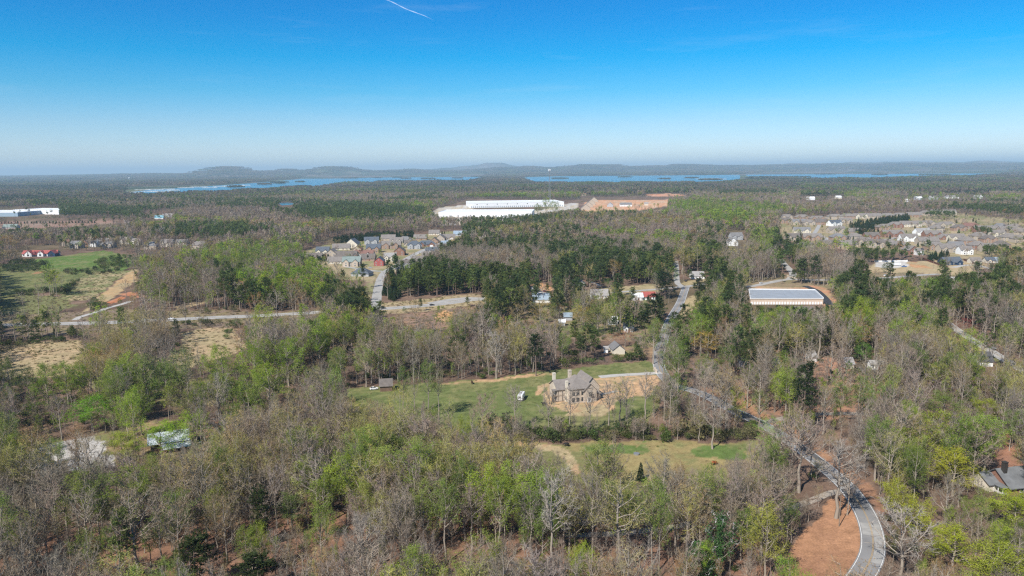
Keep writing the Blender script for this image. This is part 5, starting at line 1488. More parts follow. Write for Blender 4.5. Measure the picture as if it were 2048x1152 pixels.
def place_win(par, x, z, y, w, h, side='front', frame=M_TRIM, name='window', pane=True):
    """A framed window (or door) set 3 cm proud of a wall; side says which way it faces in the house's own axes."""
    f = MB(); t = .12
    f.box(-w / 2 - t, -.09, -h / 2 - t, w / 2 + t, .03, -h / 2); f.box(-w / 2 - t, -.09, h / 2, w / 2 + t, .03, h / 2 + t)
    f.box(-w / 2 - t, -.09, -h / 2, -w / 2, .03, h / 2); f.box(w / 2, -.09, -h / 2, w / 2 + t, .03, h / 2)
    if h > 1.2 and w > .8: f.box(-w / 2, -.07, -.05, w / 2, .0, .05)
    o = f.build(name, frame, par)
    o.location = {'front': (x, y, z), 'left': (y, x, z), 'right': (y, x, z)}[side]
    o.rotation_euler = (0, 0, {'front': 0, 'left': -math.pi / 2, 'right': math.pi / 2}[side])
    if pane:
        g = MB(); g.box(-w / 2, -.04, -h / 2, w / 2, .02, h / 2); g.build('pane', M_GLASS, o)
    return o
def place_door(par, x, y, w=1.1, h=2.2, m=M_DOOR, name='door'):
    f = MB(); f.box(-w / 2, -.08, 0, w / 2, .02, h); o = f.build(name, m, par); o.location = (x, y, .05)
    return o

def place_chimney(par, x, y, z0, z1, m, s=.55):
    c = MB(); c.box(-s, -s, z0, s, s, z1); c.box(-s - .12, -s - .12, z1 - .3, s + .12, s + .12, z1 + .02); o = c.build('chimney', m, par); o.location = (x, y, 0)
    return o

def house(px, py, wpx, rz, style, roof, wall, label, cat='house', storeys=1, depth=None, gable=None, chimney=None, group=None, windows=True, name='house', rise=None, width=None, gar=True):
    """A house whose front wall foot lies at pixel (px, py); ridge along its own x. Styles: g gable, x gable with front gables, h hip, hx hip with a front gable."""
    p = at(px, py); w = width or wpx * mpp(px, py) * (1.18 if group and 'subdivision' in group else 1)
    d = depth or max(7.0, min(w * .78, 14)); h = 2.8 * storeys + .3
    if abs(math.sin(R(rz))) > .7: w, d = max(9.0, min(w * 1.5, 16)), w      # the gable end faces the camera
    rise = rise or d * .40
    c, s = math.cos(R(rz)), math.sin(R(rz))
    off = (d / 2 if abs(math.sin(R(rz))) < .7 else w / 2)
    root = empty(name, (p.x, p.y + off, 0), R(rz)); tag(root, label, cat, group)
    rm, wm = ROOFS[roof], WALLS[wall]
    gm = WALLS[gable] if gable else wm
    if style[0] in 'gx':
        gable_walls(w, d, h, rise).build('wall', wm, root); ro = gable_roof(w, d, h, rise).build('roof', rm, root)
    else:
        box_walls(w, d, h).build('wall', wm, root); ro = hip_roof(w, d, h, rise).build('roof', rm, root)
    if 'x' in style:
        r_ = random.Random(int(px * 7 + py)); n = 2 if w > 14 else 1
        for k in range(n):
            gw = w * (.30 if n == 2 else .4); gx = (-.28 + .52 * k) * w if n == 2 else r_.choice((-.22, .2)) * w
            gd = 1.6 + .8 * k + d / 2; gr = gw * .42
            a = gable_walls(gd, gw, h - .05 * k, gr).build('gable_wall', gm, root); a.location = (gx, -d / 2 - (1.6 + .8 * k) + gd / 2, 0); a.rotation_euler = (0, 0, -math.pi / 2)
            b = gable_roof(gd, gw, h - .05 * k, gr, .4).build('gable_roof', rm, root); b.location = a.location; b.rotation_euler = a.rotation_euler
            y = -d / 2 - (1.6 + .8 * k) - .01
            if k == n - 1 and gar and n == 2 and storeys == 1: place_door(root, gx, y, min(4.6, gw * .7), 2.2, M_TRIM, 'garage_door')
            elif windows: place_win(root, gx, 1.6, y, min(1.8, gw * .4), 1.5)
            if windows and storeys > 1: place_win(root, gx, 4.3, y, min(1.4, gw * .35), 1.3)
    if windows:
        turned = abs(math.sin(R(rz))) > .7
        if turned:
            sd = 'left' if math.sin(R(rz)) > 0 else 'right'
            xe = -w / 2 - .01 if sd == 'left' else w / 2 + .01
            for st in range(storeys):
                for fx in (-.27, .27): place_win(root, fx * d, 1.6 + 2.8 * st, xe, 1.0, 1.4, sd)
            place_win(root, 0, h + rise * .3, xe, .8, .8, sd)
        else:
            for st in range(storeys):
                for fx in ((-.42, -.02, .42) if 'x' in style else (-.36, -.14, .34)):
                    place_win(root, fx * w, 1.6 + 2.8 * st, -d / 2 - .01, 1.0, 1.4)
            place_door(root, .12 * w, -d / 2 - .01)
    if chimney: place_chimney(root, w * .28, d * .12, h * .5, h + rise + 1.1, WALLS[chimney])
    return root

RN = {'tan': 'tan-roofed', 'grey': 'grey-roofed', 'slate': 'slate-roofed', 'brown': 'brown-roofed', 'rust': 'rust-roofed', 'pale': 'pale-roofed', 'green': 'green-grey-roofed', 'red': 'red-roofed', 'blue': 'blue-roofed', 'white': 'white-roofed', 'zinc': 'metal-roofed', 'dark': 'dark-roofed', 'teal': 'teal-roofed'}
WN = {'white': 'white', 'cream': 'cream', 'beige': 'beige', 'brick': 'red brick', 'tanbrick': 'tan brick', 'stone': 'stone', 'redside': 'dark red', 'grey': 'grey', 'navy': 'navy', 'brownside': 'brown'}
def row(rows, where, group):
    """A row of houses: each label tells its colours and its place in the row."""
    for i, (px, py, w, rz, st, rf, wl, *kw) in enumerate(rows):
        k = kw[0] if kw else {}
        house(px, py, w, rz, st, rf, wl, '%s %s house, %s %s' % (RN[rf], WN[wl], ordinal(i), where), group=group, **k)

# the subdivision along the curving street (beyond the highway)
G1 = 'houses of the subdivision along the street'
row([(702, 533, 30, 2, 'x', 'green', 'beige', dict(gable='stone', storeys=2)), (757, 532, 16, 92, 'g', 'slate', 'redside', dict(storeys=2, gable='white')), (779, 523, 20, 5, 'x', 'pale', 'cream', dict(storeys=2, gar=False)), (722, 553, 32, -12, 'h', 'slate', 'grey', {})],
    'in the row by the side street counting from the woods', G1)
row([(644, 511, 22, 4, 'x', 'slate', 'cream', dict(storeys=2)), (662, 516, 18, 88, 'g', 'tan', 'beige', dict(storeys=2)), (690, 516, 38, 2, 'g', 'brown', 'beige', {}), (727, 514, 32, 0, 'x', 'rust', 'white', {}), (746, 505, 24, 3, 'x', 'slate', 'tanbrick', dict(storeys=2)), (782, 498, 32, 4, 'x', 'tan', 'tanbrick', dict(storeys=2, chimney='cream')), (798, 511, 18, 92, 'g', 'brown', 'brick', dict(storeys=2))],
    'in the middle row counting from the woods', G1)
row([(681, 500, 29, 6, 'g', 'tan', 'cream', {}), (704, 496, 22, 80, 'g', 'slate', 'cream', dict(storeys=2)), (714, 503, 14, 90, 'g', 'rust', 'beige', {}), (742, 489, 24, 8, 'x', 'slate', 'grey', dict(storeys=2)), (776, 484, 24, 0, 'g', 'tan', 'beige', dict(storeys=2)), (809, 484, 24, 0, 'h', 'grey', 'beige', {}), (868, 470, 18, 0, 'g', 'tan', 'cream', {})],
    'in the back row before the dark hedge', G1)
row([(828, 498, 24, 8, 'hx', 'slate', 'grey', dict(storeys=2)), (852, 493, 32, 10, 'hx', 'slate', 'brick', {}), (868, 486, 14, 90, 'g', 'brown', 'tanbrick', {}), (881, 484, 16, 84, 'g', 'tan', 'beige', dict(storeys=2, chimney='white')), (896, 479, 22, 8, 'x', 'tan', 'beige', {}), (920, 472, 22, 0, 'g', 'blue', 'grey', {}), (938, 466, 16, 0, 'g', 'pale', 'cream', {})],
    'along the street’s far side counting from the near end', G1)
row([(808, 543, 30, -2, 'h', 'grey', 'beige', {}), (818, 535, 38, 8, 'x', 'brown', 'white', {}), (842, 527, 30, 8, 'x', 'tan', 'tanbrick', dict(gable='white')), (856, 517, 22, 8, 'x', 'tan', 'beige', dict(gable='cream')), (866, 508, 26, 10, 'x', 'slate', 'white', {}), (880, 499, 18, 10, 'x', 'tan', 'beige', {}), (890, 492, 16, 10, 'g', 'blue', 'white', {})],
    'along the pine side of the street from the near end', G1)

# the larger subdivision beyond the right-hand road
G2 = 'houses of the large tan-roofed subdivision'
Z7 = lambda a, b, c: (1540 + a / 4.03, 400 + b / 4.03, c / 4.03)
def rowz(L, where):
    row([(*Z7(a, b, c), rz, st, rf, wl, *k) for a, b, c, rz, st, rf, wl, *k in L], where, G2)
S2 = dict(storeys=2)
rowz([(140, 158, 90, 0, 'hx', 'tan', 'beige', S2), (265, 160, 95, 0, 'hx', 'tan', 'tanbrick', S2), (390, 172, 110, 0, 'hx', 'tan', 'tanbrick', S2), (530, 155, 100, 0, 'h', 'tan', 'beige', S2), (632, 152, 95, 0, 'h', 'tan', 'tanbrick', S2), (740, 150, 110, 4, 'x', 'tan', 'cream', S2), (845, 150, 95, 0, 'g', 'tan', 'beige', S2), (952, 148, 92, 0, 'h', 'tan', 'tanbrick', S2), (1058, 145, 95, 0, 'hx', 'tan', 'beige', S2), (1165, 140, 100, 0, 'g', 'tan', 'tanbrick', S2), (1265, 125, 80, 0, 'h', 'tan', 'beige', S2), (1355, 118, 85, 0, 'g', 'tan', 'beige', S2), (1450, 118, 95, 0, 'x', 'tan', 'cream', S2)],
     'in the back row counting from the pine strip')
rowz([(125, 188, 80, 0, 'x', 'brown', 'tanbrick', S2), (240, 200, 92, 0, 'x', 'grey', 'beige', S2), (530, 210, 95, 20, 'x', 'slate', 'white', S2), (615, 190, 85, 0, 'x', 'tan', 'beige', S2), (690, 268, 90, 0, 'g', 'tan', 'tanbrick', {})],
     'in the second row counting from the pine strip')
rowz([(265, 275, 110, -6, 'x', 'grey', 'cream', S2), (545, 268, 115, 6, 'x', 'tan', 'beige', S2), (930, 245, 95, 0, 'hx', 'tan', 'tanbrick', S2), (1022, 225, 95, 0, 'hx', 'tan', 'brick', S2), (1140, 218, 140, 0, 'g', 'tan', 'cream', S2), (1275, 215, 120, 0, 'hx', 'tan', 'beige', S2), (1432, 225, 125, 0, 'hx', 'tan', 'beige', S2), (1622, 235, 130, 0, 'h', 'rust', 'tanbrick', S2), (1800, 262, 140, 0, 'hx', 'tan', 'tanbrick', S2), (1930, 268, 115, 0, 'x', 'tan', 'beige', S2), (2020, 285, 90, 0, 'g', 'tan', 'beige', S2)],
     'in the third row counting from the pine strip')
rowz([(350, 330, 120, -8, 'x', 'tan', 'tanbrick', S2), (1000, 300, 150, 4, 'x', 'tan', 'brick', S2), (1130, 335, 115, 0, 'x', 'tan', 'white', S2), (1242, 285, 105, 10, 'x', 'pale', 'white', S2), (1325, 305, 120, 0, 'x', 'tan', 'brick', S2), (1440, 320, 130, 0, 'hx', 'tan', 'brick', {}), (1520, 335, 100, 0, 'x', 'tan', 'cream', S2), (1600, 360, 100, 0, 'h', 'tan', 'tanbrick', S2), (1940, 330, 105, 0, 'h', 'tan', 'beige', S2), (1850, 300, 90, 0, 'x', 'tan', 'cream', S2)],
     'in the fourth row counting from the pine strip')
rowz([(300, 385, 120, 0, 'hx', 'brown', 'stone', {}), (478, 390, 150, -14, 'x', 'brown', 'tanbrick', S2), (632, 375, 140, 0, 'g', 'tan', 'beige', {}), (772, 365, 130, 0, 'hx', 'tan', 'beige', S2), (960, 365, 130, 0, 'h', 'tan', 'tanbrick', {}), (1155, 440, 70, 96, 'g', 'tan', 'brick', S2), (1285, 362, 140, 0, 'g', 'tan', 'beige', S2), (1345, 405, 130, 0, 'hx', 'tan', 'tanbrick', S2), (1440, 425, 110, 4, 'x', 'tan', 'beige', S2), (1590, 440, 85, 0, 'x', 'tan', 'white', S2), (1210, 445, 50, 0, 'g', 'tan', 'white', S2)],
     'in the nearest row counting from the pine strip')

rowz([(320, 205, 85, 0, 'hx', 'tan', 'beige', S2), (420, 200, 85, 0, 'g', 'brown', 'tanbrick', S2), (1355, 255, 95, 0, 'h', 'tan', 'beige', S2), (1540, 250, 95, 0, 'hx', 'brown', 'tanbrick', S2), (1715, 262, 100, 0, 'x', 'tan', 'brick', S2), (1870, 240, 95, 0, 'h', 'grey', 'beige', S2), (1985, 245, 90, 0, 'h', 'tan', 'cream', S2)],
     'filling in behind the third row counting from the pine strip')
rowz([(190, 330, 90, 0, 'x', 'brown', 'beige', S2), (560, 330, 100, 0, 'hx', 'grey', 'tanbrick', S2), (690, 325, 95, 0, 'h', 'tan', 'beige', S2), (830, 320, 95, 0, 'x', 'brown', 'brick', S2), (1700, 320, 100, 0, 'h', 'tan', 'beige', S2), (1780, 345, 100, 0, 'hx', 'brown', 'tanbrick', S2), (2030, 345, 95, 0, 'h', 'tan', 'beige', S2)],
     'between the fourth and nearest rows counting from the pine strip')
rowz([(870, 385, 100, 0, 'x', 'brown', 'beige', S2), (1060, 395, 105, 0, 'hx', 'tan', 'tanbrick', S2), (1510, 405, 100, 0, 'x', 'grey', 'beige', S2), (1690, 400, 105, 0, 'h', 'tan', 'brick', S2), (1780, 420, 100, 0, 'x', 'tan', 'beige', S2), (1880, 395, 100, 0, 'h', 'brown', 'tanbrick', S2)],
     'at the wooded front edge of the large subdivision')
row([(628, 520, 26, 0, 'x', 'brown', 'beige', {}), (668, 528, 24, 4, 'g', 'tan', 'cream', {}), (735, 522, 24, 0, 'g', 'brown', 'tanbrick', {}), (792, 486, 22, 4, 'x', 'tan', 'cream', {}), (840, 480, 22, 0, 'g', 'tan', 'tanbrick', {}), (765, 494, 22, 0, 'h', 'brown', 'beige', {}), (820, 492, 20, 0, 'x', 'brown', 'beige', {})],
    'tucked between the subdivision rows counting from the woods', G1)

# the row of grey houses behind the green field, and single houses
row([(132, 492, 16, 0, 'x', 'rust', 'beige', S2), (150, 497, 22, 0, 'x', 'grey', 'beige', S2), (170, 493, 14, 85, 'g', 'brown', 'brick', S2), (186, 494, 16, 0, 'x', 'slate', 'white', S2), (203, 492, 24, 0, 'x', 'grey', 'grey', S2), (216, 496, 20, 0, 'x', 'grey', 'beige', S2), (250, 488, 24, 0, 'x', 'tan', 'cream', S2), (272, 490, 18, 0, 'x', 'tan', 'cream', S2), (300, 499, 26, 0, 'h', 'grey', 'beige', S2), (332, 494, 24, 4, 'x', 'tan', 'cream', S2), (362, 494, 22, 0, 'x', 'grey', 'cream', S2), (398, 498, 34, 0, 'h', 'tan', 'beige', S2)],
    'in the row behind the green field counting from the lodge', 'houses in the row behind the green field')
house(1158, 572, 22, 14, 'hx', 'slate', 'white', 'small slate-roofed white house by the crossroad lawn', chimney=None)
house(1200, 598, 34, 0, 'g', 'pale', 'white', 'white house behind bare trees between the dirt lot and the red roof', storeys=1)
house(1275, 601, 22, 0, 'x', 'white', 'white', 'white-roofed house joined on to the red-roofed one', gar=False)
house(1298, 600, 26, 0, 'g', 'red', 'white', 'white house with the bright red roof by the crossroad')
house(1236, 709, 24, 96, 'g', 'grey', 'cream', 'small cream gable-ended house above the pasture', windows=False, storeys=1)
house(1212, 706, 8, 0, 'g', 'pale', 'white', 'tiny white shed beside the small cream gable-ended house', cat='shed', windows=False, depth=2.5, name='shed')
house(1258, 664, 18, -8, 'x', 'slate', 'white', 'white cottage with slate roof near the road among trees', gar=False)
house(1226, 650, 18, 0, 'g', 'white', 'white', 'white-roofed shed among shrubs above the white cottage', cat='shed', windows=False, name='shed')
house(1136, 641, 17, 4, 'g', 'blue', 'grey', 'long shed with pale blue roof in the hamlet', cat='shed', windows=False, name='shed', depth=6)
house(1124, 652, 12, 0, 'g', 'white', 'grey', 'low white-roofed shed just below the pale blue one', cat='shed', windows=False, name='shed', depth=4)
house(1083, 606, 34, 0, 'g', 'blue', 'white', 'wide blue-roofed white building below the dirt lot', windows=False)
house(1396, 558, 26, 0, 'g', 'pale', 'white', 'pale-roofed white house across the crossroads')
house(1474, 480, 24, 8, 'x', 'grey', 'grey', 'grey two-storey house among pines beyond the crossroads', storeys=2)
house(1466, 492, 20, 92, 'g', 'grey', 'white', 'white gable-ended house just below the grey two-storey one', storeys=2)
house(1907, 530, 38, 6, 'x', 'slate', 'navy', 'navy blue house with white windows beside the brown fence', gar=False)
house(1953, 527, 20, 0, 'x', 'tan', 'cream', 'cream house beyond the navy house nearest to it', gar=False)
house(1982, 526, 18, 0, 'x', 'slate', 'cream', 'dark-roofed house second beyond the navy house', gar=False)
house(2002, 526, 18, 0, 'g', 'blue', 'grey', 'blue-roofed house third beyond the navy house')
house(1976, 733, 24, -10, 'g', 'dark', 'white', 'dark-roofed shed with white front below the straight lane', cat='shed', windows=False, name='shed', depth=11)
house(1755, 739, 26, 0, 'g', 'pale', 'white', 'long low white trailer home in the wood', cat='trailer', windows=True, name='trailer_home', depth=4.5)
house(1495, 739, 18, 10, 'g', 'green', 'grey', 'green-grey shed in the wood behind the road pines', cat='shed', windows=False, name='shed')
house(1554, 738, 11, -8, 'g', 'pale', 'white', 'pale-roofed white shed in the wood above the red leafy ground', cat='shed', windows=False, name='shed')
house(1627, 724, 11, 10, 'g', 'pale', 'white', 'pale-roofed white shed beside the wide tan fan-shaped tree', cat='shed', windows=False, name='shed')
house(1700, 738, 16, 0, 'g', 'pale', 'cream', 'pale shed between the fan-shaped tree and the trailer home', cat='shed', windows=False, name='shed')
house(770, 783, 24, 10, 'g', 'brown', 'brownside', 'brown shed at the upper corner of the pasture', cat='shed', windows=False, name='shed')
house(1152, 1066, 50, 0, 'g', 'brown', 'brownside', 'dark old shed behind the tall trees below the meadow', cat='shed', windows=False, name='shed', depth=7)
house(2000, 640, 22, 0, 'g', 'pale', 'white', 'pale-roofed house in the wood past the straight lane', windows=False)
house(1610, 636, 40, 0, 'g', 'brown', 'beige', 'brown-roofed house behind trees below the storage building', windows=False)
house(1900, 570, 26, 0, 'g', 'white', 'cream', 'white-roofed house behind the pine row', windows=False)

# ---------------------------------------------------------------- the big stone house in the pasture
def stone_house():
    p = at(1156, 806)
    root = empty('stone_house', (p.x, p.y + 7.5, 0), R(17)); tag(root, 'large stone house with steep grey-brown roofs and chimneys in the pasture', 'house')
    rf, st = ROOFS['grey'].copy(), WALLS['stone']
    rf.name = 'grey_brown_shingles'
    def block(x, y, w, d, h, rise, hip=True, roofname='roof', rz=0):
        o = (box_walls(w, d, h) if hip else gable_walls(w, d, h, rise)).build('wall', st, root); o.location = (x, y, 0); o.rotation_euler = (0, 0, rz)
        r = (hip_roof if hip else gable_roof)(w, d, h, rise).build(roofname, M_ROOFHOUSE, root); r.location = (x, y, 0); r.rotation_euler = (0, 0, rz)
        return o
    block(-.5, 0, 11.5, 14, 7.2, 5.2)
    block(-8.2, 3.0, 6.5, 11, 6.4, 3.4, False)
    block(7.2, 4.5, 14.5, 8.0, 6.4, 4.6, False, rz=math.pi / 2)
    block(4.2, -4.8, 5.2, 7, 6.0, 3.4, False, rz=math.pi / 2)
    block(9.0, -2.5, 3.6, 5, 3.2, 1.8)
    place_chimney(root, -9.5, 7.5, 3, 12.2, WALLS['cream'], .7); place_chimney(root, -2.6, 3.2, 6, 14.2, WALLS['stone'], .75)
    place_chimney(root, -6.6, -3.0, 0, 10.6, WALLS['cream'], .6); place_chimney(root, -11.3, 1.0, 0, 8.3, WALLS['cream'], .55)
    for x in (-4.6, -2.2, .4):
        for z in (1.7, 4.9): place_win(root, x, z, -7.01, 1.25, 1.7, frame=M_DARKTRIM)
    place_win(root, 4.2, 4.4, -8.31, 1.6, 1.8, frame=M_DARKTRIM)
    f = MB(); f.box(-1.0, -.06, 0, 1.0, .02, 2.5); o = f.build('front_door', M_TRIM, root); o.location = (3.4, -8.31, .1)
    g = MB(); g.box(-.55, -.09, .5, .55, -.06, 2.2); g.build('pane', M_GLASS, o)
    for z in (1.8, 4.6): place_win(root, 1.5, z, 11.21, 1.2, 1.5, 'right', frame=M_DARKTRIM)
    # covered porch on the pasture side
    m = MB(); m.box(-13.6, -2.6, 3.0, -8.0, -.2, 3.25); m.box(-13.6, -2.6, .3, -8.0, -.2, .5); m.build('porch_deck', M_WOOD, root)
    for x, y in ((-13.4, -2.4), (-11.0, -2.4), (-8.6, -2.4), (-13.4, -.5)):
        m = MB(); m.box(x - .15, y - .15, 0, x + .15, y + .15, 6.0); m.build('porch_post', M_DARKTRIM, root)
    m = MB(); m.box(-13.9, -2.9, 6.0, -8.0, -.1, 6.2); m.build('porch_roof', M_ROOFHOUSE, root)
    for x in (5.6, 8.6):
        f = MB(); f.box(-1.2, -.06, 0, 1.2, .02, 2.3); o = f.build('garage_door', M_WOOD, root); o.location = (11.21, x - 2, .1); o.rotation_euler = (0, 0, math.pi / 2)
M_ROOFHOUSE = mat('grey_brown_shingles', (.215, .19, .17), noise=(.6, .16))
stone_house()

# ---------------------------------------------------------------- barn, grey-roofed house at the edge, red-roofed lodge
def barn():
    p = at(326, 902)
    root = empty('metal_barn', (p.x, p.y + 6, 0), R(24)); tag(root, 'shiny metal-roofed barn behind the lime green tree', 'barn')
    M_TIN = mat('bright_tin_roof', (.62, .66, .70), .42, .5, .35, noise=(.35, .14))
    gable_walls(14, 10, 3.6, 2.6).build('wall', M_WOOD, root); gable_roof(15, 11, 3.6, 2.8, .6, .12).build('roof', M_TIN, root)
    m = MB(); m.poly([(-3, -5.7, 3.0), (8.6, -5.7, 3.0), (8.6, -10, 2.0), (-3, -10, 2.0)][::-1]); m.poly([(-3, -5.7, 2.9), (8.6, -5.7, 2.9), (8.6, -10, 1.9), (-3, -10, 1.9)]); m.build('lean_to_roof', M_TIN, root)
    for x in (-2.6, 0.2, 3.0, 5.8, 8.2):
        m = MB(); m.box(x - .1, -9.8, 0, x + .1, -9.6, 1.95); m.build('post', M_WOOD, root)
    for x in (-4, 4):
        m = MB(); m.box(x - 1.6, -5.12, 0, x + 1.6, -5.02, 3); m.build('barn_door', WALLS['brownside'], root)
barn()
def edge_house():
    p = at(2040, 985)
    root = empty('house', (p.x + 4, p.y + 5.5, 0), R(12)); tag(root, 'grey-shingled house with tall dark chimney at the photo’s lower edge', 'house')
    w = WALLS['brick']; r = mat('charcoal_shingles', (.155, .16, .165), noise=(.5, .18))
    gable_walls(22, 12, 3.2, 4.4).build('wall', w, root); gable_roof(22, 12, 3.2, 4.4, .8).build('roof', r, root)
    o = gable_walls(6.5, 9, 2.9, 2.6).build('wing_wall', WALLS['cream'], root); o.location = (-12.2, 2.8, 0); o = gable_roof(6.5, 9, 2.9, 2.6, .6).build('wing_roof', r, root); o.location = (-12.2, 2.8, 0)
    place_chimney(root, -9.2, -1.2, 0, 10.6, M_DARKTRIM, .7)
    m = MB(); m.box(-13.5, -5.5, .3, -11.05, -1.8, .5); m.build('porch_floor', M_CONC, root)
    m = MB(); m.poly([(-14, -6, 2.9), (-10.9, -6, 3.1), (-10.9, -1.75, 3.3), (-14, -1.75, 3.0)]); m.poly([(-14, -6, 2.75), (-10.9, -6, 2.95), (-10.9, -1.75, 3.15), (-14, -1.75, 2.85)][::-1]); m.build('porch_roof', r, root)
    for y in (-5.6, -3.7, -1.9):
        m = MB(); m.box(-13.6, y, 0, -13.4, y + .2, 2.8); m.build('porch_post', M_TRIM, root)
    place_win(root, -2.8, 1.6, -11.01, 1.4, 1.4, 'left'); place_win(root, 2.4, 1.6, -11.01, 1.2, 1.4, 'left')
    for x in (-6, -1, 4): place_win(root, x, 1.6, -6.01, 1.4, 1.4)
edge_house()
def lodge():
    p = at(77, 513)
    root = empty('lodge', (p.x, p.y + 7, 0), R(4)); tag(root, 'long white lodge with a bright red roof in the green field', 'lodge')
    gable_walls(46, 11, 4.2, 3.6).build('wall', WALLS['white'], root); gable_roof(46, 11, 4.2, 3.8, .7).build('roof', ROOFS['red'], root)
    for x, w, d in ((-13, 9, 4.0), (3, 8, 3.5), (19.5, 10, 6.0)):
        gd = d + 5.5
        a = gable_walls(gd, w, 4.6, w * .42).build('gable_wall', WALLS['white'] if x < 10 else WALLS['navy'], root); a.location = (x, -5.5 - d + gd / 2, 0); a.rotation_euler = (0, 0, -math.pi / 2)
        b = gable_roof(gd, w, 4.6, w * .42, .5).build('gable_roof', ROOFS['red'], root); b.location = a.location; b.rotation_euler = a.rotation_euler
        place_win(root, x, 2.2, -5.5 - d - .01, 2.6, 2.2, frame=M_DARKTRIM); place_win(root, x, 5.4, -5.5 - d - .01, 1.4, 1.2, frame=M_DARKTRIM)
    for x in (-21, -18, -6.5, -3.5, 9, 12): place_win(root, x, 2.0, -5.51, 1.6, 1.8, frame=M_DARKTRIM)
    m = MB(); m.box(-20, -9.2, 2.9, -18 + .5, -5.55, 3.1); m.box(-9, -9.2, 2.9, 0, -5.55, 3.1); m.build('porch_roof', ROOFS['red'], root)
lodge()

# ---------------------------------------------------------------- storage building, warehouses and sheds
def flat_building(name, corners, h, wall, roof, parapet=0.0, parapet_mat=None, label='', cat='building', doors=None, skip_parapet=()):
    """corners: four ground points (front-left, front-right, back-right, back-left)."""
    c = sum(corners, Vector((0, 0, 0))) / 4
    root = empty(name, c); tag(root, label, cat)
    q = [p - c for p in corners]
    m = MB()
    for i in range(4):
        a, b = q[i], q[(i + 1) % 4]; m.poly([(a.x, a.y, 0), (b.x, b.y, 0), (b.x, b.y, h), (a.x, a.y, h)])
    m.build('wall', wall, root)
    m = MB(); m.poly([(p.x, p.y, h + .05) for p in q]); m.poly([(p.x, p.y, h - .25) for p in q][::-1])
    for i in range(4):
        a, b = q[i], q[(i + 1) % 4]; m.poly([(a.x * 1.004, a.y * 1.004, h - .25), (b.x * 1.004, b.y * 1.004, h - .25), (b.x, b.y, h + .05), (a.x, a.y, h + .05)])
    m.build('roof', roof, root)
    if parapet:
        for i in range(4):
            if i in skip_parapet: continue
            a, b = q[i], q[(i + 1) % 4]; d = (b - a); L = d.length; ang = math.atan2(d.y, d.x)
            m = MB(); m.box(-.2, -.2, h - .6, L + .2, .2, h + parapet, rz=ang, o=(a.x, a.y, 0)); m.build('parapet', parapet_mat, root)
    if doors:
        n, dw, dh, dm, z0, nm = doors
        a, b = q[0], q[1]; d = b - a; ang = math.atan2(d.y, d.x)
        me = MB(); me.box(-dw / 2, -.12, 0, dw / 2, .05, dh); me = me.mesh(nm, dm)
        for i in range(n):
            o = mesh_obj(nm, me, root); t = (i + .7) / (n + .4); o.location = (a.x + d.x * t, a.y + d.y * t, z0); o.rotation_euler = (0, 0, ang)
    return root, q
M_TANBLOCK = mat('tan_block_wall', (.58, .46, .36), noise=(.4, .08))
M_PANEL = mat('white_panel_wall', (.80, .80, .79), .7, noise=(.1, .04))
M_DOCK = mat('dock_door_grey', (.34, .38, .42), .6)
fl, fr = at(1500, 609), at(1646, 609)
bl, br = at(1497, 590.5), at(1629, 592)
root, q = flat_building('storage_building', [fl, fr, br, bl], 5.4, M_TANBLOCK, ROOFS['zinc'], .8, M_PANEL, 'long storage building with grey metal roof and white parapet', 'building', (26, 1.5, 2.3, M_PANEL, .05, 'storage_door'), (0,))
d = q[1] - q[0]
m = MB(); m.box(0, -.5, 5.0, d.length, -.05, 5.4, rz=math.atan2(d.y, d.x), o=(q[0].x, q[0].y, 0)); m.build('gutter', M_PANEL, root)
for i in range(9):   # standing seams of the metal roof
    a, b = q[0] + (q[1] - q[0]) * (i + .5) / 9, q[3] + (q[2] - q[3]) * (i + .5) / 9
    m = MB(); m.tube([(a.x, a.y, 5.5), (b.x, b.y, 5.5)], [.07, .07], 4); m.build('roof_seam', ROOFS['zinc'], root)
def rect(x0, x1, y, depth, skew=0):
    a, b = at(x0, y), at(x1, y - skew); n = (b - a).normalized(); n = Vector((-n.y, n.x, 0))
    return [a, b, b + n * depth, a + n * depth]
root, q = flat_building('warehouse', rect(940, 1128, 416, 150, 3.0), 14, M_PANEL, ROOFS['white'], 1.0, M_PANEL, 'long white warehouse with a row of dock doors, the farther one', 'warehouse', (46, 3.0, 4.2, M_DOCK, .8, 'dock_door'))
for i in range(9):
    d = q[1] - q[0]; m = MB(); m.box(-1.6, -.1, 0, 1.6, .05, 2.2); o = m.build('window', M_GLASS, root); t = (i + .7) / 9.4; o.location = (q[0].x + d.x * t, q[0].y + d.y * t, 9.5); o.rotation_euler = (0, 0, math.atan2(d.y, d.x))
flat_building('warehouse', rect(877, 1064, 434.5, 110, 0.6), 12, M_PANEL, ROOFS['white'], .8, M_PANEL, 'nearer white warehouse partly behind a line of trees', 'warehouse', (12, 3.0, 4.0, M_DOCK, .8, 'dock_door'))
M_BLUEWALL = mat('blue_grey_wall', (.30, .40, .48), .7)
flat_building('warehouse', rect(-80, 36, 434, 130, 1.0), 11, M_BLUEWALL, ROOFS['white'], .6, M_PANEL, 'white-roofed warehouse at the edge with blue-grey wall', 'warehouse')
flat_building('warehouse', rect(28, 118, 428, 90, -1.0), 12, M_PANEL, ROOFS['white'], .6, M_PANEL, 'white-roofed warehouse rising behind the dark pines', 'warehouse')
house(317, 438, 17, 4, 'g', 'teal', 'white', 'white shed with a teal roof beyond the pine wood', cat='shed', name='shed', windows=False, width=22)
house(334, 434, 20, 0, 'g', 'pale', 'grey', 'low pale-roofed shed just beyond the teal-roofed one', cat='shed', name='shed', windows=False, width=26)
house(18, 457, 30, 0, 'g', 'green', 'grey', 'low green-roofed shed below the plowed field', cat='shed', name='shed', windows=False, width=30)
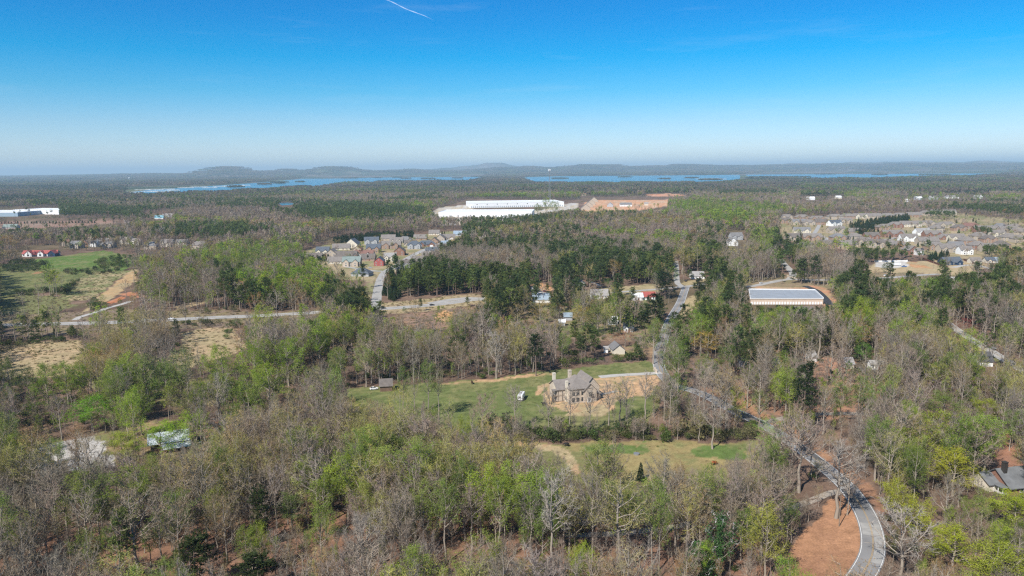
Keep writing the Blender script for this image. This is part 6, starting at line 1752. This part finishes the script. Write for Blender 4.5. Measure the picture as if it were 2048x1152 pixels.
# construction site
for k in range(4):
    a = (1172 + k * 5.5, 420 - k * 5.4)
    house(*a, 16, 86, 'g', 'grey', 'beige', '%s grey-roofed unit of the new townhouse row on the red-soil site' % ordinal(k), storeys=2, width=26, windows=False, cat='townhouse', name='townhouse', group='new townhouses on the building site')
house(1221, 414, 14, 80, 'g', 'blue', 'grey', 'blue-grey gabled new house in the middle of the red-soil site', storeys=2, width=18, windows=False)
house(1252, 413, 23, 0, 'g', 'grey', 'white', 'long white new house on the red-soil site', storeys=2, width=36)
house(1293, 411, 8, 0, 'g', 'pale', 'cream', 'small new shell farthest along the red-soil site', storeys=2, width=12, windows=False)
house(1168, 392, 12, 0, 'x', 'rust', 'beige', 'rust-roofed house behind the building site road', storeys=2, width=18, windows=False)
house(1262, 384, 14, 0, 'x', 'rust', 'cream', 'cream house in the far trees past the building site', storeys=2, width=24, windows=False)
# low white roofs in the farther woods
for k, (x, y, w, rf, wl, lb) in enumerate([(1622, 400, 16, 'white', 'white', 'wide white building in the far woods above the subdivision'), (1678, 398, 11, 'white', 'cream', 'smaller white building near the wide one in the far woods'), (1838, 400, 13, 'white', 'grey', 'first white shed of the long far depot'), (1868, 399, 16, 'pale', 'grey', 'long pale shed in the middle of the far depot'), (1905, 397, 26, 'pale', 'white', 'longest pale shed of the far depot'), (1958, 397, 14, 'white', 'white', 'last white shed of the far depot'),
        (1816, 404, 8, 'white', 'white', 'small white shed in front of the far depot'), (1518, 385, 9, 'white', 'white', 'small white house in the far woods'), (1588, 386, 8, 'slate', 'white', 'small dark-roofed white house in the far woods'), (900, 376, 8, 'white', 'grey', 'pale roof in the woods near the lake'), (190, 379, 8, 'white', 'white', 'white roof in the woods before the marina'), (468, 394, 9, 'white', 'cream', 'lone pale roof between marina and cove'), (1315, 461, 12, 'slate', 'white', 'slate-roofed white house in the woods above the pines'), (1270, 462, 12, 'tan', 'white', 'tan-roofed white house in the woods above the pines'), (1310, 487, 12, 'pale', 'white', 'pale house half hidden above the crossroad')]):
    house(x, y, w, 0, 'g', rf, wl, lb, windows=(y > 450), storeys=2)
# ---------------------------------------------------------------- vehicles
PAINT = {k: mat(k + '_car_paint', c, .3, .5) for k, c in {'white': (.80, .80, .79), 'black': (.02, .02, .022), 'red': (.22, .02, .025), 'silver': (.42, .43, .45), 'blue': (.05, .12, .30), 'grey': (.16, .165, .17)}.items()}
M_TYRE = mat('tyre_rubber', (.02, .02, .02), .9)
M_RIM = mat('wheel_rim', (.45, .45, .46), .4, .5, .6)
M_HEAD = mat('headlight_lens', (.75, .76, .78), .15, .5)
M_TAIL = mat('tail_light', (.4, .02, .02), .3)
def loft(rings, mi=0):
    """A closed skin through rings of equal point count."""
    m = MB(); n = len(rings[0])
    for r in rings: m.v += [tuple(p) for p in r]
    for k in range(len(rings) - 1):
        for j in range(n):
            a, b = k * n + j, k * n + (j + 1) % n; m.f.append((a, b, b + n, a + n)); m.m.append(mi)
    m.f.append(tuple(range(n))[::-1]); m.m.append(mi); e = (len(rings) - 1) * n; m.f.append(tuple(e + j for j in range(n))); m.m.append(mi)
    return m
def section(x, w, z0, z1, tw): return [(x, -w, z0), (x, w, z0), (x, w, z0 + (z1 - z0) * .6), (x, w * tw, z1), (x, -w * tw, z1), (x, -w, z0 + (z1 - z0) * .6)]
VEH = {}
def vehicle_meshes(kind):
    if kind in VEH: return VEH[kind]
    if kind == 'car':
        body = loft([section(-2.2, .78, .45, .85, .9), section(-2.0, .88, .3, .98, .9), section(-1.0, .9, .28, 1.02, .92), section(.9, .9, .28, .98, .92), section(1.9, .86, .3, .84, .9), section(2.2, .76, .42, .72, .9)])
        cab = loft([section(-1.75, .72, .95, 1.0, .95), section(-1.1, .74, .98, 1.42, .8), section(.1, .74, .98, 1.45, .8), section(.95, .72, .95, 1.0, .95)])
    elif kind == 'suv':
        body = loft([section(-2.3, .85, .5, 1.0, .92), section(-2.2, .93, .35, 1.1, .94), section(1.2, .93, .35, 1.1, .94), section(2.1, .9, .4, .98, .9), section(2.35, .8, .5, .85, .9)])
        cab = loft([section(-2.2, .8, 1.08, 1.2, .95), section(-2.0, .8, 1.08, 1.75, .82), section(.3, .8, 1.08, 1.78, .82), section(1.1, .78, 1.06, 1.12, .95)])
    else:
        body = loft([section(-2.75, .9, .55, 1.1, .97), section(-2.7, .96, .45, 1.15, .97), section(1.3, .96, .45, 1.15, .95), section(2.5, .93, .48, 1.05, .92), section(2.8, .82, .55, .9, .92)])
        cab = loft([section(-.75, .82, 1.12, 1.2, .95), section(-.65, .82, 1.12, 1.85, .85), section(.5, .82, 1.12, 1.88, .84), section(1.25, .8, 1.1, 1.16, .95)])
    wheel = MB(); wheel.tube([(0, -.12, 0), (0, .12, 0)], [.34, .34], 12); rim = MB(); rim.tube([(0, -.125, 0), (0, .125, 0)], [.2, .2], 8)
    VEH[kind] = (body.mesh('body', []), cab.mesh('windows', []), wheel.mesh('wheel', M_TYRE), rim.mesh('rim', M_RIM))
    return VEH[kind]
def vehicle(kind, loc, rz, paint, label, cat=None, group=None, name=None):
    b, c, w, rm = vehicle_meshes(kind)
    root = empty(name or {'car': 'car', 'suv': 'suv', 'pickup': 'pickup_truck'}[kind], (loc.x, loc.y, .07), rz); tag(root, label, cat or {'car': 'car', 'suv': 'car', 'pickup': 'truck'}[kind], group)
    for nm, me, mt in (('body', b, PAINT[paint]), ('cabin', c, None)):
        me2 = me.copy(); me2.materials.clear()
        if mt: me2.materials.append(mt)
        else:
            me2.materials.append(M_GLASS); me2.materials.append(PAINT[paint])
            for p in me2.polygons:
                if p.normal.z > .95: p.material_index = 1
        mesh_obj(nm, me2, root)
    L = {'car': 1.35, 'suv': 1.45, 'pickup': 1.75}[kind]
    for x in (-L, L):
        for y in (-.82, .82):
            o = mesh_obj('wheel', w, root); o.location = (x, y, .34); mesh_obj('rim', rm, o)
    f = {'car': 2.18, 'suv': 2.33, 'pickup': 2.78}[kind]
    hl = MB(); hl.box(-.03, -.2, -.08, .04, .2, .08); hl = hl.mesh('headlight', M_HEAD); tl = MB(); tl.box(-.04, -.16, -.1, .03, .16, .1); tl = tl.mesh('tail_light', M_TAIL)
    for y in (-.58, .58):
        o = mesh_obj('headlight', hl, root); o.location = (f - .06, y, .72); o = mesh_obj('tail_light', tl, root); o.location = (-f + .04, y, .85)
    return root
def heading(a, b):
    p, q = at(*a), at(*b); return math.atan2(q.y - p.y, q.x - p.x)
HW = heading((100, 648), (330, 640)); HW2 = heading((776, 617), (899, 606))
GV = 'cars out on the highway'
vehicle('pickup', at(42, 649), HW, 'white', 'white pickup truck on the highway near the photo’s edge', group=GV)
vehicle('suv', at(290, 641.5), HW, 'white', 'white car on the highway behind pale bare trees', group=GV)
vehicle('car', at(342, 638.5), HW, 'white', 'white car on the highway farthest along behind the trees', group=GV)
vehicle('car', at(864, 611), HW2, 'black', 'black car on the highway alone past the pole', group=GV)
vehicle('suv', at(766, 617.5), HW2, 'grey', 'dark grey car on the highway at the street corner', group=GV)
vehicle('car', at(1522, 567), heading((1497, 573), (1540, 565)), 'white', 'white car on the road behind the storage building')
vehicle('suv', at(1331, 765), heading((1321, 741), (1340, 764)), 'black', 'black car under trees beside the big house drive')
vehicle('pickup', at(1973, 690), heading((2010, 720), (1945, 680)), 'black', 'black pickup truck on the straight lane towing a trailer')
vehicle('pickup', at(1071, 581), R(70), 'white', 'white truck parked on the pale gravel of the dirt lot')
vehicle('suv', at(1075, 588), R(95), 'black', 'black car parked on the gravel beside the white truck')
vehicle('suv', at(1090, 584), R(10), 'red', 'dark red car parked on the orange dirt lot')
vehicle('car', at(741, 536), R(5), 'silver', 'silver car parked on a drive in the subdivision')
vehicle('car', at(1667, 473), R(10), 'black', 'black car parked on a drive in the tan-roofed subdivision')
vehicle('suv', at(1771, 552), heading((1770, 556), (1830, 551)), 'white', 'white car on the road below the graded lot')
vehicle('car', at(748, 779), R(20), 'white', 'white car beside the brown shed at the pasture corner')
vehicle('pickup', at(1808, 534), R(170), 'blue', 'blue pickup truck parked on the concrete pad')
vehicle('suv', at(1372, 563), R(60), 'black', 'dark car on the lawn across the crossroads')
vehicle('pickup', at(400, 893), R(15), 'white', 'white pickup truck beside the metal barn')
vehicle('suv', at(1720, 742), R(10), 'grey', 'grey car beside the trailer home in the wood')
for i, (px, py, k, p_) in enumerate([(715, 541, 'suv', 'white'), (728, 543, 'car', 'grey'), (795, 531, 'pickup', 'silver'), (812, 520, 'car', 'red'), (838, 508, 'suv', 'white'), (872, 490, 'car', 'black')]):
    vehicle(k, at(px, py), rng.uniform(0, 6.28), p_, '%s parked %s along the subdivision street, counting from the near end' % (p_, ordinal(i)), group='cars parked in the street subdivision')
for i, (px, py, k, p_) in enumerate([(1631, 468, 'suv', 'white'), (1652, 480, 'car', 'silver'), (1700, 487, 'pickup', 'black'), (1742, 484, 'car', 'white'), (1790, 478, 'suv', 'grey'), (1830, 472, 'car', 'red'), (1870, 476, 'suv', 'white')]):
    vehicle(k, at(px, py), rng.uniform(0, 6.28), p_, '%s parked %s along the street of the large subdivision' % (p_, ordinal(i)), group='cars parked in the large subdivision')
def camper(px, py, rz, L, label, stripe=None):
    p = at(px, py); root = empty('camper_trailer', p, rz); tag(root, label, 'camper')
    W = 1.25
    sh = [[(x, -W * k, .7), (x, W * k, .7), (x, W * k, z * .9), (x, W * k * .93, z), (x, -W * k * .93, z), (x, -W * k, z * .9)] for x, k, z in ((-L / 2, .96, 3.0), (-L / 2 + .3, 1, 3.25), (L / 2 - 1.2, 1, 3.25), (L / 2 - .2, .97, 2.7), (L / 2, .93, 2.2))]
    loft(sh).build('body', PAINT['white'], root)
    for y in (-1.26, 1.26):
        for x in (-L * .32, L * .2):
            m = MB(); m.box(x - .45, y - .02, 1.6, x + .45, y + .02, 2.4); m.build('window', M_GLASS, root)
        for x in (-.5, .5):
            m = MB(); m.tube([(x, y - .12, .38), (x, y + .05, .38)], [.38, .38], 10); m.build('wheel', M_TYRE, root)
    m = MB(); m.box(.1, -1.29, .8, .85, -1.25, 2.75); m.build('door', M_TRIM, root)
    m = MB(); m.box(-1.2, -.4, 3.25, -.3, .4, 3.55); m.build('air_conditioner', M_STEEL, root); m = MB(); m.box(1.2, -.3, 3.25, 1.8, .3, 3.4); m.build('roof_vent', M_STEEL, root)
    m = MB(); m.tube([(L / 2 - .1, -.5, .6), (L / 2 + 1.2, 0, .55), (L / 2 - .1, .5, .6)], [.06, .06, .06], 5); m.build('hitch', M_STEEL, root)
    m = MB(); m.box(-L / 2 - .02, -.6, 1.6, -L / 2 + .03, .6, 2.4); m.build('window', M_GLASS, root)
camper(1043, 798, R(78), 8.0, 'white camper trailer parked in the middle of the pasture')
camper(1792, 531, R(165), 10.0, 'white camper trailer on the concrete pad by the graded lot')
def flatbed(px, py, rz):
    p = at(px, py); root = empty('flatbed_trailer', p, rz); tag(root, 'pale flatbed trailer behind the black pickup on the straight lane', 'trailer')
    m = MB(); m.box(-3, -1.05, .75, 3, 1.05, .95); m.build('bed', M_STEEL, root)
    m = MB(); m.box(-3, -1.05, .95, -2.9, 1.05, 1.5); m.box(-3, -1.05, .95, 3, -1.0, 1.25); m.box(-3, 1.0, .95, 3, 1.05, 1.25); m.build('rail', M_STEEL, root)
    for x in (-.9, 0):
        for y in (-1.05, 1.05):
            m = MB(); m.tube([(x, y - .1, .38), (x, y + .1, .38)], [.38, .38], 10); m.build('wheel', M_TYRE, root)
    m = MB(); m.tube([(3, 0, .8), (4.3, 0, .6)], [.07, .07], 5); m.build('hitch', M_STEEL, root)
flatbed(1986, 698, heading((2010, 720), (1945, 680)))

# ---------------------------------------------------------------- cattle: one continuous body grown on a skeleton
def cow_mesh(pose):
    bm = bmesh.new(); gz = pose == 'grazing'
    J = {'rump': (-.85, 0, 1.18, .30), 'hip': (-.55, 0, 1.2, .36), 'mid': (0, 0, 1.1, .40), 'chest': (.5, 0, 1.1, .37), 'withers': (.72, 0, 1.2, .28), 'neck': (1.05, 0, .98 if gz else 1.38, .19), 'poll': (1.3, 0, .62 if gz else 1.58, .15), 'muzzle': (1.45, 0, .26 if gz else 1.38, .095), 'tail1': (-1.0, 0, 1.1, .05), 'tail2': (-1.08, 0, .5, .035)}
    E = [('rump', 'hip'), ('hip', 'mid'), ('mid', 'chest'), ('chest', 'withers'), ('withers', 'neck'), ('neck', 'poll'), ('poll', 'muzzle'), ('rump', 'tail1'), ('tail1', 'tail2')]
    for s, y in (('l', .24), ('r', -.24)):
        J['ear' + s] = (1.24, y * .95, J['poll'][2] + .06, .045); E.append(('poll', 'ear' + s))
        J['thigh' + s] = (-.66, y, .86, .19); J['hock' + s] = (-.82, y, .48, .085); J['hoofh' + s] = (-.74, y, .04, .075)
        J['arm' + s] = (.56, y, .74, .15); J['knee' + s] = (.58, y, .42, .085); J['hooff' + s] = (.56, y, .04, .075)
        E += [('hip', 'thigh' + s), ('thigh' + s, 'hock' + s), ('hock' + s, 'hoofh' + s), ('chest', 'arm' + s), ('arm' + s, 'knee' + s), ('knee' + s, 'hooff' + s)]
    me = bpy.data.meshes.new('cow_skeleton'); keys = list(J)
    me.from_pydata([J[k][:3] for k in keys], [(keys.index(a), keys.index(b)) for a, b in E], [])
    o = bpy.data.objects.new('cow_skeleton', me); col.objects.link(o)
    md = o.modifiers.new('skin', 'SKIN')
    for k, sv in zip(keys, me.skin_vertices[0].data): sv.radius = (J[k][3], J[k][3]); sv.use_root = (k == 'mid')
    sb = o.modifiers.new('sub', 'SUBSURF'); sb.levels = 1; sb.render_levels = 1
    dg = bpy.context.evaluated_depsgraph_get(); out = bpy.data.meshes.new_from_object(o.evaluated_get(dg))
    bpy.data.objects.remove(o); bm.free()
    return out
COWS = {k: cow_mesh(k) for k in ('grazing', 'standing')}
M_COW = {'rust': mat('rust_brown_hide', (.30, .10, .035), .8, noise=(1.5, .15)), 'black': mat('black_hide', (.018, .016, .015), .7), 'brown': mat('dark_brown_hide', (.06, .035, .022), .8)}
for px, py, rz, pose, m_, lb in ((1428, 930, 20, 'grazing', 'rust', 'rust-brown cow grazing alone in the meadow'), (944, 768, 100, 'standing', 'brown', 'dark brown cow standing at the top of the pasture'), (1133, 893, 170, 'grazing', 'black', 'black cow by the sandy track at the meadow'), (1088, 811, 200, 'standing', 'black', 'black cow beside the stone house’s yard')):
    p = at(px, py); me = COWS[pose].copy(); me.materials.clear(); me.materials.append(M_COW[m_])
    for q in me.polygons: q.use_smooth = True
    o = mesh_obj('cow', me, None, p); o.rotation_euler = (0, 0, R(rz)); o.scale = (1.15,) * 3; tag(o, lb, 'cow', 'cattle in the pastures')
p = at(1273, 909); m = MB(); m.tube([(0, 0, 0), (0, 0, .6)], [1.2, 1.25], 20); root = empty('water_trough', p); tag(root, 'round grey water trough in the meadow', 'trough'); m.build('tank', M_STEEL, root)

# ---------------------------------------------------------------- poles, towers, fences, marina
def pole(px, py, h, rz, label, lamp=False):
    p = at(px, py); root = empty('utility_pole', p, rz); tag(root, label, 'utility pole', 'utility poles by the roads')
    m = MB(); m.tube([(0, 0, -.3), (0, 0, h)], [.17, .11], 8); m.build('pole', M_WOOD, root)
    m = MB(); m.box(-1.2, -.07, h - 1.0, 1.2, .07, h - .8); m.build('crossarm', M_WOOD, root)
    for x in (-1.05, 0, 1.05):
        m = MB(); z = h - .8 if x else h; m.tube([(x, 0, z), (x, 0, z + .28)], [.07, .04], 6); m.build('insulator', M_TRIM, root)
    return p
W1 = pole(1678, 1053, 12, R(30), 'dark utility pole on the leafy bank inside the road bend')
pole(1516, 842, 11, R(60), 'utility pole at the mouth of the wooded driveway'); pole(1440, 812, 11, R(60), 'utility pole between the driveway mouth and the big house drive')
pole(828, 624, 11, R(0), 'utility pole beside the highway by the lone sapling'); pole(1549, 556, 12, R(0), 'pale utility pole at the turn before the storage building'); pole(1866, 537, 11, R(0), 'utility pole on the graded lot by the brown fence')
pole(958, 606, 11, R(0), 'utility pole at the end of the turnout'); pole(340, 645, 11, R(0), 'utility pole beside the highway behind bare trees'); pole(212, 446, 16, R(0), 'utility pole beyond the plowed field')
def wire(a, b, sag, label, n=12):
    a, b = Vector(a), Vector(b); pts = []
    for k in range(n + 1):
        t = k / n; q = a.lerp(b, t); q.z -= sag * 4 * t * (1 - t); pts.append(q)
    m = MB(); m.tube(pts, [.03] * len(pts), 4); o = m.build('power_line', M_DARKTRIM); tag(o, label, 'power line')
pa, pb, pc = at(828, 624), at(958, 606), at(340, 645)
wire((pc.x, pc.y, 11.2), (pa.x, pa.y, 11.2), 2.0, 'power line along the highway from bare trees to the sapling pole'); wire((pa.x, pa.y, 11.2), (pb.x, pb.y, 11.2), 1.2, 'power line from the sapling pole to the turnout pole')
pd, pe = at(1440, 812), at(1516, 842)
wire((pd.x, pd.y, 11.2), (pe.x, pe.y, 11.2), .8, 'power line beside the road between the two driveway poles')
wire((pe.x, pe.y, 11.2), (W1.x, W1.y, 12.2), 2.0, 'power line from the driveway pole to the road bend pole')

def cell_tower():
    p = at(1099, 402); root = empty('lattice_tower', p); tag(root, 'tall grey lattice radio tower against the lake', 'tower')
    H = 112; b, t = 4.2, 1.0
    C_ = [(math.cos(a), math.sin(a)) for a in (R(90), R(210), R(330))]
    for x, y in C_:
        m = MB(); m.tube([(x * b, y * b, 0), (x * t, y * t, H)], [.42, .28], 5); m.build('leg', M_STEEL, root)
    m = MB(); n = 20
    for k in range(n):
        z0, z1 = H * k / n, H * (k + 1) / n; r0 = b + (t - b) * k / n; r1 = b + (t - b) * (k + 1) / n
        for i in range(3):
            c0, c1 = C_[i], C_[(i + 1) % 3]
            m.tube([(c0[0] * r0, c0[1] * r0, z0), (c1[0] * r1, c1[1] * r1, z1)], [.16, .16], 3, cap=False); m.tube([(c0[0] * r1, c0[1] * r1, z1), (c1[0] * r1, c1[1] * r1, z1)], [.16, .16], 3, cap=False)
    m.build('bracing', M_STEEL, root)
    m = MB(); m.tube([(0, 0, H - 1), (0, 0, H + .4)], [4.2, 4.2], 12); m.build('platform', M_STEEL, root)
    pm = MB(); pm.box(-.35, -.5, 0, .35, .5, 7.5); pm = pm.mesh('antenna_panel', M_PANEL)
    for i in range(9):
        a = 2 * math.pi * i / 9; o = mesh_obj('antenna_panel', pm, root); o.location = (4.4 * math.cos(a), 4.4 * math.sin(a), H - 4); o.rotation_euler = (0, 0, a)
    m = MB(); m.tube([(0, 0, H), (0, 0, H + 5)], [.15, .08], 5); m.build('mast', M_STEEL, root)
cell_tower()
def water_tower():
    p = at(259, 362); p = Vector((p.x * .98, p.y * .98, 0)); root = empty('water_tower', p); tag(root, 'white water tower rising over the far woods', 'water tower')
    H = 36
    m = MB(); prof = [(0, H - 1), (7, H), (11.5, H + 4), (12.5, H + 8), (11, H + 12), (6, H + 14.5), (.2, H + 15.2)]
    m.tube([(0, 0, z) for r, z in prof], [max(r, .1) for r, z in prof], 16); m.build('tank', PAINT['white'], root)
    m = MB(); m.tube([(0, 0, 0), (0, 0, 4), (0, 0, H - 4), (0, 0, H + .5)], [5, 2.6, 2.4, 6], 12); m.build('pedestal', PAINT['white'], root)
water_tower()
M_FENCE = mat('brown_fence_boards', (.13, .055, .04), .9, noise=(1, .2))
def fence(a, b, label, h=2.0, npan=14):
    p, q = at(*a), at(*b); d = q - p; L = d.length; ang = math.atan2(d.y, d.x); root = empty('board_fence', p, ang); tag(root, label, 'fence', 'brown privacy fences round the navy house')
    me = MB(); n = 8; s = L / npan
    for k in range(n): me.box(s * k / n + .01, -.02 + .01 * (k % 2), .06, s * (k + 1) / n - .01, .02 + .01 * (k % 2), h)
    me = me.mesh('fence_panel', M_FENCE); pm = MB(); pm.box(-.07, -.07, 0, .07, .07, h + .1); pm = pm.mesh('post', M_FENCE)
    for k in range(npan): o = mesh_obj('fence_panel', me, root); o.location = (k * s, 0, 0)
    for k in range(npan + 1): o = mesh_obj('post', pm, root); o.location = (k * s, .1, 0)
fence((1845, 519), (1896, 537), 'long brown board fence running down from the subdivision', 2.4, 24)
fence((1927, 521), (1955, 531), 'shorter brown board fence beyond the navy house', 2.4, 14)
def low_wall(pts, h, t, label, m_, name='stone_wall'):
    root = empty(name, at(*pts[0])); tag(root, label, 'wall'); o0 = at(*pts[0])
    for a, b in zip(pts, pts[1:]):
        p, q = at(*a) - o0, at(*b) - o0; d = q - p; m = MB(); m.box(0, -t / 2, 0, d.length, t / 2, h, rz=math.atan2(d.y, d.x), o=(p.x, p.y, 0)); m.build('wall_section', m_, root)
    for a in pts:
        p = at(*a) - o0; m = MB(); m.box(p.x - t, p.y - t, 0, p.x + t, p.y + t, h + .35); m.build('pier', m_, root)
low_wall([(1575, 553), (1584, 556.5), (1598, 557.5), (1612, 557.5)], 1.3, .5, 'curved stone entrance wall at the subdivision road', WALLS['stone'])
low_wall([(1750, 524), (1814, 523)], 1.7, .5, 'pale concrete wall behind the parked camper', WALLS['white'], 'concrete_wall')
low_wall([(1312, 745), (1309, 741)], 1.5, .6, 'stone gate pier at the big house drive', WALLS['stone'], 'gate_wall')
# mailbox-like gate posts are left to the wall above; marina docks on the lake
MD = mat('dock_roof', (.74, .76, .76), .5); MR = mat('red_dock_roof', (.34, .14, .10), .6)
def dock(px, py, L, rz, label, roofm=MD, D=14, h=5.0):
    p = at(px, py); root = empty('boat_dock', (p.x, p.y, .4), R(rz)); tag(root, label, 'dock', 'covered docks of the marina')
    m = MB(); m.box(-L / 2, -D / 2, h, L / 2, D / 2, h + .5); m.build('roof', roofm, root)
    m = MB(); m.box(-L / 2, -D / 2, 0, L / 2, D / 2, .5); m.build('deck', M_WOOD, root)
    m = MB(); n = int(L / 8)
    for k in range(n + 1):
        for y in (-D / 2 + .5, D / 2 - .9): m.box(-L / 2 + k * (L - .4) / n, y, .5, -L / 2 + k * (L - .4) / n + .4, y + .4, h)
    tag(m.build('post', M_STEEL, root), kind='stuff')
    m = MB()
    for k in range(n):
        x = -L / 2 + (k + .5) * L / n; m.box(x - 2.4, -D / 2 + 1, .6, x + 2.4, -D / 2 + 5, 2.6 + (k % 3) * .5)
    tag(m.build('moored_boat', PAINT['white'], root), kind='stuff')
for i, (x, y, L, rz) in enumerate([(270, 385.5, 90, 4), (287, 380.5, 110, 2), (310, 379.5, 120, 0), (322, 383, 130, 6), (338, 379, 90, 0), (372, 376, 120, 2), (398, 374.5, 140, 0), (420, 376, 110, 5), (440, 373.5, 110, 0), (455, 372.5, 80, 0), (478, 371.5, 110, 0), (492, 371, 80, 3), (300, 384, 100, 8), (348, 381, 80, 0)]):
    dock(x, y, L, rz, '%s white covered dock of the marina counting from its near end' % ordinal(i))
for i, (x, y, L, m_) in enumerate([(1414, 358, 240, MD), (1432, 358, 120, MR), (1444, 358.5, 90, MR), (1422, 360, 150, MD)]):
    dock(x, y, L, 0, ['long white dock roof of the far marina', 'red dock roof of the far marina', 'short red dock roof at the end of the far marina', 'lower white dock roof of the far marina'][i], m_, 26, 8)
# wooded islands and points in the lake
P_, R_, S_, T_, I_ = [], [], [], [], []
for px, py, w, n in ((795, 356.5, 12, 2), (812, 358.5, 14, 3), (857, 359, 22, 5), (915, 358, 14, 3), (1420, 362, 34, 5), (560, 369, 2, 1), (605, 377, 18, 4), (1384, 358, 16, 3), (1870, 352, 60, 5), (1560, 356, 120, 9), (600, 366, 6, 2), (560, 367, 30, 3), (700, 358, 26, 4), (755, 357, 10, 2), (960, 355, 30, 5), (1120, 359, 26, 4), (1250, 356, 20, 3), (1330, 360, 14, 2), (1650, 350, 40, 4), (1760, 351, 26, 3), (470, 377, 14, 3), (530, 371, 16, 3)):
    for k in range(n):
        q = at(px + (k - (n - 1) / 2) * w / n + rng.normal() * .4, py); P_.append((q.x, q.y, 0)); R_.append((0, 0, rng.uniform(0, 6.28))); S_.append((.9, .9, 1.1)); T_.append((.85, .95, .95)); I_.append(int(rng.choice([0, 2, 2, 3])))
scatter('island_woods', P_, R_, S_, T_, I_, PATCH)
# small evergreens planted along the plowed field
for i in range(30):
    px = 4 + i * 6.4 + rng.normal() * .8; p = at(px, 447.5 - i * .05); s = rng.uniform(4.5, 6.5)
    add_tree('cedar_tree', p.x, p.y, s * 1.15, s * .42, rng.uniform(0, 6), TINTS['cedar_tree'][0], i, 'small round evergreen, %s from the edge in the row along the plowed field' % ordinal(i), 'evergreens in the row along the plowed field')
# young street trees beside the subdivision street
for i, (px, py) in enumerate([(752, 563), (749, 574), (746, 586), (742, 598)]):
    p = at(px, py); add_tree('budding_tree', p.x, p.y, 7.5, 1.9, i, (.3, .27, .14), i, '%s young street tree down the subdivision street' % ordinal(i), 'young street trees along the subdivision street')

# fallen trunks on the leaf litter
for i, (px, py, L, a, d) in enumerate([(1190, 1095, 9, 40, 'below the meadow'), (980, 1120, 8, 15, 'beneath the tall lime tree'), (760, 1110, 7, 120, 'among bare trunks between barn and meadow'), (450, 1085, 9, 30, 'below the barn lane'), (300, 1130, 8, 160, 'below the green dome-crowned tree'), (150, 1100, 9, 60, 'in the bare wood near the bottom corner'), (60, 1020, 7, 20, 'in the bare wood below the gravel lot'), (1270, 1120, 6, 100, 'under the pale-trunked forked tree'), (1625, 1000, 6, 20, 'on the leafy bank by the lane'), (1560, 790, 7, 50, 'on the red leafy wood floor'), (370, 842, 10, 25, 'behind the metal barn')]):
    p = at(px, py); r_ = random.Random(i); root = empty('fallen_log', (p.x, p.y, .2), R(a)); tag(root, 'pale fallen trunk lying %s' % d, 'log', 'fallen trunks in the woods')
    m = MB(); m.tube([(-L / 2, 0, .05), (-L / 6, .2, .1), (L / 6, .1, .15), (L / 2, .4, .3)], [.26, .23, .17, .07], 7); m.build('trunk', M_WOOD, root)
    m = MB(); m.tube([(L / 6, .1, .15), (L / 4, .9, .7), (L / 3, 1.5, 1.4)], [.08, .06, .02], 5); m.build('branch', M_WOOD, root)
    m = MB(); m.tube([(L / 4, .2, .2), (L / 3, -.7, .4), (L / 2.4, -1.4, .9)], [.07, .05, .02], 5); m.build('branch', M_WOOD, root)

# ---------------------------------------------------------------- a vapour trail high up
def contrail():
    a, b = at_far(766, -3, 47000), at_far(866, 40, 38000)
    n = 40; m = MB(); pts, rad = [], []
    for k in range(n + 1):
        t = k / n; q = a.lerp(b, t); q.z += 25 * math.sin(t * 9); pts.append(q); rad.append((22 + 7 * math.sin(t * 31)) * (1.0 if t < .75 else max(.12, (1 - t) * 3.6)))
    m.tube(pts, rad, 8)
    mt = bpy.data.materials.new('vapour'); mt.use_nodes = True; t = mt.node_tree; t.nodes.clear(); out = t.nodes.new('ShaderNodeOutputMaterial')
    d = t.nodes.new('ShaderNodeBsdfDiffuse'); d.inputs[0].default_value = (.95, .96, 1, 1); tr = t.nodes.new('ShaderNodeBsdfTransparent'); mx = t.nodes.new('ShaderNodeMixShader'); mx.inputs[0].default_value = .17
    t.links.new(tr.outputs[0], mx.inputs[1]); t.links.new(d.outputs[0], mx.inputs[2]); t.links.new(mx.outputs[0], out.inputs['Surface'])
    o = m.build('vapour_trail', mt); tag(o, kind='stuff')
contrail()
# ---------------------------------------------------------------- air
def build_haze():
    m = MB(); m.box(-60000, -3000, -1.0, 60000, 60000, 450.0)
    hm = bpy.data.materials.new('haze'); hm.use_nodes = True
    t = hm.node_tree; t.nodes.clear()
    out = t.nodes.new('ShaderNodeOutputMaterial'); pv = t.nodes.new('ShaderNodeVolumePrincipled')
    pv.inputs['Color'].default_value = (.62, .85, 1.0, 1)
    pv.inputs['Density'].default_value = 5.4e-5
    t.links.new(pv.outputs[0], out.inputs['Volume'])
    o = m.build('haze', hm); tag(o, kind='stuff')
build_haze()
